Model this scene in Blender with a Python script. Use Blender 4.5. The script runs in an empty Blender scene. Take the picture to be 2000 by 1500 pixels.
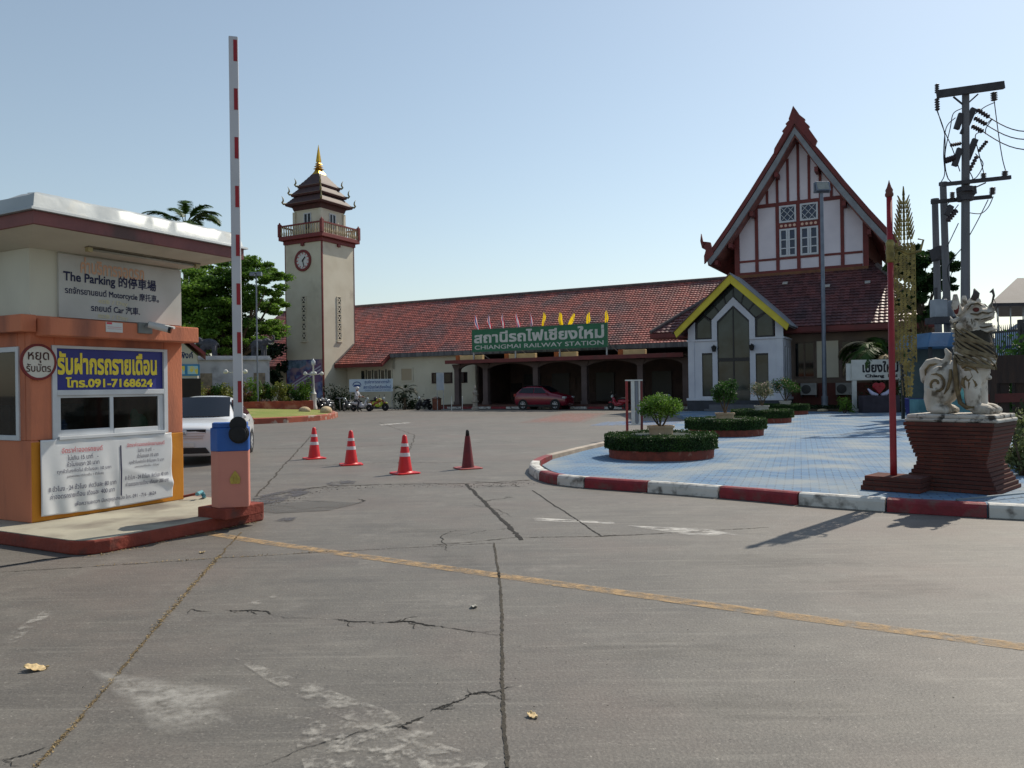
import bpy, bmesh, math, random
import numpy as np
from math import *
from mathutils import Vector, Matrix, Euler, Quaternion
random.seed(7); rng = np.random.default_rng(7)
S = bpy.context.scene; COL = S.collection
# ------------------------------------------------------------------ camera, sky, sun, exposure
FPX, CAMH, ROLL, PITCH = 1540.0, 1.65, atan(.0143), 5/1540.0
cam = bpy.data.objects.new('camera', bpy.data.cameras.new('camera')); COL.objects.link(cam); S.camera = cam
cam.data.sensor_width = 36; cam.data.lens = 36*FPX/2000; cam.data.clip_start = .05; cam.data.clip_end = 3000
cam.location = (0, 0, CAMH)
cam.rotation_mode = 'QUATERNION'
cam.rotation_quaternion = Euler((pi/2+PITCH, 0, 0)).to_quaternion() @ Euler((0, 0, -ROLL)).to_quaternion()
SUN_AZ, SUN_EL = radians(44), radians(46)
SUNV = Vector((sin(SUN_AZ)*cos(SUN_EL), cos(SUN_AZ)*cos(SUN_EL), sin(SUN_EL)))
world = bpy.data.worlds.new('World'); S.world = world; world.use_nodes = True
wn = world.node_tree.nodes; bg = wn['Background']
sky = wn.new('ShaderNodeTexSky'); sky.sky_type = 'NISHITA'; sky.sun_disc = False
sky.sun_elevation = SUN_EL; sky.sun_rotation = SUN_AZ
sky.air_density = 1.3; sky.dust_density = .55; sky.ozone_density = 2.6; sky.altitude = 0
hs_ = wn.new('ShaderNodeHueSaturation'); hs_.inputs['Hue'].default_value = .491; hs_.inputs['Saturation'].default_value = .74; hs_.inputs['Value'].default_value = .95
world.node_tree.links.new(sky.outputs[0], hs_.inputs['Color']); world.node_tree.links.new(hs_.outputs[0], bg.inputs[0]); bg.inputs[1].default_value = .13
sl = bpy.data.lights.new('sun', 'SUN'); sl.energy = 4.8; sl.angle = radians(.5); sl.color = (1, .91, .77)
so = bpy.data.objects.new('sun', sl); COL.objects.link(so); so.rotation_euler = SUNV.to_track_quat('Z', 'Y').to_euler()
S.view_settings.view_transform = 'Standard'; S.view_settings.look = 'None'; S.view_settings.exposure = -.04; S.view_settings.gamma = 1
S.cycles.max_bounces = 6; S.cycles.use_denoising = True

# ------------------------------------------------------------------ placing: from a pixel of the photo to a point of the place
ANG = radians(28.3); UX, UY = cos(ANG), -sin(ANG); VX, VY = sin(ANG), cos(ANG); OX, OY = 0.0, 58.8
def ray(px, py):
    dx = (px-1000)/FPX; dy = (750-py)/FPX
    x = dx*cos(ROLL)+dy*sin(ROLL); z = -dx*sin(ROLL)+dy*cos(ROLL)
    return x, cos(PITCH)-z*sin(PITCH), z*cos(PITCH)+sin(PITCH)
def at(px, py, Y):
    r = ray(px, py); t = Y/r[1]; return Vector((r[0]*t, Y, CAMH+r[2]*t))
def gr(px, py, z=0.0):
    r = ray(px, py); t = (z-CAMH)/r[2]; return Vector((r[0]*t, r[1]*t, z))
def pv(px, py, v):
    r = ray(px, py); t = (v+OX*VX+OY*VY)/(r[0]*VX+r[1]*VY); X, Y = r[0]*t-OX, r[1]*t-OY
    return X*UX+Y*UY, CAMH+r[2]*t
def W(s, v, z=0): return Vector((OX+s*UX+v*VX, OY+s*UY+v*VY, z))

# ------------------------------------------------------------------ materials
def C(r, g, b):
    f = lambda c: ((c/255+.055)/1.055)**2.4 if c > 10 else c/255/12.92
    return (f(r), f(g), f(b), 1)
MATS = {}
def mat(name, c1, c2=None, scale=3, rough=.8, bump=0, bscale=None, metal=0, spec=.4, detail=6, lo=.35, hi=.65, stretch=None, coat=0, c3=None, s3=.6, lo3=.55, hi3=.7):
    if name in MATS: return MATS[name]
    m = bpy.data.materials.new(name); m.use_nodes = True; nt = m.node_tree; N = nt.nodes; L = nt.links
    b = N['Principled BSDF']; b.inputs['Roughness'].default_value = rough; b.inputs['Metallic'].default_value = metal
    b.inputs['Specular IOR Level'].default_value = spec; b.inputs['Coat Weight'].default_value = coat
    b.inputs['Base Color'].default_value = c1; m.diffuse_color = c1
    tc = N.new('ShaderNodeTexCoord'); vec = tc.outputs['Object']
    if stretch:
        mp = N.new('ShaderNodeMapping'); mp.inputs['Scale'].default_value = stretch; L.new(vec, mp.inputs['Vector']); vec = mp.outputs[0]
    def noise(sc, lo, hi, d=detail):
        n = N.new('ShaderNodeTexNoise'); n.inputs['Scale'].default_value = sc; n.inputs['Detail'].default_value = d
        L.new(vec, n.inputs['Vector']); r = N.new('ShaderNodeMapRange'); r.inputs[1].default_value = lo; r.inputs[2].default_value = hi
        L.new(n.outputs['Fac'], r.inputs[0]); return r.outputs[0]
    out = None
    if c2:
        mx = N.new('ShaderNodeMix'); mx.data_type = 'RGBA'; L.new(noise(scale, lo, hi), mx.inputs[0])
        mx.inputs[6].default_value = c1; mx.inputs[7].default_value = c2; out = mx.outputs[2]
    if c3:
        mx = N.new('ShaderNodeMix'); mx.data_type = 'RGBA'; L.new(noise(s3, lo3, hi3), mx.inputs[0])
        if out: L.new(out, mx.inputs[6])
        else: mx.inputs[6].default_value = c1
        mx.inputs[7].default_value = c3; out = mx.outputs[2]
    if out: L.new(out, b.inputs['Base Color'])
    if bump:
        n = N.new('ShaderNodeTexNoise'); n.inputs['Scale'].default_value = bscale or scale*6; n.inputs['Detail'].default_value = 5; L.new(vec, n.inputs['Vector'])
        bp = N.new('ShaderNodeBump'); bp.inputs['Strength'].default_value = bump; bp.inputs['Distance'].default_value = .02
        L.new(n.outputs['Fac'], bp.inputs['Height']); L.new(bp.outputs[0], b.inputs['Normal'])
    MATS[name] = m; return m
def brickmat(name, c1, c2, mortar, w, h, msize=.012, rough=.85, bump=.6, vec='Object', rot=None, dirt=None, offs=.5):
    m = bpy.data.materials.new(name); m.use_nodes = True; nt = m.node_tree; N = nt.nodes; L = nt.links; b = N['Principled BSDF']
    b.inputs['Roughness'].default_value = rough; b.inputs['Specular IOR Level'].default_value = .3
    tc = N.new('ShaderNodeTexCoord'); v = tc.outputs[vec]
    mp = N.new('ShaderNodeMapping'); L.new(v, mp.inputs['Vector'])
    if rot: mp.inputs['Rotation'].default_value = rot
    br = N.new('ShaderNodeTexBrick'); L.new(mp.outputs[0], br.inputs['Vector']); br.offset = offs
    br.inputs['Color1'].default_value = c1; br.inputs['Color2'].default_value = c2; br.inputs['Mortar'].default_value = mortar
    br.inputs['Scale'].default_value = 1; br.inputs['Brick Width'].default_value = w; br.inputs['Row Height'].default_value = h
    br.inputs['Mortar Size'].default_value = msize; br.inputs['Mortar Smooth'].default_value = .3; br.inputs['Bias'].default_value = 0
    out = br.outputs['Color']
    if dirt:
        n = N.new('ShaderNodeTexNoise'); n.inputs['Scale'].default_value = dirt[1]; n.inputs['Detail'].default_value = 8; L.new(v, n.inputs['Vector'])
        r = N.new('ShaderNodeMapRange'); r.inputs[1].default_value = dirt[2]; r.inputs[2].default_value = dirt[3]; L.new(n.outputs['Fac'], r.inputs[0])
        mx = N.new('ShaderNodeMix'); mx.data_type = 'RGBA'; L.new(r.outputs[0], mx.inputs[0]); L.new(out, mx.inputs[6]); mx.inputs[7].default_value = dirt[0]; out = mx.outputs[2]
    L.new(out, b.inputs['Base Color'])
    bp = N.new('ShaderNodeBump'); bp.inputs['Strength'].default_value = bump; bp.inputs['Distance'].default_value = .01; bp.invert = True
    L.new(br.outputs['Fac'], bp.inputs['Height']); L.new(bp.outputs[0], b.inputs['Normal'])
    MATS[name] = m; return m
def leafmat(name, c1, c2, scale=.9, trans=.35, lo=.35, hi=.65):
    m = bpy.data.materials.new(name); m.use_nodes = True; nt = m.node_tree; N = nt.nodes; L = nt.links; b = N['Principled BSDF']
    b.inputs['Roughness'].default_value = .55; b.inputs['Specular IOR Level'].default_value = .25
    tc = N.new('ShaderNodeTexCoord'); n = N.new('ShaderNodeTexNoise'); n.inputs['Scale'].default_value = scale; n.inputs['Detail'].default_value = 6; L.new(tc.outputs['Object'], n.inputs['Vector'])
    r = N.new('ShaderNodeMapRange'); r.inputs[1].default_value = lo; r.inputs[2].default_value = hi; L.new(n.outputs['Fac'], r.inputs[0])
    mx = N.new('ShaderNodeMix'); mx.data_type = 'RGBA'; L.new(r.outputs[0], mx.inputs[0]); mx.inputs[6].default_value = c1; mx.inputs[7].default_value = c2
    L.new(mx.outputs[2], b.inputs['Base Color'])
    t = N.new('ShaderNodeBsdfTranslucent'); L.new(mx.outputs[2], t.inputs['Color']); ms = N.new('ShaderNodeMixShader'); ms.inputs[0].default_value = trans
    L.new(b.outputs[0], ms.inputs[1]); L.new(t.outputs[0], ms.inputs[2]); L.new(ms.outputs[0], N['Material Output'].inputs['Surface']); MATS[name] = m; return m
def wornmat(name, col, scale, lo, hi, stretch=(1, 1, 1), amt=1.0):
    m = bpy.data.materials.new(name); m.use_nodes = True; nt = m.node_tree; N = nt.nodes; L = nt.links; b = N['Principled BSDF']
    b.inputs['Base Color'].default_value = col; b.inputs['Roughness'].default_value = .85
    tc = N.new('ShaderNodeTexCoord'); mp = N.new('ShaderNodeMapping'); mp.inputs['Scale'].default_value = stretch; L.new(tc.outputs['Object'], mp.inputs[0])
    n = N.new('ShaderNodeTexNoise'); n.inputs['Scale'].default_value = scale; n.inputs['Detail'].default_value = 10; n.inputs['Roughness'].default_value = .7; L.new(mp.outputs[0], n.inputs['Vector'])
    r = N.new('ShaderNodeMapRange'); r.inputs[1].default_value = lo; r.inputs[2].default_value = hi; r.inputs[4].default_value = amt; L.new(n.outputs['Fac'], r.inputs[0])
    f = r.outputs[0]
    at_ = N.new('ShaderNodeAttribute'); at_.attribute_name = 'edge'; mu = N.new('ShaderNodeMath'); mu.operation = 'MULTIPLY'; L.new(at_.outputs['Fac'], mu.inputs[1]); L.new(f, mu.inputs[0])
    t = N.new('ShaderNodeBsdfTransparent'); ms = N.new('ShaderNodeMixShader'); L.new(mu.outputs[0], ms.inputs[0]); L.new(t.outputs[0], ms.inputs[1]); L.new(b.outputs[0], ms.inputs[2])
    L.new(ms.outputs[0], N['Material Output'].inputs['Surface']); MATS[name] = m; return m

# ------------------------------------------------------------------ meshes
class MB:
    def __init__(s): s.v = []; s.f = []; s.m = []; s.mi = 0; s.M = None
    def add(s, vs, fs):
        n = len(s.v)
        s.v += [tuple(s.M @ Vector(p)) for p in vs] if s.M else [tuple(p) for p in vs]
        s.f += [tuple(i+n for i in f) for f in fs]; s.m += [s.mi]*len(fs); return s
    def box(s, x0, x1, y0, y1, z0, z1):
        return s.add([(x0,y0,z0),(x1,y0,z0),(x1,y1,z0),(x0,y1,z0),(x0,y0,z1),(x1,y0,z1),(x1,y1,z1),(x0,y1,z1)],
                     [(0,3,2,1),(4,5,6,7),(0,1,5,4),(1,2,6,5),(2,3,7,6),(3,0,4,7)])
    def frustum(s, x, y, z0, z1, a0, b0, a1, b1):
        return s.add([(x-a0,y-b0,z0),(x+a0,y-b0,z0),(x+a0,y+b0,z0),(x-a0,y+b0,z0),(x-a1,y-b1,z1),(x+a1,y-b1,z1),(x+a1,y+b1,z1),(x-a1,y+b1,z1)],
                     [(0,3,2,1),(4,5,6,7),(0,1,5,4),(1,2,6,5),(2,3,7,6),(3,0,4,7)])
    def prism(s, poly, axis, c0, c1):
        n = len(poly)
        def P(a, b, c): return (c, a, b) if axis == 'x' else (a, c, b) if axis == 'y' else (a, b, c)
        return s.add([P(a, b, c0) for a, b in poly]+[P(a, b, c1) for a, b in poly],
                     [tuple(range(n))[::-1], tuple(range(n, 2*n))]+[(i, (i+1) % n, n+(i+1) % n, n+i) for i in range(n)])
    def tube(s, pts, r, n=8, caps=True, sq=1.0):
        pts = [Vector(p) for p in pts]; rr = r if isinstance(r, (list, tuple)) else [r]*len(pts); vs = []; fs = []; prev = None
        for i, p in enumerate(pts):
            d = (pts[min(i+1, len(pts)-1)]-pts[max(i-1, 0)]).normalized()
            if prev is None: a = d.cross(Vector((0, 0, 1))) if abs(d.z) < .95 else d.cross(Vector((0, 1, 0)))
            else: a = prev-d*prev.dot(d)
            a.normalize(); prev = a; b = d.cross(a)
            for k in range(n): t = 2*pi*k/n; vs.append(p+(a*cos(t)+b*sin(t)*sq)*rr[i])
        m = len(pts)
        for i in range(m-1):
            for k in range(n): fs.append((i*n+k, i*n+(k+1) % n, (i+1)*n+(k+1) % n, (i+1)*n+k))
        if caps: fs += [tuple(range(n))[::-1], tuple(range((m-1)*n, m*n))]
        return s.add(vs, fs)
    def bar(s, a, b, w, h=None):
        a, b = Vector(a), Vector(b); h = h or w; d = (b-a).normalized(); u = d.cross(Vector((0, 0, 1))) if abs(d.z) < .99 else Vector((1, 0, 0))
        u.normalize(); q = u.cross(d); vs = [p+u*i*w/2+q*j*h/2 for p in (a, b) for i, j in ((-1,-1),(1,-1),(1,1),(-1,1))]
        return s.add(vs, [(0,3,2,1),(4,5,6,7),(0,1,5,4),(1,2,6,5),(2,3,7,6),(3,0,4,7)])
    def lathe(s, prof, x=0, y=0, z=0, n=20, sx=1, sy=1):
        vs = [(x+r*cos(2*pi*k/n)*sx, y+r*sin(2*pi*k/n)*sy, z+h) for r, h in prof for k in range(n)]; fs = []
        for i in range(len(prof)-1):
            for k in range(n): fs.append((i*n+k, i*n+(k+1) % n, (i+1)*n+(k+1) % n, (i+1)*n+k))
        fs += [tuple(range(n))[::-1], tuple(range((len(prof)-1)*n, len(prof)*n))]
        return s.add(vs, fs)
    def ell(s, c, r, n=14, m=8, rot=None):
        vs = []; fs = []; R = rot or Matrix.Identity(3); c = Vector(c); r = r if isinstance(r, (tuple, list)) else (r, r, r)
        for i in range(m+1):
            for k in range(n):
                a = pi*i/m; b = 2*pi*k/n; vs.append(c+R @ Vector((r[0]*sin(a)*cos(b), r[1]*sin(a)*sin(b), r[2]*cos(a))))
        for i in range(m):
            for k in range(n): fs.append((i*n+k, (i+1)*n+k, (i+1)*n+(k+1) % n, i*n+(k+1) % n))
        return s.add(vs, fs)
    def sweep(s, path, prof, closed=False, mats=None):
        P = [Vector((p[0], p[1], p[2] if len(p) > 2 else 0)) for p in path]; n = len(P); k = len(prof); vs = []; fs = []; ms = []
        for i in range(n):
            a = P[i]-P[i-1] if (i or closed) else P[1]-P[0]; b = P[(i+1) % n]-P[i] if (i < n-1 or closed) else a
            a.z = b.z = 0; a.normalize(); b.normalize(); t = (a+b).normalized(); nn = Vector((-t.y, t.x, 0)); sc = 1/max(.5, t.dot(b))
            vs += [P[i]+nn*o*sc+Vector((0, 0, h)) for o, h in prof]
        for i in range(n if closed else n-1):
            j = (i+1) % n
            for q in range(k): fs.append((i*k+q, j*k+q, j*k+(q+1) % k, i*k+(q+1) % k)); ms.append(mats[i] if mats else s.mi)
        if not closed: fs += [tuple(range(k))[::-1], tuple(range((n-1)*k, n*k))]; ms += [mats[0] if mats else s.mi, mats[-1] if mats else s.mi]
        s.add(vs, fs); s.m[-len(ms):] = ms; return s
    def grid(s, fn, nu, nv):
        return s.add([fn(i/nu, j/nv) for j in range(nv+1) for i in range(nu+1)],
                     [(j*(nu+1)+i, j*(nu+1)+i+1, (j+1)*(nu+1)+i+1, (j+1)*(nu+1)+i) for j in range(nv) for i in range(nu)])
    def build(s, name, mats, parent=None, smooth=False, bevel=0, fix=True, sub=0, autosm=None):
        me = bpy.data.meshes.new(name); me.from_pydata(s.v, [], s.f)
        mats = mats if isinstance(mats, (list, tuple)) else [mats]
        for m in mats: me.materials.append(m)
        if len(mats) > 1: me.polygons.foreach_set('material_index', s.m)
        if fix:
            bm = bmesh.new(); bm.from_mesh(me); bmesh.ops.recalc_face_normals(bm, faces=bm.faces); bm.to_mesh(me); bm.free()
        o = bpy.data.objects.new(name, me); COL.objects.link(o)
        if parent: o.parent = parent
        if smooth: me.polygons.foreach_set('use_smooth', [True]*len(me.polygons))
        if bevel:
            b = o.modifiers.new('b', 'BEVEL'); b.width = bevel; b.segments = 2; b.limit_method = 'ANGLE'; b.angle_limit = radians(40)
        if sub:
            b = o.modifiers.new('s', 'SUBSURF'); b.levels = b.render_levels = sub
        if smooth and autosm:
            me.set_sharp_from_angle(angle=radians(autosm))
        return o
def thing(name, label, cat, loc=(0, 0, 0), rz=0, group=None):
    o = bpy.data.objects.new(name, None); COL.objects.link(o); o.location = loc; o.rotation_euler = (0, 0, rz); o.empty_display_size = .1
    return tag(o, label, cat, group)
def tag(o, label=None, cat=None, group=None, kind=None):
    if label: o['label'] = label
    if cat: o['category'] = cat
    if group: o['group'] = group
    if kind: o['kind'] = kind
    return o
def struct(o): o['kind'] = 'structure'; return o
KIDS = {}
def copy_tree(o, parent=None):
    c = o.copy(); COL.objects.link(c)
    if parent: c.parent = parent
    for ch in list(o.children): copy_tree(ch, c)
    return c
def leaves(name, P, size, m, parent=None, flat=0.0, aspect=.5, seed=1, dirs=None):
    """many leaf-sized four-cornered faces at points P"""
    g = np.random.default_rng(seed); P = np.asarray(P, float); n = len(P)
    d = g.normal(size=(n, 3)) if dirs is None else dirs+g.normal(size=(n, 3))*.35
    d[:, 2] *= (1-flat); d /= np.linalg.norm(d, axis=1)[:, None]+1e-9
    q = g.normal(size=(n, 3)); w = np.cross(d, q); w /= np.linalg.norm(w, axis=1)[:, None]+1e-9
    if flat:
        w[:, 2] *= (1-flat); w /= np.linalg.norm(w, axis=1)[:, None]+1e-9
    sz = size*g.uniform(.6, 1.35, n)[:, None]
    v = np.stack([P-d*sz, P+w*sz*aspect-d*sz*.1, P+d*sz, P-w*sz*aspect-d*sz*.1], 1).reshape(-1, 3)
    me = bpy.data.meshes.new(name); me.vertices.add(4*n); me.vertices.foreach_set('co', v.ravel())
    me.loops.add(4*n); me.loops.foreach_set('vertex_index', np.arange(4*n)); me.polygons.add(n)
    me.polygons.foreach_set('loop_start', np.arange(0, 4*n, 4)); me.update(calc_edges=True); me.validate(); me.materials.append(m)
    o = bpy.data.objects.new(name, me); COL.objects.link(o)
    if parent: o.parent = parent
    return o
def blob(c, r, n, g, shell=.45):
    d = g.normal(size=(n, 3)); d /= np.linalg.norm(d, axis=1)[:, None]
    return np.asarray(c)+d*np.asarray(r)*(g.uniform(0, 1, n)**shell)[:, None]
# ---- writing: outlines of the built-in font filled row by row
def outlines(body, bold=0):
    c = bpy.data.curves.new('text', 'FONT'); c.body = body; c.size = 1; c.fill_mode = 'NONE'; c.resolution_u = 4
    o = bpy.data.objects.new('text', c); COL.objects.link(o); dg = bpy.context.evaluated_depsgraph_get(); dg.update()
    me = bpy.data.meshes.new_from_object(o.evaluated_get(dg)); e = [(me.vertices[a].co.copy(), me.vertices[b].co.copy()) for a, b in (x.vertices for x in me.edges)]
    # edges come in order along each outline: restore the direction
    adj = {}
    seq = [tuple(x.vertices) for x in me.edges]
    for a, b in seq: adj.setdefault(a, []).append(b); adj.setdefault(b, []).append(a)
    seen = set(); out = []; V = [v.co.copy() for v in me.vertices]
    for st in range(len(V)):
        if st in seen or st not in adj: continue
        loop = [st]; seen.add(st); nx = st+1 if st+1 in adj[st] else adj[st][0]
        while nx not in seen:
            loop.append(nx); seen.add(nx); c2 = [k for k in adj[nx] if k not in seen]
            if not c2: break
            nx = c2[0]
        out += [(V[loop[i]], V[loop[(i+1) % len(loop)]]) for i in range(len(loop))]
    bpy.data.objects.remove(o); bpy.data.curves.remove(c); bpy.data.meshes.remove(me)
    return out
OUT = {}
def lettering(body, x0, x1, z0, z1, M, m, parent, bold=.0, rows=44, warp=None, name='lettering', keep=None, label=None):
    """body fitted into x0..x1, z0..z1 of a sheet that faces -y, placed by M (Matrix); keep = aspect-preserving alignment"""
    E_ = OUT.get(body) or OUT.setdefault(body, outlines(body))
    xs = [p.x for e in E_ for p in e]; ys = [p.y for e in E_ for p in e]; bx0, bx1, by0, by1 = min(xs)-bold, max(xs)+bold, min(ys)-bold, max(ys)+bold
    sx, sz = (x1-x0)/(bx1-bx0), (z1-z0)/(by1-by0)
    if keep:
        k = min(sx, sz); ox = {'c': (x0+x1)/2-(bx1-bx0)*k/2, 'l': x0, 'r': x1-(bx1-bx0)*k}[keep]; z0 = (z0+z1)/2-(by1-by0)*k/2; x0 = ox; sx = sz = k
    dy = (by1-by0)/rows; vs = []; fs = []
    def spans(y):
        cr = []
        for a, b in E_:
            if (a.y <= y) != (b.y <= y): cr.append((a.x+(y-a.y)/(b.y-a.y)*(b.x-a.x), 1 if b.y > a.y else -1))
        cr.sort(); w = 0; sp = []
        for x, d in cr:
            if w == 0: st = x
            w += d
            if w == 0: sp.append((st-bold, x+bold))
        return sp
    for r in range(rows):
        y = by0+(r+.5)*dy; sp = spans(y)
        if bold: sp += spans(y-bold)+spans(y+bold)
        sp.sort(); mg = []
        for a, b in sp:
            if mg and a <= mg[-1][1]: mg[-1][1] = max(mg[-1][1], b)
            else: mg.append([a, b])
        for a, b in mg:
            X0, X1, Z0, Z1 = x0+(a-bx0)*sx, x0+(b-bx0)*sx, z0+(y-dy/2-by0)*sz, z0+(y+dy/2-by0)*sz
            q = [(X0, Z0), (X1, Z0), (X1, Z1), (X0, Z1)]; n = len(vs)
            vs += [tuple(M @ Vector((u, warp(u, w_) if warp else 0, w_))) for u, w_ in q]; fs.append((n, n+1, n+2, n+3))
    me = bpy.data.meshes.new(name); me.from_pydata(vs, [], fs); me.materials.append(m)
    o = bpy.data.objects.new(name, me); COL.objects.link(o); o.parent = parent
    if label: o['label'] = label
    return o
def T(x, y, z, rz=0): return Matrix.Translation((x, y, z)) @ Matrix.Rotation(rz, 4, 'Z')
# ------------------------------------------------------------------ shared materials
white = mat('white_paint', C(205,205,200), C(188,188,184), 2.5, .5, .05)
greymetal = mat('grey_metal', C(150,155,160), C(128,132,138), 4, .4, .05, metal=.6)
darkmetal = mat('dark_metal', C(52,52,55), C(38,38,40), 5, .5, .1)
blackrub = mat('black_rubber', C(22,22,24), C(30,30,31), 8, .7, .1)
maroon = mat('maroon_paint', C(112,48,46), C(96,42,42), 2, .6, .15, c3=C(82,52,48), s3=1.2, lo3=.6, hi3=.75)
cream = mat('cream_render', C(210,203,184), C(200,192,172), .8, .85, .12, bscale=30, c3=C(176,166,148), s3=.7, lo3=.6, hi3=.85)
glassd = mat('dark_glass', C(18,22,24), None, rough=.04, spec=.25)
red = mat('red_paint', C(158,30,40), C(138,28,36), 3, .5, .08)
ink = mat('navy_ink', C(28,30,66), rough=.6); redink = mat('red_ink', C(190,60,76), rough=.6)
trunkm = mat('bark', C(92,78,62), C(62,52,42), 6, .9, .6, stretch=(1, 1, .3))
soil = mat('soil', C(92,74,56), C(70,58,44), 5, .95, .4)
concrete = mat('concrete', C(150,146,138), C(128,124,116), 2, .85, .2, c3=C(98,95,90), s3=1.5)

# ------------------------------------------------------------------ ground
def ground_material():
    m = bpy.data.materials.new('yard_concrete'); m.use_nodes = True; nt = m.node_tree; N = nt.nodes; L = nt.links; b = N['Principled BSDF']
    b.inputs['Roughness'].default_value = .66; b.inputs['Specular IOR Level'].default_value = .5
    tc = N.new('ShaderNodeTexCoord'); o = tc.outputs['Object']
    def nz(sc, lo, hi, d=8, st=None, rz=0, rough=.6, a=0.0, bb=1.0):
        mp = N.new('ShaderNodeMapping'); L.new(o, mp.inputs[0]); mp.inputs['Scale'].default_value = st or (1, 1, 1)
        if rz:
            mp.inputs['Rotation'].default_value = (0, 0, rz)
        n = N.new('ShaderNodeTexNoise'); n.inputs['Scale'].default_value = sc; n.inputs['Detail'].default_value = d; n.inputs['Roughness'].default_value = rough; L.new(mp.outputs[0], n.inputs['Vector'])
        r = N.new('ShaderNodeMapRange'); r.inputs[1].default_value = lo; r.inputs[2].default_value = hi; r.inputs[3].default_value = a; r.inputs[4].default_value = bb; L.new(n.outputs['Fac'], r.inputs[0]); return r.outputs[0]
    def mix(f, a, c, mode='MIX'):
        x = N.new('ShaderNodeMix'); x.data_type = 'RGBA'; x.blend_type = mode; L.new(f, x.inputs[0]) if not isinstance(f, float) else setattr(x.inputs[0], 'default_value', f)
        for s, v in ((6, a), (7, c)):
            if isinstance(v, tuple): x.inputs[s].default_value = v
            else: L.new(v, x.inputs[s])
        return x.outputs[2]
    c = mix(nz(.22, .35, .65), C(108,104,97), C(92,88,82))
    c = mix(nz(.5, .5, .72, a=0, bb=.7), c, C(108,98,92))               # pinkish wear
    c = mix(nz(.9, .48, .72, d=10, st=(1, 2.2, 1), rz=-ANG, bb=.8), c, C(76,73,70))      # dirt
    c = mix(nz(6, .42, .7, d=8, bb=.55), c, C(86,82,78))
    c = mix(nz(1.2, .5, .75, d=8, st=(.6, 14, 1), rz=ANG*.35, bb=.32), c, C(84,82,78))     # broom streaks
    c = mix(nz(2.2, .47, .66, d=12, rough=.78, bb=.62), c, C(76,73,69))
    c = mix(nz(1.1, .53, .68, d=13, rough=.78, bb=.6), c, C(136,131,123))
    c = mix(nz(1.6, .5, .72, d=10, st=(.35, 5, 1), rz=ANG*.4, rough=.7, bb=.5), c, C(80,78,74))
    c = mix(nz(1.9, .53, .72, d=10, st=(.4, 7, 1), rz=ANG*.4, rough=.7, bb=.5), c, C(132,128,120))
    c = mix(nz(.35, .5, .7, d=5, bb=.55), c, C(104,90,84))
    c = mix(nz(48, .52, .72, d=3, bb=.32), c, C(150,145,137))             # pale grains
    c = mix(nz(70, .54, .72, d=2, bb=.42), c, C(62,60,57))                 # dark grains
    c = mix(nz(15, .6, .72, d=4, bb=.5), c, C(92,89,84))
    c = mix(nz(26, .62, .68, d=5, rough=.7, bb=.75), c, C(60,57,53))
    c = mix(nz(30, .64, .7, d=4, rough=.7, bb=.6), c, C(176,170,160))
    L.new(c, b.inputs['Base Color'])
    n = N.new('ShaderNodeTexNoise'); n.inputs['Scale'].default_value = 55; n.inputs['Detail'].default_value = 6; L.new(o, n.inputs['Vector'])
    bp = N.new('ShaderNodeBump'); bp.inputs['Strength'].default_value = .32; bp.inputs['Distance'].default_value = .012; L.new(n.outputs['Fac'], bp.inputs['Height']); L.new(bp.outputs[0], b.inputs['Normal'])
    return m
g = MB(); g.add([(-600,-200,0),(600,-200,0),(600,1200,0),(-600,1200,0)], [(0,1,2,3)]); struct(g.build('ground', ground_material()))
jointm = mat('joint_dirt', C(48,45,41), C(74,68,58), 14, .95, .5, lo=.3, hi=.7)
drym = mat('joint_dry_grass', C(122,104,74), C(62,56,46), 18, .95, .8, lo=.3, hi=.7)
crackm = mat('crack_dark', C(30,28,26), C(40,38,35), 20, .95)
def strip(name, pts, w, m, jag=.0, step=.05, z=.004, wv=.5, seed=1, taper=False):
    g = np.random.default_rng(seed); P = [Vector((p[0], p[1], 0)) for p in pts]; Q = []
    for a, b in zip(P[:-1], P[1:]):
        n = max(1, int((b-a).length/step)); d = (b-a).normalized(); nn = Vector((-d.y, d.x, 0))
        for i in range(n): Q.append((a+(b-a)*i/n, nn))
    Q.append((P[-1], nn)); vs = []; fs = []; off = 0; n = len(Q)
    for i, (p, nn) in enumerate(Q):
        off = off*.8+g.normal()*jag; ww = w*(1+g.uniform(-wv, wv))/2
        if taper: ww *= max(.08, sin(pi*i/max(1, n-1)))*1.2 if taper is True else 1
        vs += [p+nn*(off+ww)+Vector((0, 0, z)), p+nn*(off-ww)+Vector((0, 0, z))]
    fs = [(2*i, 2*i+1, 2*i+3, 2*i+2) for i in range(n-1)]
    b = MB(); b.add(vs, fs); return struct(b.build(name, m))
G = lambda l: [gr(*p)[:2] for p in l]
def frac(pts, amp, lev, g):
    P = [Vector((p[0], p[1])) for p in pts]
    for k in range(lev):
        Q = [P[0]]
        for a_, c_ in zip(P[:-1], P[1:]):
            d = c_-a_; n = Vector((-d.y, d.x)); Q += [(a_+c_)/2+n*g.normal()*amp, c_]
        P = Q; amp *= .85
    return P
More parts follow.
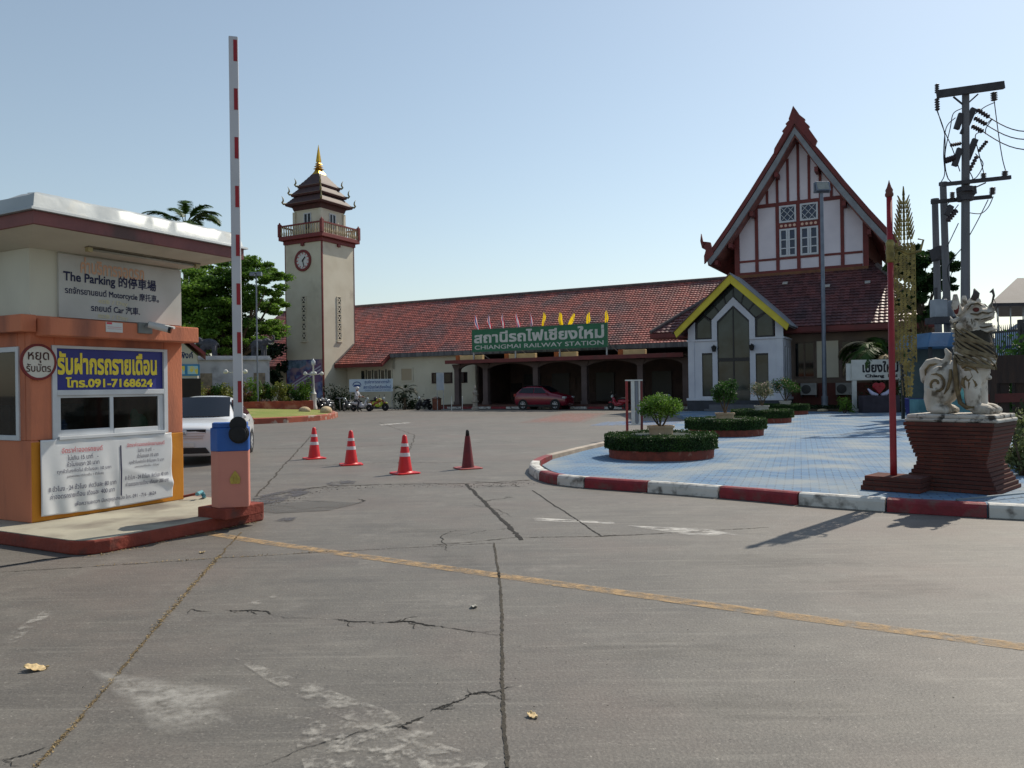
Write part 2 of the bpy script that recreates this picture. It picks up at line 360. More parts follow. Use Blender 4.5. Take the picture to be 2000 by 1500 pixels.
def crack(pts, w, seed, branches=2, amp=.09, lev=4):
    g = np.random.default_rng(seed); P = frac(G(pts), amp, lev, g); b = MB()
    def rib(P, w):
        n = len(P); vs = []
        for i, p in enumerate(P):
            d = (P[min(i+1, n-1)]-P[max(i-1, 0)]).normalized(); q = Vector((-d.y, d.x)); e = sin(pi*(i+.3)/(n-.4))**.6; l, r = w*e*g.uniform(.05, .75), w*e*g.uniform(.05, .75)
            vs += [(p.x+q.x*l, p.y+q.y*l, .0035), (p.x-q.x*r, p.y-q.y*r, .0035)]
        b.add(vs, [(2*i, 2*i+1, 2*i+3, 2*i+2) for i in range(n-1)])
    rib(P, w)
    for k in range(branches):
        i = int(g.integers(2, max(3, len(P)-3))); a_ = P[i]; d = (P[min(i+3, len(P)-1)]-P[i]); L_ = g.uniform(.05, .16); d = d.normalized() if d.length else Vector((1, 0)); c_ = a_+(d+Vector((-d.y, d.x))*g.choice([-1, 1])*g.uniform(.3, .9))*L_
        rib(frac([a_, c_], .14, 3, g), w*.45)
    return struct(b.build('surface_crack', crackm))
strip('slab_joint', G([(70,1500),(160,1400),(310,1220),(380,1140),(430,1085),(470,1040)]), .014, drym, .003, .02, seed=2, wv=.8)
strip('slab_joint', G([(0,1118),(210,1105),(440,1090),(640,1078),(840,1068),(965,1061)]), .009, jointm, .004, .02, seed=3, wv=.8)
strip('slab_joint', G([(965,1061),(978,1150),(982,1350),(990,1500)]), .019, jointm, .0015, .02, seed=4, wv=.45)
strip('slab_joint', G([(910,945),(1020,1055)]), .05, crackm, .004, .03, seed=5)
strip('slab_joint', G([(1040,958),(1175,1048)]), .018, crackm, .003, .03, seed=6)
strip('slab_joint', G([(845,1065),(1010,1050),(1175,1048),(1330,1040),(1500,1030)]), .012, jointm, .004, .03, seed=7, wv=.8)
strip('slab_joint', G([(490,975),(560,962),(640,950),(800,945),(910,945),(1040,938)]), .035, jointm, .015, .04, seed=8, wv=.8)
strip('slab_joint', G([(620,838),(545,920),(500,970)]), .025, jointm, .008, seed=9, wv=.8)
strip('slab_joint', G([(500,877),(640,875),(800,868),(1000,862)]), .025, jointm, .015, seed=10, wv=.8)
strip('slab_joint', G([(620,910),(760,903),(930,905)]), .02, jointm, .02, seed=11, wv=.8)
strip('slab_joint', G([(0,1108),(85,1093),(140,1088)]), .03, crackm, .004, .03, seed=12)
strip('slab_joint', G([(780,905),(800,880),(810,850),(740,825)]), .02, jointm, .01, seed=13, wv=.8)
for i, (l, w, br) in enumerate([([(368,1190),(412,1194)], .012, 1), ([(440,1192),(490,1192),(535,1202)], .022, 3), ([(535,1202),(650,1210)], .004, 0), ([(650,1210),(735,1214)], .018, 3), ([(740,1216),(800,1214),(870,1226)], .026, 4), ([(860,1224),(975,1232)], .009, 2),
        ([(490,1500),(600,1460),(700,1430),(790,1400)], .006, 2), ([(745,1422),(830,1400)], .022, 2), ([(840,1390),(870,1378),(912,1362)], .018, 3), ([(908,1360),(975,1352)], .022, 3),
        ([(880,1078),(862,1058),(872,1042),(895,1036)], .012, 4), ([(870,1046),(950,1036),(1010,1030)], .008, 1), ([(0,1485),(50,1475),(92,1460)], .012, 1), ([(1175,1048),(1212,1046)], .03, 2), ([(925,985),(1000,1010)], .010, 2),
        ([(935,980),(1005,971)], .022, 2), ([(690,985),(712,978),(700,975)], .04, 2), ([(590,978),(660,981)], .03, 4), ([(560,960),(680,950)], .03, 5), ([(930,948),(1030,950)], .03, 6), ([(900,940),(1040,942)], .025, 6), ([(1050,940),(1140,955)], .02, 3)]):
    crack(l, w, 140+i, br)
def scatter(name, label, pts, n, spread, size, m, seed, z=.004):
    g = np.random.default_rng(seed); P = [Vector((p[0], p[1], 0)) for p in pts]; Q = []
    for k in range(n):
        i = int(g.integers(0, len(P)-1)); q = P[i].lerp(P[i+1], g.uniform()); Q.append((q.x+g.normal()*spread, q.y+g.normal()*spread, z+abs(g.normal())*size*.4))
    o = leaves(name, Q, size, m, seed=seed, flat=.75, aspect=.3); return tag(o, label, 'litter', kind='stuff')
straw = mat('straw', C(168,146,104), C(120,100,70), 30, .9)
scatter('dry_grass', 'straw and grit lying along the long slab joint at left', G([(300,1230),(380,1140),(430,1085)]), 420, .014, .012, straw, 201)
scatter('dry_grass', 'straw and grit in the near part of the long slab joint', G([(70,1500),(160,1400),(310,1220)]), 260, .010, .008, straw, 202)
scatter('dry_grass', 'dry bits along the thin joint below the booth', G([(180,1107),(440,1090),(640,1078)]), 160, .015, .012, straw, 203)
scatter('dry_grass', 'dry bits and dust along the foot of the booth pavement', G([(170,1090),(300,1064),(400,1042),(500,1020)]), 240, .03, .014, straw, 204)
scatter('grit', 'small stones and crumbs on the broken concrete before the cones', G([(520,990),(640,955),(800,948),(930,950),(1040,945)]), 420, .12, .016, crackm, 205)
scatter('grit', 'small dark crumbs scattered over the near concrete', G([(100,1450),(500,1250),(900,1350),(1400,1250),(1900,1420)]), 260, .5, .006, crackm, 206)
def sheet(name, poly, m, z=.004, soft=.0):
    """flat patch; attribute 'edge' fades the paint out at its rim"""
    c = sum((Vector((p[0], p[1], 0)) for p in poly), Vector())/len(poly); n = len(poly)
    vs = [(c.x, c.y, z)]+[(c.x+(p[0]-c.x)*.6, c.y+(p[1]-c.y)*.6, z) for p in poly]+[(p[0], p[1], z) for p in poly]
    fs = [(0, 1+i, 1+(i+1) % n) for i in range(n)]+[(1+i, 1+n+i, 1+n+(i+1) % n, 1+(i+1) % n) for i in range(n)]
    b = MB(); b.add(vs, fs); o = b.build(name, m); a = o.data.attributes.new('edge', 'FLOAT', 'POINT')
    a.data.foreach_set('value', [1.0]*(1+n)+[1.0-soft]*n); return struct(o)
yl = wornmat('worn_yellow_line', C(176,146,106), 9, .36, .62, amt=.8)
pts = G([(395,1040),(480,1054),(650,1079),(1000,1128),(1500,1198),(2000,1264),(2100,1277)]); P = []
for side in (.08, -.08):
    q = [Vector((p[0]+.52*side, p[1]+.85*side, .004)) for p in pts]; P.append(q)
b = MB(); b.add(P[0]+P[1], [(i, i+1, len(pts)+i+1, len(pts)+i) for i in range(len(pts)-1)]); o = b.build('road_marking', yl)
o.data.attributes.new('edge', 'FLOAT', 'POINT').data.foreach_set('value', [1.0]*len(o.data.vertices)); struct(o)
ww = wornmat('worn_white_paint', C(196,192,184), 7, .47, .62, amt=.38)
ww2 = wornmat('worn_white_paint_dense', C(205,202,196), 3.2, .4, .58, (1, 2, 1), amt=.8)
sheet('road_marking', G([(165,1305),(240,1318),(500,1345),(430,1385),(470,1420),(330,1440),(290,1430),(230,1370)]), wornmat('worn_white_block', C(190,187,180), 6, .36, .6, amt=.45), .008, 1)
sheet('road_marking', G([(455,1285),(560,1320),(700,1370),(860,1425),(900,1470),(820,1480),(640,1390),(520,1330)]), ww, .008, .2)
sheet('road_marking', G([(480,1180),(540,1162),(545,1166),(500,1185)]), ww, .008, 1)
sheet('road_marking', G([(560,1400),(760,1420),(960,1490),(900,1540),(600,1520)]), wornmat('faint_white_paint', C(190,186,178), 8, .5, .62, amt=.5), .009, .3)
for k, q in enumerate(([(1230,1095),(1500,1075),(1760,1100),(1500,1120)], [(1500,1130),(1750,1120),(1990,1170),(1700,1175)], [(1000,1265),(1300,1240),(1600,1280),(1250,1300)], [(1150,1370),(1450,1350),(1900,1400),(1500,1420)], [(830,1085),(930,1078),(950,1110),(850,1120)], [(700,1020),(1000,1040),(960,1060),(720,1040)])): sheet('tyre_mark', G(q), wornmat('tyre_smear%d' % k, C(62,60,57), 3, .42, .7, (.5, 5, 1), .2), .006, 1)
sheet('road_marking', G([(1040,1011),(1130,1016),(1200,1020),(1200,1024),(1100,1020),(1045,1018)]), ww2, .004, .6)
sheet('road_marking', G([(1220,1026),(1300,1030),(1380,1033),(1455,1048),(1350,1046),(1280,1036)]), ww2, .004, .6)
sheet('road_marking', G([(740,829),(800,825),(806,826),(745,831)]), ww2, .004, .3)
sheet('road_marking', G([(0,1250),(90,1190),(110,1195),(20,1265)]), ww, .008, 1)
tar = mat('tar_patch', C(84,84,86), C(112,110,106), 5, .85, .7)
b_ = wornmat('tar_repair', C(74,74,80), 4, .42, .55, amt=.8)
sheet('road_patch', G([(495,972),(570,955),(615,953),(600,965),(545,982),(495,990)]), b_, .008, .3)
sheet('road_patch', G([(635,945),(665,938),(698,940),(690,946),(650,950)]), b_, .008, .3)
sheet('road_patch', G([(510,985),(620,978),(710,982),(640,998),(540,1003),(512,1000)]), wornmat('grey_repair', C(96,95,93), 2, .3, .5, amt=.7), .008, .3)
sheet('road_patch', G([(535,1018),(555,1012),(582,1010),(570,1020)]), b_, .008, .2)
bluep = wornmat('worn_blue_paint', C(120,150,190), 3, .36, .6, amt=.6); pinkp = wornmat('worn_red_paint', C(170,110,100), 3, .36, .6, amt=.5)
sheet('road_marking', G([(1150,832),(1180,824),(1240,822),(1240,830)]), bluep, .004, .2)
sheet('road_marking', G([(1240,830),(1240,822),(1345,823),(1345,831)]), bluep, .004, .2)
sheet('road_marking', G([(1010,826),(1100,806),(1190,806),(1140,826)]), pinkp, .004, .8)

# ------------------------------------------------------------------ blue paved plaza and its red and white kerb
blueb = brickmat('blue_pavers', C(86,118,152), C(106,134,158), C(76,90,106), .24, .12, .009, .85, .8, rot=(0, 0, .35), dirt=(C(136,144,148), .9, .44, .66))
plaza = [(0.55,15.0),(0.8,16.1),(1.55,17.95),(2.65,20.3),(3.95,23.4),(5.1,26.5),(5.9,29.2),(7.6,33.5),tuple(W(14.6,-8.6)[:2]),tuple(W(21.5,-8.6)[:2]),tuple(W(22.4,-8.2)[:2]),tuple(W(25.5,-8.8)[:2]),(25,36),(17,22),(11,13),(8.2,8.9),
         (7.4,8.55),(6.6,9.05),(5.64,9.5),(4.75,10.05),(3.92,10.75),(3.0,11.45),(2.1,12.2),(1.2,12.95),(.85,13.35),(.68,13.95)]
b = MB(); b.prism(plaza, 'z', .0, .15); struct(b.build('pavement', blueb))
kr = mat('kerb_red', C(140,40,50), C(112,34,42), 4, .65, .4, c3=C(104,70,66), s3=5, lo3=.5, hi3=.68)
kw = mat('kerb_white', C(206,204,198), C(188,186,180), 3, .65, .3, c3=C(104,100,95), s3=6, lo3=.5, hi3=.66)
kc = mat('kerb_bare', C(150,140,130), C(176,164,150), 3, .8, .4)
prof = [(0, 0), (.004, .12), (.02, .155), (.05, .172), (.19, .165), (.2, 0)]
K = MB()
def kerb_run(px, mi, gap=.012):
    P = [gr(x, y, 0) for x, y in px]; d0 = (P[1]-P[0]).normalized(); d1 = (P[-1]-P[-2]).normalized(); P[0] = P[0]+d0*gap; P[-1] = P[-1]-d1*gap
    K.mi = mi; K.sweep(P, prof)
kerb_run([(1290,842),(1250,855),(1190,871),(1120,888),(1062,903)], 2)
kerb_run([(1062,903),(1045,910),(1036,916)], 0); kerb_run([(1036,916),(1033,924),(1044,934),(1052,938)], 1)
kerb_run([(1052,938),(1070,944),(1092,947.5)], 0); kerb_run([(1087,947),(1112,950),(1140,953)], 1)
kerb_run([(1140,953),(1200,957.5),(1263,962)], 0); kerb_run([(1263,962),(1330,967),(1403,973)], 1)
kerb_run([(1403,973),(1480,979.5),(1558,987)], 0); kerb_run([(1558,987),(1640,993.5),(1730,1000)], 1)
kerb_run([(1730,1000),(1830,1006.5),(1930,1012)], 0); kerb_run([(1930,1012),(2010,1016),(2090,1020)], 1)
struct(K.build('kerb', [kr, kw, kc], bevel=.008))

# ------------------------------------------------------------------ parking booth on its raised pavement
bc = Vector((-5.571, 9.115, 0))
platm = mat('platform_top', C(166,161,144), C(146,142,128), 1.2, .85, .3, c3=C(112,104,94), s3=1.4, lo3=.5, hi3=.7)
platk = mat('platform_edge_red', C(132,58,44), C(112,50,40), 3, .8, .6, c3=C(80,52,46), s3=4, lo3=.56, hi3=.7)
poly = [(-4,-.42),(1.42,-.46),(1.55,-.43),(1.66,-.34),(1.7,-.2),(1.72,1.0),(1.7,1.9),(1.62,1.99),(1.2,2.15),(.3,2.45),(-4,2.5)]
b = MB(); b.M = T(*bc, -ANG); b.prism(poly, 'z', 0, .145); struct(b.build('kerb', platk, bevel=.02))
b = MB(); b.M = T(*bc, -ANG); b.prism([(x*.985, y*.97) for x, y in poly], 'z', .1, .15); struct(b.build('pavement', platm))
salmon = mat('salmon_render', C(198,122,90), C(186,112,84), 1.5, .85, .25, bscale=40, c3=C(140,90,74), s3=1.8, lo3=.47, hi3=.7, stretch=(1.4, 1.4, .35))
ochre = mat('ochre_paint', C(196,128,30), C(182,116,28), 2, .7, .15, c3=C(150,92,34), s3=1.5, lo3=.6, hi3=.8)
bwhite = mat('booth_white', C(200,198,182), C(186,183,168), 1.2, .8, .1, c3=C(150,146,130), s3=1.0, lo3=.56, hi3=.8, stretch=(1, 1, .5))
alum = mat('window_frame_white', C(196,200,204), C(182,186,190), 3, .4, .03)
bglass = mat('booth_glass', C(14,20,18), None, rough=.03, spec=.5); bglass.node_tree.nodes['Principled BSDF'].inputs['Alpha'].default_value = .55
booth = thing('parking_booth', 'salmon and ochre parking ticket booth with white upper wall and wide metal edged roof', 'booth', bc, -ANG)
b = MB()
b.box(-.1,0,.004,.29,1.1,2.56); b.box(-.1,0,1.8,2.09,1.08,2.56); b.box(-.1,0,.29,1.8,2.2,2.56)
b.box(-3.2,-2.4,0,.1,.15,2.56); b.box(-.24,-.1,0,.1,1.1,2.56); b.box(-2.4,-.24,0,.1,2.2,2.56); b.box(-2.4,0,-.003,.1,.15,1.1)
b.box(-3.2,-.1,1.99,2.088,.15,2.56); b.box(-3.2,-3.1,.1,1.99,.15,2.56)
b.mi = 1; b.box(-.1,.003,.002,2.093,.15,1.085)
b.build('wall', [salmon, ochre], booth, bevel=.012)
b = MB(); b.box(-3.18,-.02,.02,2.08,2.5,3.36); b.build('upper_wall', bwhite, booth)
b = MB(); b.box(-.05,.3,.06,2.125,2.315,2.52); b.box(-3.3,.06,-.13,.05,2.36,2.56); b.build('ledge', salmon, booth, bevel=.012)
b = MB(); b.box(-3,-.1,.1,1.98,.14,.2); b.mi = 1; b.box(-.9,-.15,.15,1.9,1.0,1.05); b.build('interior_floor', [mat('dark_interior', C(70,62,56), rough=.9), mat('counter_wood', C(110,86,60), rough=.7)], booth)
b = MB(); b.ell((-.2,1.56,1.2), (.09,.12,.16)); b.ell((-.22,1.5,1.34), (.05,.05,.09)); b.build('green_bag', mat('bag_green', C(60,150,100), C(120,180,140), 9, .4), booth, smooth=True)
b = MB(); b.box(-1.6,-1.3,.5,1.5,1.05,1.5); b.box(-.5,-.3,.5,.75,1.05,1.25); b.box(-.6,-.35,.9,1.2,1.05,1.16); b.build('desk_items', mat('desk_things', C(120,110,100), C(60,60,70), 6, .6), booth)
roof = MB()
roof.mi = 0; roof.add([(-3.2,0,3.345),(0,0,3.345),(0,2.1,3.345),(-3.2,2.1,3.345),(-4,-.4,3.47),(.79,-.4,3.47),(.79,2.47,3.47),(-4,2.47,3.47)], [(0,1,5,4),(1,2,6,5),(2,3,7,6),(3,0,4,7),(0,3,2,1),(4,5,6,7)])
rf = roof.build('roof', bwhite, booth)
b = MB(); b.box(-4.01,.8,-.41,2.48,3.462,3.6); b.build('fascia', mat('fascia_maroon', C(128,78,76), C(112,70,70), 2.5, .7, .2, c3=C(88,66,64), s3=2), rf)
b = MB()
pr = [(.0, 0), (.035, .005), (.03, .03), (-.01, .05), (-.05, .19), (-.1, .225), (-.3, .24)]
per = [(-4.02,-.42),(.81,-.42),(.81,2.49),(-4.02,2.49)]
N_ = 26; pts = []
def flash(i, o, h):
    k = rng.normal()*.006; return (o+k, h+k)
for e in range(4):
    a, c = Vector(per[e]+(0,)), Vector(per[(e+1) % 4]+(0,))
    for i in range(N_): pts.append(a+(c-a)*i/N_)
cen = Vector((-1.6, 1.03, 0)); vs = []; fs = []; n = len(pts); kq = len(pr)
for i, p in enumerate(pts):
    e = i//N_; f = (i % N_)/N_; nrm = [(0,-1),(1,0),(0,1),(-1,0)][e]; nv = Vector((nrm[0], nrm[1], 0))
    if i % N_ == 0: pn = [(0,-1),(1,0),(0,1),(-1,0)][e-1]; nv = nv+Vector((pn[0], pn[1], 0))
    for o_, h in pr:
        j = rng.normal()*.004 if 0.03 < h < .23 else 0; vs.append(p+nv*(o_+j)+Vector((0, 0, 3.6+h+j)))
for i in range(n):
    for q in range(kq-1): fs.append((i*kq+q, ((i+1) % n)*kq+q, ((i+1) % n)*kq+q+1, i*kq+q+1))
fs.append(tuple(i*kq+kq-1 for i in range(n))); b.add(vs, fs)
b.build('flashing', mat('zinc_sheet', C(178,184,186), C(156,162,164), 1.6, .5, .25, metal=.2, bscale=5, c3=C(190,186,172), s3=2.2), rf, smooth=True, autosm=35)
def win(name, parent, fr, panes, m=alum, gm=bglass):
    f = MB()
    for q in fr: f.box(*q)
    o = f.build(name, m, parent, bevel=.004)
    for q in panes:
        p = MB(); p.box(*q); p.build('pane', gm, o)
    return o
win('window', booth, [(-.06,.02,.25,.31,1.1,2.22),(-.06,.02,1.78,1.84,1.1,2.22),(-.06,.02,.31,1.78,2.185,2.22),(-.06,.02,.31,1.78,1.62,1.685),(-.07,.05,.31,1.78,1.09,1.13),
    (-.04,.0,.31,.36,1.13,1.62),(-.04,.0,1.70,1.78,1.13,1.62),(-.045,-.005,1.0,1.05,1.13,1.62),(-.04,-.002,.36,1.0,1.13,1.205),(-.04,-.002,1.05,1.70,1.13,1.19),(-.04,-.002,.36,1.7,1.59,1.62)],
    [(-.025,-.015,.36,1.0,1.205,1.59),(-.03,-.02,1.05,1.7,1.19,1.59)])
win('window', booth, [(-2.4,-2.34,-.02,.06,1.1,2.2),(-.26,-.2,-.02,.06,1.1,2.2),(-2.34,-.26,-.02,.06,2.14,2.2),(-2.34,-.26,-.02,.06,1.1,1.16),(-1.33,-1.27,-.015,.05,1.16,2.14)], [(-2.34,-1.33,.01,.02,1.16,2.14),(-1.27,-.26,.01,.02,1.16,2.14)])
# in the booth's own frame a sheet that faces +x: u runs along +y
MX = lambda x: Matrix(((0, -1, 0, x), (1, 0, 0, 0), (0, 0, 1, 0), (0, 0, 0, 1)))
def on_booth(name, label, cat): return thing(name, label, cat, bc, -ANG)
t = on_booth('phone_banner', 'blue banner with yellow lettering and phone number above the booth window', 'banner')
b = MB(); b.box(-.03,-.01,.31,1.78,1.685,2.185); b.build('sheet', mat('banner_blue', C(44,48,128), C(38,42,116), 2, .5), t)
yel = mat('yellow_letter', C(226,206,60), rough=.5)
lettering('รับฝากรถรายเดือน', .33, 1.69, 1.87, 2.15, MX(-.005), yel, t, .035)
lettering('โทร.091-7168624', .43, 1.62, 1.715, 1.84, MX(-.005), yel, t, .035)
t = on_booth('price_board', 'white parking price board with faded Thai, English and Chinese lettering on upper booth wall', 'sign')
b = MB(); b.box(-.02,.012,.345,2.08,2.56,3.325); b.build('board', mat('board_white', C(188,188,184), C(172,172,166), 1.5, .6, .05), t)
fo = mat('faded_orange', C(200,160,134), rough=.7); fy = mat('faded_yellow', C(196,190,160), rough=.7)
lettering('ค่าบริการจอดรถ', .62, 1.5, 3.12, 3.32, MX(.016), fo, t, .025)
lettering('The Parking 的停車場', .40, 1.68, 2.97, 3.17-.03, MX(.016), ink, t, .022)
lettering('รถจักรยานยนต์ Motorcycle 摩托車。', .42, 1.72, 2.83, 2.945, MX(.016), ink, t, .016)
lettering('40฿ / Day', .84, 1.26, 2.75, 2.82, MX(.016), fy, t, .02)
lettering('รถยนต์ Car 汽車.', .75, 1.43, 2.655, 2.755, MX(.016), ink, t, .016)
lettering('80฿ / Day', .84, 1.26, 2.565, 2.635, MX(.016), fy, t, .02)
t = on_booth('stop_sign', 'round white sign with dark red rim and Thai lettering at the booth corner', 'sign')
b = MB(); b.M = Matrix.Translation((.02, .085, 2.015)) @ Matrix.Rotation(pi/2, 4, 'Y'); b.lathe([(.185,0),(.185,.012)], n=40); b.build('disc', mat('sign_cream', C(206,202,190), C(196,192,180), 3, .6), t)
b = MB(); b.M = Matrix.Translation((.015, .085, 2.015)) @ Matrix.Rotation(pi/2, 4, 'Y'); vs = []
b.lathe([(.212,0),(.212,.022),(.185,.024),(.183,.0)], n=40); b.build('rim', mat('sign_rim', C(120,34,34), C(104,34,32), 4, .6), t)
lettering('หยุด', -.04, .205, 2.0, 2.13, MX(.036), mat('brown_ink', C(66,36,30), rough=.7), t, .01)
lettering('รับบัตร', -.06, .225, 1.9, 1.995, MX(.036), MATS['brown_ink'], t, .01)
# vinyl banner with folds
def fold(u, z):
    a = (u-.09)/1.8; h = (z-.22)/.88
    f = .010*sin(a*44+3*h)*(1-h)**1.2*(a < .55)+.014*sin((a-.1)*24-h*9)*max(0, a-.5)*2*(1-abs(2*h-.9))
    d = abs((a-.97)*.55+(h-.05)*.8-.15); f += .03*exp(-(d/.05)**2)*max(0, a-.55)*1.8
    f += .012*sin(pi*a)*(1-abs(2*h-1)) + .008*exp(-((h-.96)/.03)**2)*sin(a*30)
    return f
t = on_booth('vinyl_banner', 'wrinkled white vinyl banner with parking rates hung below the booth window', 'banner')
b = MB(); b.grid(lambda i, j: (.035+fold(.09+i*1.79, .22+j*.87-.014*sin(pi*i)), .09+i*1.79, .215+j*.875-.02*sin(pi*i)*(1-j)+.012*(1-i)*(j > .9)), 110, 50)
o = b.build('sheet', mat('vinyl_white', C(206,208,210), C(194,197,200), 2, .42, .04), t, smooth=True, fix=False)
md = o.modifiers.new('t', 'SOLIDIFY'); md.thickness = .002
fw = lambda u, z: -fold(u, z)
def vb(txt, u0, u1, z0, z1, m=None, bold=.002): lettering(txt, u0, u1, z0, z1, MX(.0405), m or mat('faded_ink', C(62,64,92), rough=.7), t, bold, 30, fw)
vb('อัตราค่าจอดรถยนต์', .34, .86, .93, 1.0, redink); vb('ไม่เกิน 15 นาที   -', .41, .8, .84, .905); vb('ชั่วโมงแรก 20 บาท', .4, .81, .765, .825)
vb('ทุกชั่วโมงถัดไป ชั่วโมงละ 10 บาท', .28, .97, .68, .74); vb('(เศษของนาทีคิดเป็น 1 ชั่วโมง)', .4, .86, .625, .665, ink, .0)
vb('8 ชั่วโมง - 24 ชั่วโมง  คิดวันละ 80 บาท', .18, 1.04, .485, .55); vb('ค่าจอดรถรายเดือน เดือนละ 400 บาท', .2, 1.02, .395, .46)
vb('อัตราค่าจอดรถจักรยานยนต์', 1.2, 1.76, .94, .995, redink); vb('ไม่เกิน 15 นาที   -', 1.35, 1.6, .865, .92); vb('ชั่วโมงแรก 10 บาท', 1.34, 1.66, .79, .845)
vb('ทุกชั่วโมงถัดไป ชั่วโมงละ 5 บาท', 1.22, 1.74, .71, .765); vb('(เศษของนาทีคิดเป็น 1 ชั่วโมง)', 1.3, 1.66, .66, .695, ink, .0)
vb('8 ชั่วโมง - 24 ชั่วโมง  คิดวันละ 40 บาท', 1.16, 1.82, .52, .58); vb('ค่าจอดรถรายเดือน เดือนละ 200 บาท', 1.17, 1.81, .435, .495)
vb('เพื่อความสะดวก มีเหตุกรุณาแจ้ง โทร. 091 - 716 - 8624', .5, 1.62, .265, .335)
b = MB(); b.grid(lambda i, j: (.0405+fold(1.1+i*.018, .33+j*.64), 1.1+i*.018, .33+j*.64), 1, 30); b.build('divider_line', ink, t, fix=False)
t = on_booth('notice_card', 'small white laminated notice card taped to the salmon ledge', 'notice')
b = MB(); b.box(.3,.307,.745,.97,2.39,2.51); b.mi = 1; b.box(.3071,.309,.755,.825,2.485,2.508); b.box(.3071,.308,.765,.955,2.45,2.454); b.box(.3071,.308,.765,.955,2.43,2.433); b.build('card', [white, redink], t)
t = on_booth('security_camera', 'grey bullet security camera mounted on the booth ledge', 'security camera')
CO = Matrix.Translation((.13, -.26, -.005))
b = MB(); b.M = CO; b.box(.15,.2,1.44,1.64,2.40,2.54); b.build('junction_box', mat('box_grey', C(126,130,128), C(108,112,110), 4, .6), t, bevel=.01)
b = MB(); b.M = CO; b.tube([(.2,1.54,2.49),(.27,1.58,2.5)], .02, 8); b.build('mount', greymetal, t)
b = MB(); b.M = CO; b.tube([(.25,1.55,2.515),(.36,1.64,2.48),(.44,1.71,2.452)], [.042,.046,.048], 14); b.tube([(.24,1.55,2.545),(.48,1.745,2.472)], [.04,.05], 8, sq=.35)
b.build('housing', mat('camera_white', C(190,192,192), rough=.4), t, smooth=True, autosm=40)
b = MB(); b.M = CO; b.tube([(.43,1.70,2.455),(.455,1.722,2.447)], [.05,.05], 14); b.build('lens', mat('lens_black', C(16,16,18), rough=.15), t)
t = on_booth('tube_light', 'old fluorescent tube light fitted under the booth soffit', 'light')
b = MB(); b.box(.28,.36,.5,2.12,3.385,3.41); b.build('batten', mat('batten_dirty', C(120,112,96), C(90,84,72), 5, .7), t)
b = MB(); b.tube([(.32,.58,3.365),(.32,2.04,3.365)], .015, 8); b.build('tube', mat('tube_glass', C(150,148,138), rough=.3), t, smooth=True)
for y in (.5, 2.06):
    b = MB(); b.box(.29,.35,y,y+.06,3.335,3.39); b.build('lamp_holder', mat('holder', C(168,158,120), rough=.6), t)

# ------------------------------------------------------------------ barrier gate
gp = Vector((-3.38, 9.43, .15))
gate = thing('barrier_gate', 'pink parking barrier gate with blue cap and raised white arm with red marks', 'barrier gate', gp, radians(16))
pinkm = mat('gate_pink', C(196,128,112), C(186,120,106), 2, .6, .1, c3=C(176,112,96), s3=1.5)
b = MB(); b.M = Matrix.Rotation(-radians(16)-ANG, 4, 'Z'); b.box(-.34,.13,-.2,.4,-.01,.12); b.build('plinth', platk, gate, bevel=.012)
hp = [(-.215,-.02),(-.13,-.14),(.2,-.14),(.215,-.125),(.215,.18),(-.215,.18)]
b = MB(); b.prism(hp, 'z', .12, .785); b.build('housing', pinkm, gate, bevel=.008)
b = MB(); b.prism([(x*1.02, y*1.03) for x, y in hp], 'z', .785, 1.06); b.prism([(x*.93, y*.9) for x, y in hp], 'z', 1.06, 1.12); b.build('cap', mat('gate_blue', C(40,92,168), C(36,82,152), 3, .45, .06), gate, bevel=.02)
b = MB(); b.M = Matrix.Translation((.11, -.14, .99)) @ Matrix.Rotation(pi/2, 4, 'X')
b.lathe([(.115,-.02),(.115,.05),(.1,.06),(.1,.1),(.085,.105),(.085,.15),(.05,.155),(.02,.15)], n=28); b.build('pivot', blackrub, gate, smooth=True, autosm=35)
b = MB(); b.M = Matrix.Translation((.105, -.2, 1.1)) @ Matrix.Rotation(pi/2, 4, 'X'); b.lathe([(.095,-.03),(.095,.06),(.08,.065)], n=24); b.build('pivot_clamp', blackrub, gate, smooth=True, autosm=35)
arm = MB(); arm.box(.055,.16,-.235,-.165,1.14,5.66); am = arm.build('arm', mat('arm_white', C(196,196,200), C(180,180,186), 1.5, .35, .03, spec=.5), gate, bevel=.01)
for i in range(8):
    z = 5.62-.255-i*.572; b = MB(); b.box(.108,.15,-.24,-.236,z,z+.25); b.build('reflector', red, am)
b = MB(); b.M = Matrix.Translation((.06, -.145, .46)) @ Matrix.Rotation(pi/2, 4, 'X'); b.prism([(-.05,-.06),(.05,-.06),(.06,0),(.035,.05),(0,.095),(-.035,.05),(-.06,0)], 'z', 0, .006); b.prism([(-.018,-.04),(.018,-.04),(.012,.03),(0,.06),(-.012,.03)], 'z', .006, .01)
b.build('emblem', mat('emblem_gold', C(186,160,70), C(160,136,60), 14, .5, .4), gate)
t = thing('water_pipe', 'short blue pipe bending off the back of the booth pavement', 'pipe'); p0 = gr(358,970,.2)
b = MB(); b.tube([p0, gr(376,966,.22), gr(392,962,.24)], .018, 8); b.mi = 1; b.tube([gr(385,965,.235), gr(394,961,.245), gr(398,968,.2), gr(401,978,.05)], .028, 8); b.build('pipe', [platk, mat('pipe_blue', C(96,150,160), rough=.5)], t)

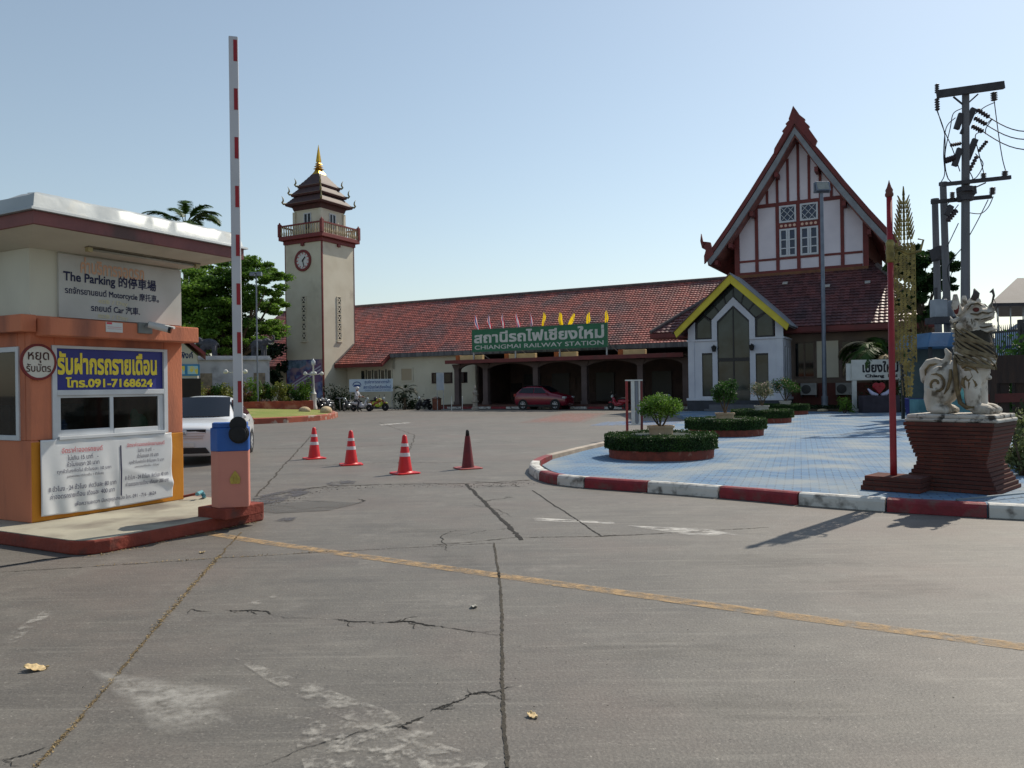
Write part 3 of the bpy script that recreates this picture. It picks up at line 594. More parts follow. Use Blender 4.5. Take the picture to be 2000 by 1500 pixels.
# ------------------------------------------------------------------ traffic cones
cr_ = mat('cone_red', C(206,34,40), C(188,32,38), 4, .45, .06); cw_ = mat('cone_band', C(214,208,210), C(200,194,196), 6, .5)
def cone(label, p, rz):
    t = thing('traffic_cone', label, 'traffic cone', p, rz, 'traffic cones across the lane')
    b = MB(); b.prism([(-.24,-.19),(-.19,-.24),(.19,-.24),(.24,-.19),(.24,.19),(.19,.24),(-.19,.24),(-.24,.19)], 'z', 0, .03); b.build('base', cr_, t, bevel=.01)
    R = lambda z: .145-.105*(z-.03)/.72
    b = MB(); b.lathe([(R(.03)+.02,.03),(R(.05),.05),(R(.72),.72),(R(.75)-.012,.745),(.012,.75)], n=24); b.build('body', cr_, t, smooth=True, autosm=40)
    for z0, z1 in ((.335,.405), (.525,.585)):
        b = MB(); b.lathe([(R(z0)-.002,z0),(R(z0)+.004,z0),(R(z1)+.004,z1),(R(z1)-.002,z1)], n=24); b.build('reflective_band', cw_, t, smooth=True, autosm=40)
    return t
cone('red cone with two white bands, nearest the white car', gr(614,896), .5)
c2 = cone('red cone with two white bands, in the middle of three', gr(686,908), .3)
cone('red cone with two white bands, standing nearest the dark cone', gr(791,925), .6)
t = thing('traffic_cone', 'old dark maroon cone with black tip and no bands', 'traffic cone', gr(914,915), .4, 'traffic cones across the lane')
b = MB(); b.prism([(-.25,-.2),(-.2,-.25),(.2,-.25),(.25,-.2),(.25,.2),(.2,.25),(-.2,.25),(-.25,.2)], 'z', 0, .025); b.build('base', mat('cone_pinkish', C(170,80,76), C(140,66,64), 4, .6), t, bevel=.01)
b = MB(); b.lathe([(.135,.025),(.125,.05),(.05,.66),(.03,.665)], n=20); b.build('body', mat('cone_maroon', C(112,34,40), C(92,30,36), 5, .6, .1), t, smooth=True, autosm=40)
b = MB(); b.lathe([(.042,.66),(.034,.76),(.02,.785),(.005,.788)], n=16); b.build('tip', blackrub, t, smooth=True)
# ------------------------------------------------------------------ railway station (its own frame: x along the front, y into the depth)
tilem = mat('roof_tile', C(182,102,88), C(138,78,72), 3.4, .55, .3, bscale=14, c3=C(120,88,86), s3=.5, lo3=.44, hi3=.68, spec=.5, lo=.3, hi=.7)
tiled = mat('roof_tile_dark', C(120,72,70), C(98,62,64), 2.2, .55, .3, bscale=14, c3=C(84,62,66), s3=.6, lo3=.45, hi3=.65, spec=.5)  # wing and porch tiles, a darker tone than the main roof
brownwall = mat('brown_wall', C(84,66,62), C(70,56,54), 1.5, .8, .2)
gutterm = mat('gutter_grey', C(112,112,114), C(84,84,88), 2, .8, .2, stretch=(3, 1, .3), lo=.4, hi=.6)
beam = mat('timber_red', C(116,48,46), C(100,44,42), 2, .6, .15)
gablew = mat('gable_white', C(220,214,222), C(210,204,213), 1, .8, .08)
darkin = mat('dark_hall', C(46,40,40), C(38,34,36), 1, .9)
frame_dark = mat('frame_dark', C(54,34,30), rough=.6)
tanm = mat('tan_panel', C(206,178,130), C(190,162,116), 3, .7, .1); orangem = mat('orange_end', C(176,96,44), C(150,80,40), 4, .7)
def tiles(mb, o, a, b, L, lim, tw=.26, ch=.3, amp=.026, lift=.055):
    o, a, b = Vector(o), Vector(a).normalized(), Vector(b).normalized(); n = a.cross(b).normalized()
    if n.z < 0: n = -n
    k = int(round(L/ch)); ch = L/k; wave = [0, .8, 1, .5]
    for i in range(k):
        t0, t1 = i*ch, (i+1)*ch; l0, r0 = lim(t0+ch*.25); q0, q1 = int(ceil(l0/tw*4)), int(floor(r0/tw*4))
        if q1-q0 < 2: continue
        vs = []; jit = random.uniform(-.004, .004)
        for q in range(q0, q1+1):
            h = wave[q % 4]*amp; s_ = q*tw/4; base = o+a*s_; hh = random.uniform(-.003, .003)
            vs += [base+b*t0+n*(h*.2-.01), base+b*(t0-.02+jit)+n*(h+lift+hh), base+b*t1+n*(h*1.0+.004)]
        m = q1-q0+1
        mb.add(vs, [f for q in range(m-1) for f in ((3*q, 3*q+3, 3*q+4, 3*q+1), (3*q+1, 3*q+4, 3*q+5, 3*q+2))])
for tm_ in (tilem, tiled):                                            # each tile its own shade
    nt = tm_.node_tree; N = nt.nodes; L = nt.links; bs_ = N['Principled BSDF']; src = bs_.inputs['Base Color'].links[0].from_socket
    tc = N.new('ShaderNodeTexCoord'); sn = N.new('ShaderNodeVectorMath'); sn.operation = 'SNAP'; sn.inputs[1].default_value = (.26, .2435, 50); L.new(tc.outputs['Object'], sn.inputs[0])
    wnz = N.new('ShaderNodeTexWhiteNoise'); wnz.noise_dimensions = '2D'; L.new(sn.outputs[0], wnz.inputs['Vector']); rr = N.new('ShaderNodeMapRange'); rr.inputs[3].default_value = .62; rr.inputs[4].default_value = 1.22; L.new(wnz.outputs['Value'], rr.inputs[0])
    vm = N.new('ShaderNodeVectorMath'); vm.operation = 'SCALE'; L.new(src, vm.inputs[0]); L.new(rr.outputs[0], vm.inputs['Scale']); L.new(vm.outputs[0], bs_.inputs['Base Color'])
st = thing('railway_station', 'long railway station hall with red tiled roof, canopied entrance and tall half timbered gable', 'station building', (OX, OY, 0), -ANG)
SL = (9.77-4.62)/7.0; nb = Vector((0, 1, SL))
b = MB(); LN = hypot(7, 5.15)
tiles(b, (0, 3, 4.62), (1, 0, 0), nb, LN, lambda t: (-33, 22))
tiles(b, (0, 1.75, 3.80), (1, 0, 0), Vector((0, 1.25, .82)), hypot(1.25, .82), lambda t: (-18.6, -13.45))
tiles(b, (0, 1.75, 3.80), (1, 0, 0), Vector((0, 1.25, .82)), hypot(1.25, .82), lambda t: (-33, -22.8))
rf = b.build('roof', tilem, st, fix=False)
b = MB(); b.prism([(3,4.55),(10,9.7),(17,4.55)], 'x', -33, 22); b.prism([(1.75,3.72),(3.2,4.7),(3.2,4.5),(1.8,3.6)], 'x', -18.6, -13.45); b.prism([(1.75,3.72),(3.2,4.7),(3.2,4.5),(1.8,3.6)], 'x', -33, -22.8); b.build('roof_deck', brownwall, rf)
b = MB(); b.tube([(-33,10,9.8),(22,10,9.8)], .17, 8); b.tube([(-18.58,1.7,3.86),(-18.58,3,4.72),(-18.58,4.3,5.65)], .1, 6); b.build('ridge_cap', mat('ridge_grey', C(104,92,90), C(80,72,72), 3, .8, .3), rf)
b = MB(); b.box(-13.3,13.5,2.72,3.0,4.28,4.62); b.build('gutter', gutterm, st)
b = MB(); b.box(-18.62,-13.4,1.68,1.76,3.5,3.78); b.box(-33,-22.8,1.68,1.76,3.5,3.78); b.prism([(1.72,3.5),(1.72,3.75),(3.0,4.6),(3.0,4.3)], 'x', -13.44, -13.36); b.build('eave_board', beam, st)
# walls
b = MB(); b.box(-33,-22.9,3.3,3.6,0,4.4); b.box(-18.5,-13.2,3.3,3.6,0,1.9); b.box(-18.5,-13.2,3.3,3.6,3.3,4.4); b.box(-18.5,-17.0,3.3,3.6,1.9,3.3); b.box(-13.5,-9.4,3.3,3.6,0,4.3); b.box(-9.4,-5.15,3.3,3.6,0,2.0); b.box(-9.4,-5.15,3.3,3.6,2.9,4.3); b.box(-5.9,-5.15,3.3,3.6,2.0,2.9)
for x in (-8.55, -7.35): b.box(x,x+.3,3.3,3.6,2.0,2.9)
b.build('wall', cream, st)
def hole_window(x0, x1, z0, z1, y, parent=st, fr=frame_dark, fw=.09, mull=(), bars=(), gm=glassd, dep=.06):
    f = MB(); f.box(x0,x1,y-dep,y,z0,z0+fw); f.box(x0,x1,y-dep,y,z1-fw,z1); f.box(x0,x0+fw,y-dep,y,z0+fw,z1-fw); f.box(x1-fw,x1,y-dep,y,z0+fw,z1-fw)
    for m_ in mull: f.box(m_-fw/2,m_+fw/2,y-dep,y,z0+fw,z1-fw)
    for m_ in bars: f.box(x0+fw,x1-fw,y-dep*.9,y-.004,m_-fw/3,m_+fw/3)
    o = f.build('window', fr, parent); p = MB(); p.box(x0+fw*.5,x1-fw*.5,y-.02,y-.006,z0+fw*.5,z1-fw*.5); p.build('pane', gm, o); return o
for x in (-9.4, -8.25, -7.05): hole_window(x, x+.85, 2.0, 2.9, 3.3, fw=.12)
for i in range(5): hole_window(-16.95+i*.72, -16.95+i*.72+.55, 1.9, 3.3, 3.3, fr=cream, fw=.08)
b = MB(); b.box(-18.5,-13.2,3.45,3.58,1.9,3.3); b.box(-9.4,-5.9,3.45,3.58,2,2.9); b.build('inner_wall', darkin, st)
hole_window(-12.6, -11.3, 2.2, 3.4, 3.28, fr=cream, fw=.1, gm=mat('board_cream', C(176,160,136), rough=.8))
# open hall under the canopy
b = MB(); b.box(-5.15,13.4,9,9.2,0,4.5); b.box(-5.2,-5.0,3.6,9,0,4.5); b.box(13.2,13.4,3.6,9,0,4.5); b.build('hall_wall', brownwall, st)
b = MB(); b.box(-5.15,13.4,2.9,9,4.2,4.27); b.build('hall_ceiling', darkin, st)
b = MB(); b.box(-6.4,13.6,.1,9,.0,.3); b.box(-6.6,13.8,-.22,.1,0,.15); b.build('hall_floor', mat('hall_floor', C(92,58,48), C(78,50,44), 2, .6, .1), st)
b = MB()
for i in range(16):
    b.mi = i % 2; b.box(-6.8+i*1.3, -6.8+(i+1)*1.3-.01, -.45, -.23, 0, .16)
b.build('platform_kerb', [kr, kw], st, bevel=.015)
b = MB(); b.box(-5.55,13.1,-.45,2.7,3.5,3.7); b.mi = 1; b.box(-5.6,13.15,-.52,-.45,3.46,3.74); b.build('canopy', [brownwall, maroon], st, bevel=.01)
colx = [-2.6, 1.7, 5.6, 9.8]; pil = mat('pillar', C(100,86,84), C(86,74,72), 1.2, .8, .1)
for x in colx+[-5.2, 13.0]:
    b = MB(); b.box(x-.21,x+.21,.5,.92,.3,3.0); b.frustum(x, .71, 3.0, 3.45, .21, .21, .42, .24); b.box(x-.27,x+.27,.44,.98,.3,.55); b.build('column', pil, st, bevel=.015)
for x0, x1 in zip([-5.0]+[x+.2 for x in colx], [x-.2 for x in colx]+[12.8]):
    n = 14; pl = [(x0+(x1-x0)*i/n, 3.02+.38*sin(pi*i/n)**.7) for i in range(n+1)]
    b = MB(); b.prism(pl+[(x1,3.5),(x0,3.5)], 'y', .55, .87); b.build('arch', pil, st)
for k, (x, w) in enumerate([(-4.5, 2.0), (-.2, 2.2), (3.9, 1.4), (8.8, 1.6)]):
    b = MB(); b.box(x,x+w,-.1,.25,3.72,4.08); b.mi = 1; b.box(x-.35,x,-.14,.3,3.6,4.1); o = b.build('roof_beam', [tanm, orangem], st, bevel=.02)
for k, (x, z0) in enumerate([(-4.9, 1.2), (6.2, 1.0), (7.4, 1.3), (10.9, 1.5), (2.8, 1.1), (.3, 1.3), (12.0, 1.0)]):
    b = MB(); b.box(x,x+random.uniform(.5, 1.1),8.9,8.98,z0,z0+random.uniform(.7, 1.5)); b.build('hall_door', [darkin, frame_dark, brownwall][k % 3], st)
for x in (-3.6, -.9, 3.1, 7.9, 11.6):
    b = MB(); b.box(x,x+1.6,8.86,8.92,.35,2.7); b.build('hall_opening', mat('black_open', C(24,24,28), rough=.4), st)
# right wing
b = MB(); b.box(15.7,27.2,-5.6,-5.3,1.55,4.6); b.box(27.0,27.2,-5.3,6,0,4.6); b.box(15.7,15.9,-5.3,3.6,0,4.6); b.build('wing_wall', mat('wing_cream', C(120,104,92), C(104,90,82), 1, .8, .1), st)
b = MB(); b.box(15.68,27.25,-5.64,-5.28,0,1.6); b.build('plinth_wall', mat('plinth_red', C(96,50,44), C(80,44,40), 2, .8, .2), st)
for x0, x1 in ((20.9, 22.0), (23.3, 24.3), (24.9, 26.2), (17, 18)): hole_window(x0, x1, 1.9, 3.9, -5.6, mull=((x0+x1)/2,), fw=.08, fr=mat('frame_brown', C(92,76,66), rough=.6))
b = MB(); b.box(22.1,23.2,-5.66,-5.6,1.9,3.9); b.build('wall_panel', cream, st)
E0 = -6.6; wz = 4.68; wl, wr = 12.95, 27.9; WD = 9.0
b = MB(); bb = Vector((0, 1, SL)); LW = hypot(WD, WD*SL); kk = WD/LW
tiles(b, (0, E0, wz), (1, 0, 0), bb, LW, lambda t: (wl+t*kk*.93, wr-t*kk*.6))
tiles(b, (wr, 0, wz), (0, 1, 0), Vector((-.6, 0, SL)), hypot(WD*.6, WD*SL), lambda t: (E0+t*1.06, 14))
tiles(b, (wl, 0, wz), (0, 1, 0), Vector((.93, 0, SL)), hypot(WD*.93, WD*SL), lambda t: (E0+t*.85, 6))
rf2 = b.build('wing_roof', tiled, st, fix=False)
b = MB(); zt = wz+WD*SL
b.add([(wl,E0,wz-.06),(wr,E0,wz-.06),(wr-WD*.6,E0+WD,zt-.06),(wl+WD*.93,E0+WD,zt-.06),(wl,16,wz-.06),(wr,16,wz-.06),(wr-WD*.6,10,zt-.06),(wl+WD*.93,10,zt-.06)], [(0,1,2,3),(1,5,6,2),(0,3,7,4),(4,7,6,5),(3,2,6,7),(0,4,5,1)]); b.build('roof_deck', brownwall, rf2)
b = MB(); b.tube([(wl,E0,wz+.06),(wl+WD*.4,E0+WD*.43,wz+WD*.43*SL+.07)], .13, 8); b.tube([(wr,E0,wz+.06),(wr-WD*.33,E0+WD*.55,wz+WD*.55*SL+.07)], .13, 8); b.build('hip_cap', MATS['ridge_grey'], rf2)
b = MB(); b.box(wl-.02,wr+.02,E0-.06,E0-.002,wz-.28,wz-.02); b.box(wl,wr,E0,-5.6,wz-.34,wz-.28); b.build('eave_board', maroon, st)
for k, (q, f_) in enumerate(((16.9,.52),(19.9,.42),(22.3,.36),(24.4,.37))):
    b = MB(); v_ = E0+WD*f_; z_ = wz+WD*f_*SL; b.prism([(v_-.12,z_+.02),(v_+.1,z_+.12),(v_+.1,z_+.2),(v_-.12,z_+.08)], 'x', q, q+.28); b.build('roof_hook', mat('hook_pale', C(176,170,164), rough=.6), rf2)
# gable house on top
gv = -1.8
gp_ = [(17.12,8.1),(24.33,8.1),(24.33,11.25),(23.1,12.55),(20.74,16.2),(18.25,12.55),(17.14,11.0)]
b = MB(); b.prism(gp_, 'y', gv, gv+.2); b.build('gable_wall', gablew, st); b = MB(); b.box(17.0,24.45,gv+.2,13,6.5,11.05); b.build('side_wall', mat('brick_red_wall', C(112,58,50), C(92,52,48), 2, .85, .3, c3=C(150,130,124), s3=.5, lo3=.6, hi3=.75), st)
b = MB(); b.box(16.95,24.5,gv-.14,gv,8.05,8.34); b.build('sill_beam', mat('sill_ochre', C(122,84,58), C(104,72,52), 2, .8, .1), st)
bw = .2
def stud(x, z0, z1, w=bw): b.box(x-w/2,x+w/2,gv-.05,gv-.003,z0,z1)
b = MB()
top = lambda x: 16.2-abs(x-20.74)*1.465-.1 if abs(x-20.74) < 2.4 else 12.55-(abs(x-20.74)-2.4)*1.22-.05
for x in (18.24, 19.48, 20.69, 21.92, 23.13): stud(x, 8.35, 12.38)
for x in (18.9, 19.5, 20.12, 20.72, 21.33, 21.95, 22.56): stud(x, 12.6, top(x), .15)
for x, w in ((17.05, .3), (24.38, .3)): b.box(x-w/2,x+w/2,gv-.08,gv-.002,8.1,11.15)
b.box(17.2,24.2,gv-.055,gv-.002,8.34,8.5); b.box(18.14,23.23,gv-.06,gv-.004,12.38,12.6)
for a_, c_ in ((17.2, 18.14), (18.34, 19.38), (19.58, 20.59), (20.79, 21.82), (22.02, 23.03), (23.23, 24.2)): b.box(a_,c_,gv-.045,gv-.003,9.12,9.25)
b.box(19.58,20.59,gv-.05,gv-.003,10.98,11.32); b.box(20.79,21.82,gv-.05,gv-.003,10.98,11.32)
b.build('timber_frame', beam, st)
b = MB()
for x0 in (19.72, 20.92):
    for i in range(4): b.M = Matrix.Translation((x0+i*.25, gv-.05, 11.15)) @ Matrix.Rotation(pi/2, 4, 'X'); b.lathe([(.085,0),(.085,.015)], n=10)
b.M = None; b.build('roundels', mat('roundel', C(214,180,160), rough=.7), st)
wfr = mat('gable_frame', C(196,200,206), rough=.5); bgl = mat('blue_glass', C(34,46,78), C(28,38,62), 2, .1)
for x0, x1 in ((19.6, 20.58), (20.8, 21.81)):
    o = hole_window(x0, x1, 9.28, 10.96, gv, fr=wfr, mull=((x0+x1)/2-.06, (x0+x1)/2+.06), bars=(9.78, 10.3), gm=bgl, fw=.1, dep=.09)
    f = MB(); f.box(x0,x1,gv-.09,gv,11.34,11.44); f.box(x0,x1,gv-.09,gv,12.27,12.37); f.box(x0,x0+.1,gv-.09,gv,11.44,12.27); f.box(x1-.1,x1,gv-.09,gv,11.44,12.27)
    w_ = x1-x0-.2; h_ = .83
    for i in range(-1, 3):
        for sg in (1, -1):
            xa = x0+.1+w_*i/2; xb = xa+w_*(h_/w_)*.9; pa, pb = [xa, 11.44], [xb, 12.27]
            for P_, Q_ in ((pa, pb), (pb, pa)):
                if P_[0] < x0+.1: tt = (x0+.1-P_[0])/(Q_[0]-P_[0]) if Q_[0] != P_[0] else 0; P_[1] += (Q_[1]-P_[1])*tt; P_[0] = x0+.1
                if P_[0] > x1-.1: tt = (x1-.1-P_[0])/(Q_[0]-P_[0]) if Q_[0] != P_[0] else 0; P_[1] += (Q_[1]-P_[1])*tt; P_[0] = x1-.1
            if min(pa[1], pb[1]) < 11.43 or max(pa[1], pb[1]) > 12.28 or abs(pa[0]-pb[0]) < .05: continue
            if sg < 0: pa, pb = [pa[0], 11.44+12.27-pa[1]], [pb[0], 11.44+12.27-pb[1]]
            f.bar((pa[0], gv-.05-.01*sg, pa[1]), (pb[0], gv-.05-.01*sg, pb[1]), .03)
    o = f.build('window', wfr, st); p = MB(); p.box(x0+.05,x1-.05,gv-.02,gv-.006,11.4,12.3); p.build('pane', bgl, o)
cx = 20.72
half = [(0,16.75),(1.2,14.95),(2.55,12.95),(3.8,11.2),(4.75,9.95),(5.3,9.3)]
lo = [(0,16.15),(1.1,14.45),(2.4,12.5),(3.6,10.8),(4.6,9.5),(5.25,9.0)]
for sg in (-1, 1):
    H_ = [(cx+sg*x, z) for x, z in half]; L_ = [(cx+sg*x, z) for x, z in lo]
    b = MB(); b.prism(H_+L_[::-1], 'y', gv-.98, 13); rs = b.build('gable_roof', mat('gable_soffit', C(150,98,90), C(124,82,78), 1.5, .7, .1), st)
    b = MB(); up = [(cx+sg*(x+.16), z+.2) for x, z in half]; up[0] = (cx, 17.0); b.prism(up+[(x, z) for x, z in H_[::-1]], 'y', gv-1.12, 13.1); b.build('roof_covering', maroon, rs)
    mid = [(cx+sg*(x-.02), z-.06) for x, z in half]; mid2 = [(cx+sg*(x-.22), z-.3) for x, z in half]; mid[0] = (cx, 16.72); mid2[0] = (cx, 16.3)
    b = MB(); b.prism(mid+mid2[::-1], 'y', gv-1.1, gv-.99); b.build('barge_board', mat('barge_grey', C(134,138,144), C(118,122,128), 2, .6, .05), rs)
    for k in (.22, .45, .68, .88):
        i = k*5; j = int(i); f_ = i-j; x = lo[j][0]*(1-f_)+lo[min(5, j+1)][0]*f_; z = lo[j][1]*(1-f_)+lo[min(5, j+1)][1]*f_
        b = MB(); b.box(cx+sg*(x-.1)-.1,cx+sg*(x-.1)+.1,gv-.95,gv-.06,z-.28,z-.0); b.build('purlin_end', beam, st)
b = MB(); yv0, yv1 = gv-1.2, gv-.95
Lf = [(cx-.05,17.95),(cx-.32,17.2),(cx-.28,17.15),(cx-.5,16.95),(cx-.42,16.86),(cx-.7,16.55),(cx-.62,16.45),(cx-1.15,15.6),(cx-1.2,15.3),(cx-1.02,15.25),(cx,16.9)]
Rf = [(cx-.05,17.95),(cx,16.9),(cx+1.1,15.35),(cx+1.25,15.7),(cx+.78,16.5),(cx+.84,16.6),(cx+.55,16.95),(cx+.6,17.05),(cx+.3,17.35),(cx+.22,17.5)]
b.prism(Lf, 'y', yv0, yv1); b.prism(Rf, 'y', yv0, yv1); b.build('apex_finial', beam, st)
b = MB(); x = cx-5.3; b.prism([(x-.15,9.1),(x+.45,9.7),(x+.35,10.0),(x+.25,10.4),(x+.05,10.45),(x-.12,10.35),(x-.2,10.15),(x-.12,10.05),(x-.22,10.5),(x-.32,11.0),(x-.38,10.55),(x-.28,10.1),(x-.05,9.95),(x-.1,9.75),(x-.16,9.6)], 'y', gv-1.15, gv-.98)
b.build('eave_finial', beam, st)
# air conditioning units by the wing wall
def ac(label, x):
    t = thing('air_conditioner', label, 'air conditioner', W(x, -5.95), -ANG, 'air conditioning units on the wing wall')
    b = MB(); b.box(-.42,.42,-.16,.16,.95,1.6); b.build('casing', mat('ac_grey', C(150,150,148), C(130,130,130), 4, .6), t, bevel=.02)
    b = MB(); b.M = Matrix.Translation((-.12, -.165, 1.27)) @ Matrix.Rotation(pi/2, 4, 'X'); b.lathe([(.25,0),(.25,.015),(.06,.03)], n=20); b.build('fan_grille', darkmetal, t)
    b = MB(); b.box(-.4,-.34,-.1,.35,.85,.95); b.box(.34,.4,-.1,.35,.85,.95); b.build('bracket', darkmetal, t)
ac('left air conditioning unit, right beside the white entrance porch', 21.7); ac('right air conditioning unit, close to the tall floodlight mast', 23.5)

# ------------------------------------------------------------------ clock tower
TW = W(-20.7, 2.42); tw = thing('clock_tower', 'tall cream clock tower with balustraded balcony and tiered tile roof under a golden spire', 'clock tower', TW, -ANG)
h = 2.12; b = MB(); b.box(-h,h,-h,h,0,15.0); b.build('shaft', cream, tw)
b = MB(); tm = mat('tower_maroon', C(124,52,50), C(110,46,46), 2, .65, .15)
for sx, sy in ((1,-1),(-1,-1),(1,1)): b.box(sx*h-.1+.012*sx,sx*h+.1+.012*sx-.08*sx,sy*h-.02,sy*h+.1,0,14.6) if sx*sy < 0 and sx > 0 else b.box(sx*h-.03,sx*h+.03,sy*h-.03,sy*h+.03,0,14.6)
b.build('corner_trim', tm, tw)
b = MB(); b.box(-h-.12,h+.12,-h-.12,h+.12,14.45,14.8); b.box(-2.52,2.52,-2.52,2.52,14.8,15.15); b.box(-.18,.18,-h-.16,-h,14.2,14.45); b.box(h,h+.16,-.18,.18,14.2,14.45); b.build('balcony_slab', tm, tw, bevel=.03)
balm = mat('baluster', C(190,176,146), C(170,156,128), 3, .8)
for k in range(4):
    R_ = Matrix.Rotation(k*pi/2, 4, 'Z'); b = MB(); b.M = R_
    b.box(-2.4,2.4,-2.5,-2.34,16.0,16.12)
    b.mi = 1
    for i in range(17): x = -2.2+i*4.4/16; b.lathe([(.05,0),(.09,.25),(.045,.5),(.07,.85)], x, -2.42, 15.15, n=6)
    b.build('balustrade', [tm, balm], tw)
for sx in (-1, 1):
    for sy in (-1, 1):
        b = MB(); b.box(sx*2.43-.13,sx*2.43+.13,sy*2.43-.13,sy*2.43+.13,15.15,16.25); b.frustum(sx*2.43, sy*2.43, 16.25, 16.42, .08, .08, .03, .03); b.build('balcony_post', tm, tw)
b = MB(); b.frustum(0, 0, 15.15, 17.4, 1.5, 1.5, 1.5, 1.5); b.frustum(0, 0, 17.4, 18.1, 1.52, 1.52, 1.75, 1.75)
for sx in (-1, 1):
    for sy in (-1, 1): b.box(sx*1.5-.14,sx*1.5+.14,sy*1.5-.14,sy*1.5+.14,15.15,17.4)
b.build('lantern_room', cream, tw, bevel=.01)
for k in range(4):
    R_ = Matrix.Rotation(k*pi/2, 4, 'Z'); f = MB(); f.M = R_; f.box(-.42,-.34,-1.56,-1.5,15.4,17.2); f.box(.34,.42,-1.56,-1.5,15.4,17.2); f.box(-.34,.34,-1.56,-1.5,17.12,17.2); f.box(-.05,.05,-1.555,-1.5,15.4,17.12)
    o = f.build('window', alum, tw); p = MB(); p.M = R_; p.box(-.34,.34,-1.515,-1.503,15.4,17.12); p.build('pane', glassd, o)
ttile = mat('tower_tile', C(78,52,50), C(60,44,44), 4, .6, .4); gold = mat('gold_leaf', C(206,166,60), C(186,142,48), 5, .32, .1, metal=.85)
for k, (o_, zi, i_, zo) in enumerate([(2.12, 18.78, 1.45, 18.05), (1.75, 19.62, 1.12, 18.92), (1.34, 20.85, .42, 19.7)]):
    b = MB(); n = 5
    for j in range(n):
        f0, f1 = j/n, (j+1)/n; e = lambda f: o_+(i_-o_)*f; zz = lambda f: zo+(zi-zo)*(f**1.15)
        b.frustum(0, 0, zz(f0)+.02, zz(f1)+.05, e(f0)+.03, e(f0)+.03, e(f1)+.04, e(f1)+.04)
    b.build('roof_tier', ttile, tw)
    b = MB(); b.frustum(0, 0, zo-.14, zo+.03, o_*.97, o_*.97, o_+.02, o_+.02); b.frustum(0, 0, zo-.55, zo-.14, o_*.74, o_*.74, o_*.8, o_*.8); b.mi = 1; b.box(-o_-.035,o_+.035,-o_-.035,o_+.035,zo+.0,zo+.035); b.build('tier_fascia', [mat('tier_maroon', C(84,44,44), C(68,40,40), 3, .7), mat('tier_trim', C(120,100,90), rough=.7)], tw)
    for sx in (-1, 1):
        for sy in (-1, 1):
            d = Vector((sx, sy, 0)).normalized(); p = Vector((sx*o_, sy*o_, zo+.05)); q = [p+d*u_+Vector((0, 0, w_)) for u_, w_ in ((-.15, .05), (.1, .0), (.2, .12), (.1, .3), (.12, .5), (.24, .72))]
            b = MB(); b.tube(q, [.07, .09, .09, .075, .05, .008], 7); b.build('corner_finial', mat('naga_green', C(96,108,96), C(150,124,60), 6, .5, metal=.3), tw, smooth=True)
b = MB(); b.frustum(0, 0, 20.7, 21.15, .55, .55, .3, .3); b.frustum(0, 0, 21.15, 21.4, .3, .3, .2, .2)
for k in range(3): b.frustum(0, 0, 21.4+k*.22, 21.56+k*.22, .36-k*.06, .36-k*.06, .16-k*.02, .16-k*.02)
b.frustum(0, 0, 22.05, 22.3, .17, .17, .15, .15); b.frustum(0, 0, 22.3, 23.6, .15, .15, .008, .008); b.build('spire', gold, tw)
b = MB(); b.M = Matrix.Translation((-.02, -h, 12.92)) @ Matrix.Rotation(pi/2, 4, 'X'); b.lathe([(.95,-.02),(.95,.08),(.72,.1),(.72,.03)], n=40); ck = b.build('clock', tm, tw, smooth=True, autosm=35)
b = MB(); b.M = Matrix.Translation((-.02, -h, 12.92)) @ Matrix.Rotation(pi/2, 4, 'X'); b.lathe([(.73,.0),(.73,.04)], n=40); b.build('clock_face', mat('clock_white', C(206,206,204), rough=.5), ck)
b = MB(); HM = lambda a, r0, r1, w: b.bar((-.02+sin(a)*r0, -h-.06, 12.92+cos(a)*r0), (-.02+sin(a)*r1, -h-.06, 12.92+cos(a)*r1), .02, w)
for k in range(12): HM(k*pi/6, .54, .68, .07)
b.build('hour_marks', redink, ck); 
for a_, r_, w_ in ((radians(43), .42, .1), (radians(165), .6, .07)):
    b = MB(); b.bar((-.02-sin(a_)*.1, -h-.08, 12.92-cos(a_)*.1), (-.02+sin(a_)*r_, -h-.08, 12.92+cos(a_)*r_), .02, w_); b.build('clock_hand', mat('hand_black', C(24,24,26), rough=.5), ck)
# cut-out lattices
for face in (0, 1):
    R_ = Matrix.Rotation(face*pi/2, 4, 'Z'); b = MB(); b.M = R_; p = MB(); p.M = R_
    for i in range(5):
        z = 6.3+i*.78
        p.box(-.22,.22,-h-.012,-h-.003,z-.2,z+.32)
        b.bar((-.22, -h-.03, z-.18), (.22, -h-.03, z+.3), .03, .08); b.bar((.22, -h-.034, z-.18), (-.22, -h-.034, z+.3), .03, .08)
        for sx in (-1, 1): b.box(sx*.25-.04,sx*.25+.04,-h-.06,-h-.002,z-.3,z+.4)
        b.box(-.21,.21,-h-.05,-h-.003,z+.34,z+.4); b.box(-.21,.21,-h-.05,-h-.003,z-.3,z-.24)
    b.box(-.36,.36,-h-.12,-h-.002,5.78,5.9)
    o = b.build('lattice', cream, tw); p.build('lattice_opening', mat('lattice_dark', C(40,38,38), rough=.9), o)
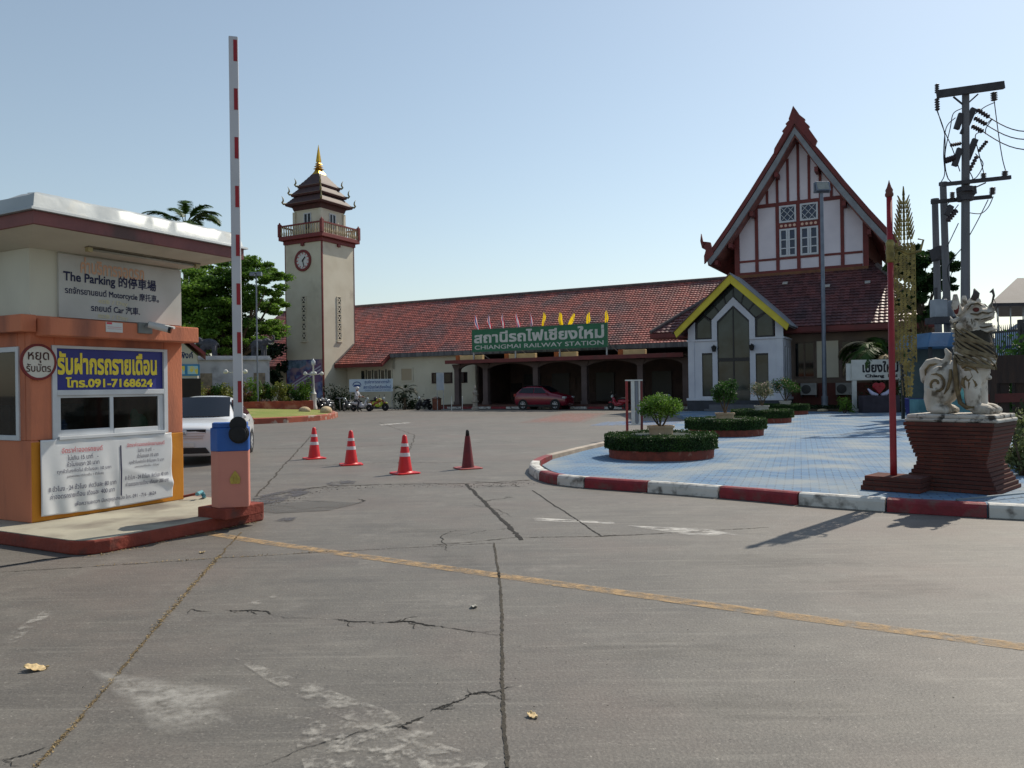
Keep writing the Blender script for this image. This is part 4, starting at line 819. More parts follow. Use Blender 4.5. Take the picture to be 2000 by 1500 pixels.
# painted mural at the tower's foot
def mural_mat():
    m = mat('mural', C(110,130,170), C(70,66,120), 1.6, .7, 0, c3=C(150,128,140), s3=1.1, lo3=.5, hi3=.62, lo=.42, hi=.56); return m
b = MB(); b.box(-h+.03,h-.12,-h-.012,-h-.003,.9,4.25); mu = b.build('mural', mural_mat(), tw)
b = MB(); b.prism([(-2.0,1.3),(-2.0,2.0),(-.3,3.0),(1.7,3.9),(1.9,3.9),(1.9,2.4),(.2,1.9)], 'y', -h-.018, -h-.013); b.build('painted_train', mat('mural_purple', C(104,82,128), C(130,96,130), 3, .7), mu)
b = MB(); b.prism([(-1.9,1.75),(1.85,3.45),(1.85,3.3),(-1.9,1.6)], 'y', -h-.022, -h-.019); b.prism([(-1.5,2.15),(1.85,3.75),(1.85,3.6),(-1.5,2.05)], 'y', -h-.022, -h-.019); b.build('painted_stripe', mat('mural_pale', C(176,176,196), rough=.7), mu)
b = MB(); b.prism([(-2.05,3.3),(-1.4,3.6),(-.6,3.5),(.2,3.8),(.2,4.2),(-2.05,4.2)], 'y', -h-.018, -h-.013); b.build('painted_hill', mat('mural_teal', C(74,100,120), C(120,140,170), 3, .7), mu)

# ------------------------------------------------------------------ name board on the canopy, with its flags
nb_ = thing('station_sign', 'long green station name board with white lettering on posts above the canopy', 'sign', W(0, -.35), -ANG)
x0, zA = pv(923, 645, -.35); x1, zB = pv(1185.5, 634, -.35); z0 = pv(923, 687, -.35)[1]; z1 = zA-.02
b = MB(); b.box(x0,x1,-.05,.05,z0,z1); b.build('board', mat('sign_green', C(42,108,76), C(38,100,70), 2, .55), nb_, bevel=.01)
b = MB(); [b.box(a_,b2,-.06,.06,c_,d_) for a_, b2, c_, d_ in ((x0-.03,x1+.03,z1,z1+.05),(x0-.03,x1+.03,z0-.05,z0),(x0-.05,x0,z0,z1),(x1,x1+.05,z0,z1))] ; b.build('frame', mat('sign_frame', C(60,100,80), rough=.5), nb_)
MS = T(0, -.056, 0)
lettering('สถานีรถไฟเชียงใหม่', x0+.15, x1-.2, z0+.62, z1-.08, MS, white, nb_, .03)
lettering('CHIANGMAI RAILWAY STATION', x0+.2, x1-.25, z0+.14, z0+.45, MS, white, nb_, .008)
for k in range(4):
    x = x0+.05+(x1-x0-.1)*k/3; b = MB(); b.box(x-.05,x+.05,.0,.1,3.7,z0-.05); b.box(x-.04,x+.04,.051,.12,z0-.05,z1); b.build('post', greymetal, nb_)
    b = MB(); b.bar((x+.02,.12,z0+.3),(x+.6,1.6,3.72),.05); b.build('strut', greymetal, nb_)
thai_m = [leafmat('flag_red', C(206,60,80), C(190,50,70), 3, .5), leafmat('flag_white', C(220,214,218), C(210,206,210), 3, .5), leafmat('flag_blue', C(84,78,150), C(76,70,140), 3, .5)]; yfl = leafmat('flag_yellow', C(246,214,40), C(236,200,30), 3, .55)
fx = [925, 951, 978, 1006, 1034, 1060, 1091, 1117, 1147, 1182]; fy_ = [614, 614, 612, 611, 610, 608, 608, 610, 608, 604]
for k in range(10):
    x = pv(fx[k]+2, 640, -.35)[0]; zt = pv(fx[k], fy_[k], -.35)[1]; zb = z1
    y_ = k >= 5
    names = ['first', 'second', 'third', 'fourth', 'fifth']
    t = thing('flag', ('plain yellow flag, %s of five from the left' if y_ else 'red, white and blue striped flag, %s of five from the left') % names[k % 5], 'flag', W(x, -.35, zb), -ANG, 'yellow flags on the name board' if y_ else 'tricolour flags on the name board')
    b = MB(); b.tube([(0,.07,-.2),(0,.07,zt-zb)], .018, 6); b.build('pole', greymetal, t)
    drift = [.3, .2, .08, .22, .1, -.15, .12, -.38, -.12, -.05][k]; wd = [.4, .34, .28, .36, .26, .3, .38, .4, .34, .28][k]; hh = zt-zb-.08
    def cl(i, j, drift=drift, wd=wd, hh=hh, k=k):
        z = hh*(1-i); sp = wd*(.08+1.25*i**.55*(1-.62*i**3)*(1-.25*(k % 3)*(i > .6)*(i-.6))); return (drift*i*i*.9+(j-.45)*sp+.02*sin(9*i+k), .09+.06*sin(8*j+5*i+k)*(.3+i), z+.03)
    b = MB(); b.grid(lambda i, j: cl(j, i), 10, 14)
    if not y_: b.m = [[0, 0, 1, 1, 2, 2, 1, 1, 0, 0][q % 10] for q in range(len(b.m))]
    b.build('cloth', yfl if y_ else thai_m, t, smooth=True, fix=False)

# ------------------------------------------------------------------ glazed entrance porch
pvv = -8.2
lob = thing('entrance_porch', 'white glazed entrance porch with steep yellow edged gable roof', 'porch', W(18.2, pvv), -ANG)
def q_(px, py): s_, z = pv(px, py, pvv); return (s_-18.2, z)
pw = mat('porch_white', C(196,198,206), C(184,186,196), 1.5, .6, .06); pglass = mat('porch_glass', C(64,72,70), C(44,48,42), .9, .05, spec=.3)  # the grey of reflections is mixed into the porch glass colour
hx = 2.55; ax = q_(1431, 537)[0]; apex = q_(1431, 537)[1]; ez = q_(1322, 650)[1]; 
zt1 = 4.05; zb1 = .8
b = MB()   # front wall around the openings, made of panels
b.box(-hx,-1.78,0,.18,zb1,zt1); b.box(-1.2,-.92,0,.18,zb1,zt1); b.box(-1.78,-1.2,0,.18,zb1,.95); b.box(-1.78,-1.2,0,.18,3.35,zt1)
b.box(.82,1.12,0,.18,zb1,zt1); b.box(1.78,hx,0,.18,zb1,zt1); b.box(1.12,1.78,0,.18,zb1,.98); b.box(1.12,1.78,0,.18,3.25,zt1)
b.prism([(-hx,zt1),(-2.15,zt1),(-2.15,5.1),(-hx,4.7)], 'y', .02, .16); b.prism([(hx,zt1),(2.15,zt1),(2.15,5.1),(hx,4.7)], 'y', .02, .16)
arch_o = [(-1.2,4.05),(-1.2,5.15),(-.02,6.35),(1.12,5.15),(1.12,4.05),(.82,4.05),(.82,5.05),(-.02,5.9),(-.92,5.05),(-.92,4.05)]
b.prism(arch_o[:3]+arch_o[7:], 'y', -.06, .18); b.prism(arch_o[2:8], 'y', -.06, .18)
b.box(hx-.18,hx,.18,.5,zb1,zt1); b.box(hx-.18,hx,1.05,1.3,zb1,zt1); b.box(hx-.18,hx,1.85,2.9,zb1,zt1); b.box(hx-.18,hx,.5,1.85,zb1,1.0); b.box(hx-.18,hx,.5,1.85,3.6,zt1); b.box(-hx,-hx+.18,.18,2.9,zb1,zt1)
b.build('wall', pw, lob)
b = MB(); b.box(-hx-.06,-.92,-.07,.0,zt1-.05,zt1+.06); b.box(.82,hx+.06,-.07,.0,zt1-.05,zt1+.06); b.box(hx,hx+.07,0,2.9,zt1-.05,zt1+.06); b.box(-hx-.1,-.92,-.1,0,.72,.86); b.box(.82,hx+.1,-.1,0,.72,.86); b.box(hx,hx+.1,0,2.9,.72,.86)
b.box(-hx,-2.2,-.04,0,.86,zt1-.05); b.box(2.2,hx,-.04,0,.86,zt1-.05); b.build('moulding', pw, lob, bevel=.015)
b = MB(); b.box(-hx-.08,hx+.08,-.05,2.9,0,.72); b.build('plinth', mat('slate_plinth', C(52,56,66), C(44,48,56), 3, .6, .1), lob)
b = MB(); [b.box(a_,c_,-.5-.3*k,-.05-.3*(k-1) if k else -.05,0,.5-.24*k) for k, (a_, c_) in enumerate([(-1.3, 1.2), (-1.5, 1.4)])]; b.build('step', mat('step_grey', C(96,98,104), C(84,86,92), 3, .7), lob)
dk = mat('dark_frame', C(20,20,26), rough=.4)
def pane_poly(name, poly, inset=.07, y=.06, lab=None):
    c = Vector((sum(p[0] for p in poly)/len(poly), sum(p[1] for p in poly)/len(poly))); ins = []
    for p in poly:
        d = c-Vector(p); ins.append(tuple(Vector(p)+d*(inset*1.5/max(.3, d.length))))
    n = len(poly); f = MB(); vs = [(x, y-.04, z) for x, z in poly]+[(x, y-.04, z) for x, z in ins]+[(x, y+.02, z) for x, z in ins]
    f.add(vs, [(i, (i+1) % n, n+(i+1) % n, n+i) for i in range(n)]+[(n+i, n+(i+1) % n, 2*n+(i+1) % n, 2*n+i) for i in range(n)])
    o = f.build('window_frame', dk, lob); g_ = MB(); g_.add([(x, y, z) for x, z in ins], [tuple(range(n))]); g_.build('pane', pglass, o)
pane_poly('w', [(-1.78,.95),(-1.2,.95),(-1.2,3.35),(-1.78,3.35)]); pane_poly('w', [(1.12,.98),(1.78,.98),(1.78,3.25),(1.12,3.25)])
Ax, Az = -.02, 7.15                                                   # the glazed band round the arch
Lb = [(-2.12,zt1+.06),(-1.2,zt1+.06),(-1.2,5.15),(-2.12,5.12)]; pane_poly('w', [(-2.1,zt1+.06),(-1.22,zt1+.06),(-1.22,5.12),(-1.45,5.35),(-2.1,5.0)][:3]+[(-1.75,5.5),(-2.1,5.12)])
pane_poly('w', [(1.14,zt1+.06),(2.08,zt1+.06),(2.08,5.12),(1.72,5.5),(1.14,5.13)])
seg = lambda a_, c_, t_: (a_[0]+(c_[0]-a_[0])*t_, a_[1]+(c_[1]-a_[1])*t_)
for sg in (-1, 1):
    o0, o1 = (sg*1.74, 5.5), (Ax, 7.15); i0, i1 = (sg*1.2 if sg < 0 else 1.14, 5.17), (Ax, 6.37)
    for k in range(3 if sg < 0 else 3):
        t0, t1 = k/3, (k+1)/3
        pane_poly('w', [seg(i0, i1, t0), seg(o0, o1, t0), seg(o0, o1, t1), seg(i0, i1, t1)], .035)
pane_poly('w', [(-.92,2.95),(-.05,2.95),(-.05,5.87),(-.92,5.05)]); pane_poly('w', [(-.05,2.95),(.82,2.95),(.82,5.05),(-.05,5.87)])
pane_poly('d', [(-.92,.5),(-.05,.5),(-.05,2.95),(-.92,2.95)]); pane_poly('d', [(-.05,.5),(.82,.5),(.82,2.95),(-.05,2.95)])
for y in (.5, 1.3): 
    b = MB(); b.box(hx-.12,hx-.06,y,y+.56,1.0,3.6); b.build('side_window', pglass, lob)
yg = mat('porch_yellow', C(206,190,60), C(190,174,54), 2, .55, .08)
rl = q_(1322, 650); rr_ = q_(1562, 655); slope = (apex-rl[1])/(ax-rl[0])
for sg in (-1, 1):
    ex = rl[0] if sg < 0 else ax+(ax-rl[0])-.15; ezz = apex-(abs(ex-ax))*slope
    b = MB(); b.prism([(ax,apex),(ex,ezz),(ex+.14*sg*-1,ezz-.32),(ax,apex-.52)], 'y', -.62, -.5); b.build('barge_board', yg, lob, bevel=.02)
    b = MB(); b.prism([(ax,apex-.02),(ex,ezz-.02),(ex,ezz-.14),(ax,apex-.14)], 'y', -.5, 2.6); ro = b.build('roof', tiled if sg < 0 else MATS['barge_grey'], lob)
    b = MB(); b.prism([(ax,apex+.05),(ex+.1*sg,ezz-.03),(ex+.1*sg,ezz-.09),(ax,apex-.03)], 'y', -.7, 2.6); b.build('roof_sheet', MATS['barge_grey'] if sg > 0 else tiled, ro)
for x in (-1.06, .97):
    t = thing('wall_lantern', 'black wall lantern on the porch, %s of the tall glass door' % ('left' if x < 0 else 'right'), 'lantern', W(18.2+x, pvv-.0), -ANG, 'lanterns on the entrance porch')
    b = MB(); b.box(-.04,.04,-.07,-.0,3.45,3.75); b.tube([(0,-.05,3.7),(0,-.2,3.78),(0,-.2,3.7)], .02, 6); b.build('bracket', blackrub, t)
    b = MB(); b.frustum(0, -.2, 3.4, 3.65, .07, .07, .12, .12); b.frustum(0, -.2, 3.65, 3.75, .14, .14, .03, .03); b.build('lamp_case', blackrub, t)
# ------------------------------------------------------------------ helpers for grown shapes
def fuse(mb, name, m, parent, voxel=.02, smooth_it=4, paint=None):
    o = mb.build('fuse', m if not isinstance(m, list) else m[0], fix=True); r = o.modifiers.new('r', 'REMESH'); r.mode = 'VOXEL'; r.voxel_size = voxel
    if smooth_it: s = o.modifiers.new('s', 'SMOOTH'); s.factor = .5; s.iterations = smooth_it
    dg = bpy.context.evaluated_depsgraph_get(); dg.update(); me = bpy.data.meshes.new_from_object(o.evaluated_get(dg)); me.name = name; old = o.data
    bpy.data.objects.remove(o); bpy.data.meshes.remove(old); me.materials.clear()
    for q in (m if isinstance(m, list) else [m]): me.materials.append(q)
    me.polygons.foreach_set('use_smooth', [True]*len(me.polygons)); n = bpy.data.objects.new(name, me); COL.objects.link(n)
    if parent: n.parent = parent
    return n
def skin(verts, edges, radii, name, m, parent, sub=2, root=0):
    me = bpy.data.meshes.new(name); me.from_pydata(verts, edges, []); o = bpy.data.objects.new(name, me); COL.objects.link(o)
    o.modifiers.new('k', 'SKIN'); sv = me.skin_vertices[0].data
    for i, r in enumerate(radii): sv[i].radius = (r, r) if not isinstance(r, tuple) else r; sv[i].use_root = (i == root)
    s = o.modifiers.new('s', 'SUBSURF'); s.levels = s.render_levels = sub
    dg = bpy.context.evaluated_depsgraph_get(); dg.update(); m2 = bpy.data.meshes.new_from_object(o.evaluated_get(dg)); m2.name = name; bpy.data.objects.remove(o); bpy.data.meshes.remove(me)
    m2.materials.clear(); [m2.materials.append(q) for q in (m if isinstance(m, list) else [m])]; m2.polygons.foreach_set('use_smooth', [True]*len(m2.polygons))
    n = bpy.data.objects.new(name, m2); COL.objects.link(n); n.parent = parent; return n
def tree(name, label, base, th, tr, clusters, leaf, per, m, seed=3, group=None, cat='tree', flat=.25, lean=(0, 0), aspect=.5):
    """clusters: (dx, dy, z, rx, ry, rz) around the trunk foot"""
    t = thing(name, label, cat, base, 0, group); g = np.random.default_rng(seed); b = MB()
    b.tube([(0,0,-.1),(lean[0]*.4,lean[1]*.4,th*.5),(lean[0],lean[1],th)], [tr*1.25, tr, tr*.75], 10); top = Vector((lean[0], lean[1], th))
    P = []
    for c in clusters:
        e = Vector(c[:3]); mid = top.lerp(e, .5)+Vector((g.normal()*.1, g.normal()*.1, -.15*(e-top).length*.3)); b.tube([top-Vector((0, 0, th*.1)), mid, e], [tr*.5, tr*.32, tr*.1], 6)
        n = int(per*c[3]*c[4]*max(c[5], .4)); k = max(3, int(n/260)); sub = blob(c[:3], np.array(c[3:6]), k, g, .5); cnt = max(1, n//k)
        for s_ in sub: P.append(blob(s_, np.array(c[3:6])*g.uniform(.22, .42), cnt, g, .6))
    b.build('trunk', trunkm, t, smooth=True); leaves('crown', np.concatenate(P), leaf, m, t, flat=flat, seed=seed, aspect=aspect); return t
def palm(name, label, base, th, tr, nf, fl, m, seed=5, droop=.9, cat='palm', up=.9, lean=(0, 0), lw=.03, group=None, ll=.3, trm=None, dry=0):
    t = thing(name, label, cat, base, 0, group); g = np.random.default_rng(seed)
    if th > .05:
        b = MB(); n = 10; b.tube([(lean[0]*(i/n)**2, lean[1]*(i/n)**2, th*i/n) for i in range(n+1)], [tr*(1.15-.3*i/n+.04*(i % 2)) for i in range(n+1)], 10); b.build('trunk', trm or trunkm, t, smooth=True)
    b = MB(); O_ = Vector((lean[0], lean[1], th))
    for f in range(nf):
        a = 2*pi*f/nf*1.0+g.uniform(-.3, .3)+f*2.4; el = up*g.uniform(.15, 1.0); L = fl*g.uniform(.8, 1.1); d = Vector((cos(a), sin(a), 0)); pts = []; n = 12; p = O_.copy(); e = el*pi/2
        for i in range(n+1):
            pts.append(p.copy()); p = p+(d*cos(e)+Vector((0, 0, sin(e))))*L/n; e -= droop*g.uniform(.9, 1.1)*(i+2)/n*.34
        b.mi = 1 if f < dry else 0
        b.tube(pts, [.03*tr/.15*(1-i/n*.85)+.004 for i in range(n+1)], 5)
        sd = Vector((-d.y, d.x, 0))
        for i in range(2*n, 6*n):
            u = i/(6*n); q = u*n; j = min(n-1, int(q)); pp = pts[j].lerp(pts[j+1], q-j); tg = (pts[j+1]-pts[j]).normalized(); l2 = ll*fl*sin(pi*min(1, (u-.18)*1.05+.12))**.7
            for s_ in (1, -1):
                w = (sd*s_+tg*.7+Vector((0, 0, g.uniform(-.25, .15)))).normalized(); e_ = pp+w*l2+Vector((0, 0, -.18*l2)); nn = tg*lw*fl/2
                b.add([pp-nn, pp+nn, e_+nn*.2], [(0, 1, 2)])
    b.build('crown', [m, mat('dry_frond', C(168,156,128), C(140,126,98), 6, .8)], t, fix=False); return t
lf_dark = leafmat('leaf_dark', C(34,58,26), C(52,78,34), 1.2); lf_mid = leafmat('leaf_mid', C(58,92,34), C(38,66,28), .8); lf_lime = leafmat('leaf_lime', C(104,136,48), C(64,96,36), 2)
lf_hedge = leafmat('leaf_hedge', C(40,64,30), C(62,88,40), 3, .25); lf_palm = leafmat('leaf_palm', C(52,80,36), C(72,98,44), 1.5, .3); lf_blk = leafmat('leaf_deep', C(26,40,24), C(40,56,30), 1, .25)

# ------------------------------------------------------------------ round hedged planters with potted shrubs
brk = brickmat('planter_brick', C(140,74,58), C(120,64,52), C(110,88,76), .2, .065, .008, dirt=(C(96,56,46), 2, .5, .7))
brk_r = mat('planter_ring', C(140,70,56), C(112,58,48), 8, .85, .5, c3=C(160,120,104), s3=5, lo3=.6, hi3=.72)
potm = mat('pot_cream', C(190,168,140), C(168,146,120), 4, .8, .3)
def planter():
    t = thing('hedge_planter', 'round box hedge planter on a low brick ring, nearest the kerb corner', 'planter', (3.08, 16.42, .148), 0, 'round hedge planters on the blue paving')
    b = MB(); b.lathe([(.95,0),(1.07,0),(1.08,.19),(.95,.2)], n=48); b.build('brick_ring', brk_r, t)
    b = MB(); b.lathe([(.96,.02),(.96,.2)], n=40); b.build('soil', soil, t)
    g = np.random.default_rng(11); n = 15000; a = g.uniform(0, 2*pi, n); P = []
    face = g.uniform(0, 1, n); r = np.where(face < .55, 1.135+g.normal(size=n)*.012+.012*np.sin(a*9), np.where(face < .8, g.uniform(.72, 1.13, n), .74)); z = np.where(face < .55, g.uniform(.19, .475, n), np.where(face < .8, .475+g.normal(size=n)*.014+.012*np.sin(a*7+1), g.uniform(.25, .47, n)))
    P = np.stack([r*np.cos(a), r*np.sin(a), z], 1); b = MB(); b.lathe([(.76,.19),(1.10,.19),(1.115,.25),(1.10,.455),(.76,.46)], n=48)
    hc = b.build('hedge', lf_blk, t); lv = leaves('hedge_leaves', P, .021, lf_hedge, hc, seed=12, aspect=.6); return t
P1 = planter()
for lab, p, s in (('round box hedge planter on a low brick ring, second nearest the kerb corner', (6.23,23.1,.148), 1), ('round box hedge planter on a low brick ring, third from the kerb corner', (9.55,30.2,.148), 1), ('round box hedge planter close to the entrance porch, farthest from the kerb', (12.98,37.5,.148), .95)):
    o = copy_tree(P1); o.location = p; o['label'] = lab; o.scale = (s, s, 1); o.rotation_euler.z = p[0]*1.7
def potted(label, p, h, w, n, m, seed, flowers=None, stem=.25, white_pot=False):
    t = thing('potted_shrub', label, 'potted plant', p, 0, 'potted shrubs in the hedge planters'); b = MB()
    b.lathe([(.2,0),(.235,.2),(.26,.38),(.285,.38),(.29,.43),(.26,.43),(.25,.38)], n=24, sy=.9); b.build('pot', potm if not white_pot else mat('pot_white', C(196,190,182), C(170,164,156), 4, .7), t, smooth=True, autosm=35)
    b = MB(); g = np.random.default_rng(seed); cl = []
    for k in range(6):
        a = k*1.1+seed; e = Vector((cos(a)*w*.33, sin(a)*w*.33, .4+stem+h*g.uniform(.3, .75))); b.tube([(0.02*cos(a*2),.02*sin(a*2),.38),(e.x*.3,e.y*.3,.4+stem*.8),e], [.022, .016, .006], 6)
        cl.append(blob(e, (w*.26, w*.26, h*.27), n//6, g, .6))
    b.build('stem', trunkm, t); cl.append(blob((0, 0, .42+stem+h*.45), (w*.5, w*.5, h*.42), n//3, g, .5)); P = np.concatenate(cl)
    leaves('foliage', P, .034, m, t, seed=seed, aspect=.45)
    if flowers: leaves('blossom', P[g.integers(0, len(P), 60)]+g.normal(size=(60, 3))*.03, .04, flowers, t, seed=seed+1, aspect=.8)
    return t
potted('bushy lime green shrub in cream pot inside the nearest hedge planter', (3.1,16.5,.36), .62, .88, 2600, lf_lime, 21, stem=.1)
potted('slender grey green shrub in cream pot inside the second hedge planter', (6.25,23.2,.36), .85, .72, 2000, lf_mid, 22, stem=.25)
potted('sparse shrub in white pot inside the third hedge planter', (9.55,30.2,.36), .8, .85, 1200, leafmat('leaf_grey', C(92,104,78), C(120,118,92), 4), 23, mat('blossom_pale', C(206,170,150), rough=.7), .2, True)
potted('wide flowering shrub in white pot inside the hedge planter by the porch', (12.98,37.5,.36), .95, 1.35, 2000, lf_mid, 24, mat('blossom_pink', C(214,150,130), rough=.7), .25, True)

# ------------------------------------------------------------------ information frame
pL, pR = at(1224.5, 800, 24), at(1253, 800, 24); t = thing('notice_stand', 'narrow standing frame with red posts and pale hanging panels behind the nearest planter', 'notice frame', (0, 0, 0))
zt = at(1240, 744, 24).z
for p in (pL, pR):
    b = MB(); b.box(p.x-.035,p.x+.035,23.97,24.04,0,zt); b.build('post', maroon if p is pR else mat('post_red', C(150,52,50), C(128,46,46), 4, .6), t)
b = MB(); b.box(pL.x-.04,pR.x+.04,23.96,24.05,zt,zt+.04); b.box(pL.x+.03,pR.x-.03,23.98,24.03,.42,.46); b.build('rail', white, t)
for x, w, y in ((.13, .11, 0), (.26, .09, .02), (.36, .05, -.01)):
    b = MB(); b.box(pL.x+x,pL.x+x+w,23.985+y,24.015+y,.46,zt); b.build('panel', white if x != .26 else mat('panel_grey', C(120,124,132), rough=.4), t)

# ------------------------------------------------------------------ name sign of the town
def board_sign():
    t = thing('town_sign', 'white platform style sign with black Thai and Gothic style lettering beneath a palm', 'sign', (0, 38.5, 0)); a, c_ = at(1663, 703, 38.5), at(1764, 741, 38.5); x0, x1, z1, z0 = a.x, c_.x, a.z, c_.z; l = at(1654, 712, 38.5)
    b = MB(); b.box(x0,x1,-.05,.05,z0,z1); b.box(l.x,x1+.2,.051,.12,z0-.02,at(1654,710,38.5).z); b.build('board', white, t)
    M = T(0, -.053, 0); k = mat('sign_black', C(24,24,34), rough=.6); w = x1-x0
    lettering('เชียงใหม่', x0+w*.2, x0+w*.9, z0+.36, z1-.06, M, k, t, .035); lettering('Chiang  Mai', x0+w*.25, x0+w*.88, z0+.07, z0+.27, M, k, t, .05)
    for x in (x0+.02, x1-.2):
        b = MB(); b.box(x,x+.2,-.04,.06,.2,z0-.02); b.box(x,x+.42,-.1,.12,.2,.32); b.build('leg', white, t)
board_sign()

# ------------------------------------------------------------------ red pole on its brick foot, with the golden hanging banner
goldb = mat('gilt_iron', C(146,132,78), C(98,88,52), 9, .45, .3, metal=.5)
rp = Vector((5.27, 10.93, .15)); t = thing('flag_pole', 'tall red painted pole with ringed finial on a low brick foot beside the lion', 'pole', rp, 0)
brickw = mat('rough_brick', C(120,60,48), C(94,50,42), 9, .9, .8, c3=C(74,46,42), s3=3, lo3=.5, hi3=.7)
def brick_mat(name, R=None):
    return brickmat(name, C(106,58,48), C(86,50,43), C(78,58,52), .16, .052, .007, .9, .9, rot=R, dirt=(C(78,46,42), 2.5, .45, .7))
bx = brick_mat('foot_brick', (pi/2, 0, 0)); BA = radians(-44)
b = MB(); b.M = Matrix.Rotation(BA, 4, 'Z') ; [b.box(-.3-.02*k, .42+.0*k, -.26-.02*k, .26+.02*k, .2-.066*(k+1), .2-.066*k-.004) for k in range(3)]; b.build('brick_foot', bx, t, bevel=.006)
b = MB(); b.tube([(0,0,.19),(0,0,.4),(0,0,4.05)], [.045, .044, .037], 14); b.build('shaft', mat('pole_red', C(150,34,42), C(128,32,38), 3, .5, .1, c3=C(128,44,42), s3=2), t, smooth=True)
b = MB(); b.lathe([(.038,0),(.055,.02),(.055,.05),(.045,.07),(.05,.1),(.03,.14),(.012,.2),(.003,.24)], 0, 0, 4.05, 12); b.build('finial', mat('pole_old', C(110,60,52), C(90,70,56), 8, .6, .3), t, smooth=True)
b = MB(); b.lathe([(.04,0),(.056,.02),(.05,.08),(.06,.14),(.05,.22),(.058,.28),(.04,.32)], 0, 0, 3.14, 14); b.build('collar', goldb, t, smooth=True)
def tung():
    T0 = at(1771, 372, 10.98); zt = T0.z; zb = at(1776, 772, 10.98).z; x0 = at(1747, 600, 10.98).x; x1 = at(1792, 600, 10.98).x; w = x1-x0; cxm = (x0+x1)/2
    t = thing('gilded_banner', 'tall narrow pierced golden metal banner hanging beside the red pole', 'ornament', (cxm, 11.0, 0), radians(-20)); H = zt-zb; b = MB(); g = random.Random(4)
    def wid(f):  # f 0 bottom, 1 top
        return w*.88*(.3+.25*f/.16 if f < .16 else .86 if f < .72 else .86*(1-(f-.72)/.28*.9))/1.0/2
    rows = 92
    for i in range(rows):
        f = i/rows; z = zb+H*f; hw = wid(f); xo = .03 if f < .17 else 0; dz = H/rows
        if f < .74:
            n = 5 if hw > w*.35 else 3
            for k in range(n):
                if g.random() < .07: continue
                x = xo-hw+2*hw*(k+.5)/n+(hw/n*.3 if i % 2 else -hw/n*.3); r_ = hw/n*1.28; a = g.uniform(-.25, .25)
                c_, s_ = cos(a), sin(a); q = [(-r_*.9, 0), (0, -dz*.78), (r_*.9, 0), (0, dz*.78)]
                b.prism([(x+u*c_-v*s_*.5, z+v*c_+u*s_*.5) for u, v in q], 'y', -.012+g.uniform(-.008, .008), .008)
            for sg in (-1, 1): (b.box(sg*hw-.006, sg*hw+.005, -.01, .01, z, z+dz*.8) if g.random() < .75 else None)
        elif i % 2 == 0:                                            # flame leaves of the crown
            for k in range(5 if f < .86 else 3 if f < .95 else 1):
                n = 5 if f < .86 else 3 if f < .95 else 1; x = (k-(n-1)/2)*2*hw/max(n, 1); dr = (1 if x > 0 else -1 if x < 0 else 0)
                b.prism([(x-.018, z), (x+.018, z), (x+dr*.045+.006, z+.12), (x+dr*.05-.006, z+.13)], 'y', -.01, .01)
                b.prism([(x-.006, z-.06), (x+.006, z-.06), (x*.9+.004, z+.05), (x*.9-.004, z+.05)], 'y', -.006, .006)
    b.box(-.008,.008,-.008,.008,zb,zt-.05); b.box(-w*.43,w*.43,-.006,.006,zb+H*.72,zb+H*.725); b.box(-w*.41-.006,-w*.41+.006,-.006,.006,zb+H*.16,zb+H*.74); b.box(w*.41-.006,w*.41+.006,-.006,.006,zb+H*.16,zb+H*.74)
    b.build('pierced_plate', goldb, t)
    b = MB(); b.tube([(-.2,-.02,3.35),(-.1,-.02,3.5),(.05,0,3.42),(.2,0,3.45),(.24,0,3.6),(.17,0,3.62)], [.02,.025,.022,.018,.014,.01], 7); b.build('hanger', goldb, t, smooth=True)
tung()

# ------------------------------------------------------------------ lion on its corbelled brick pedestal
LA = radians(-46); LP = Vector((6.24, 11.0, 0))
t = thing('brick_pedestal', 'waisted stepped brick pedestal with white slab under the lion statue', 'pedestal', LP+Vector((0, 0, .15)), LA)
b = MB(); n = 17; zt_ = .93; brp = brick_mat('pedestal_brick', (pi/2, 0, 0))
for i in range(n):
    f = i/(n-1); hw = .40+.15*(max(0, .40-f)/.40)**1.05+.12*(max(0, f-.45)/.55)**.8; hw = hw*1.06*(1+.004*(i % 2)); b.box(-hw*1.02, hw*1.02, -hw*.98, hw*.98, zt_*i/n+.002, zt_*(i+1)/n-.002)
b.build('brick_body', brp, t, bevel=.006)
b = MB(); n_ = 10; g = random.Random(2)
b.box(-.57,.59,-.48,.48,zt_,zt_+.05); b.box(-.545,.565,-.46,.46,zt_+.05,zt_+.105); statw = mat('statue_white', C(204,198,188), C(176,169,158), 4, .75, .4, c3=C(98,90,78), s3=6, lo3=.54, hi3=.66, bscale=30)
b.build('slab', mat('slab_white', C(196,192,184), C(164,158,150), 4, .8, .5, c3=C(70,66,62), s3=7, lo3=.53, hi3=.6), t, bevel=.02)
ln = thing('lion_statue', 'weathered white guardian lion statue with open jaws and ochre mane seated on the pedestal', 'statue', LP+Vector((.05, -.02, .15+zt_+.1)), LA)
och = mat('statue_ochre', C(128,110,78), C(96,82,60), 8, .8, .4, c3=C(60,52,42), s3=6); b = MB()
RY = lambda a: Matrix.Rotation(a, 3, 'Y')
b.ell((-.14,0,.55), (.36,.19,.19), rot=RY(-.42)); b.ell((.16,0,.66), (.22,.22,.3)); b.ell((-.32,0,.45), (.23,.21,.27))
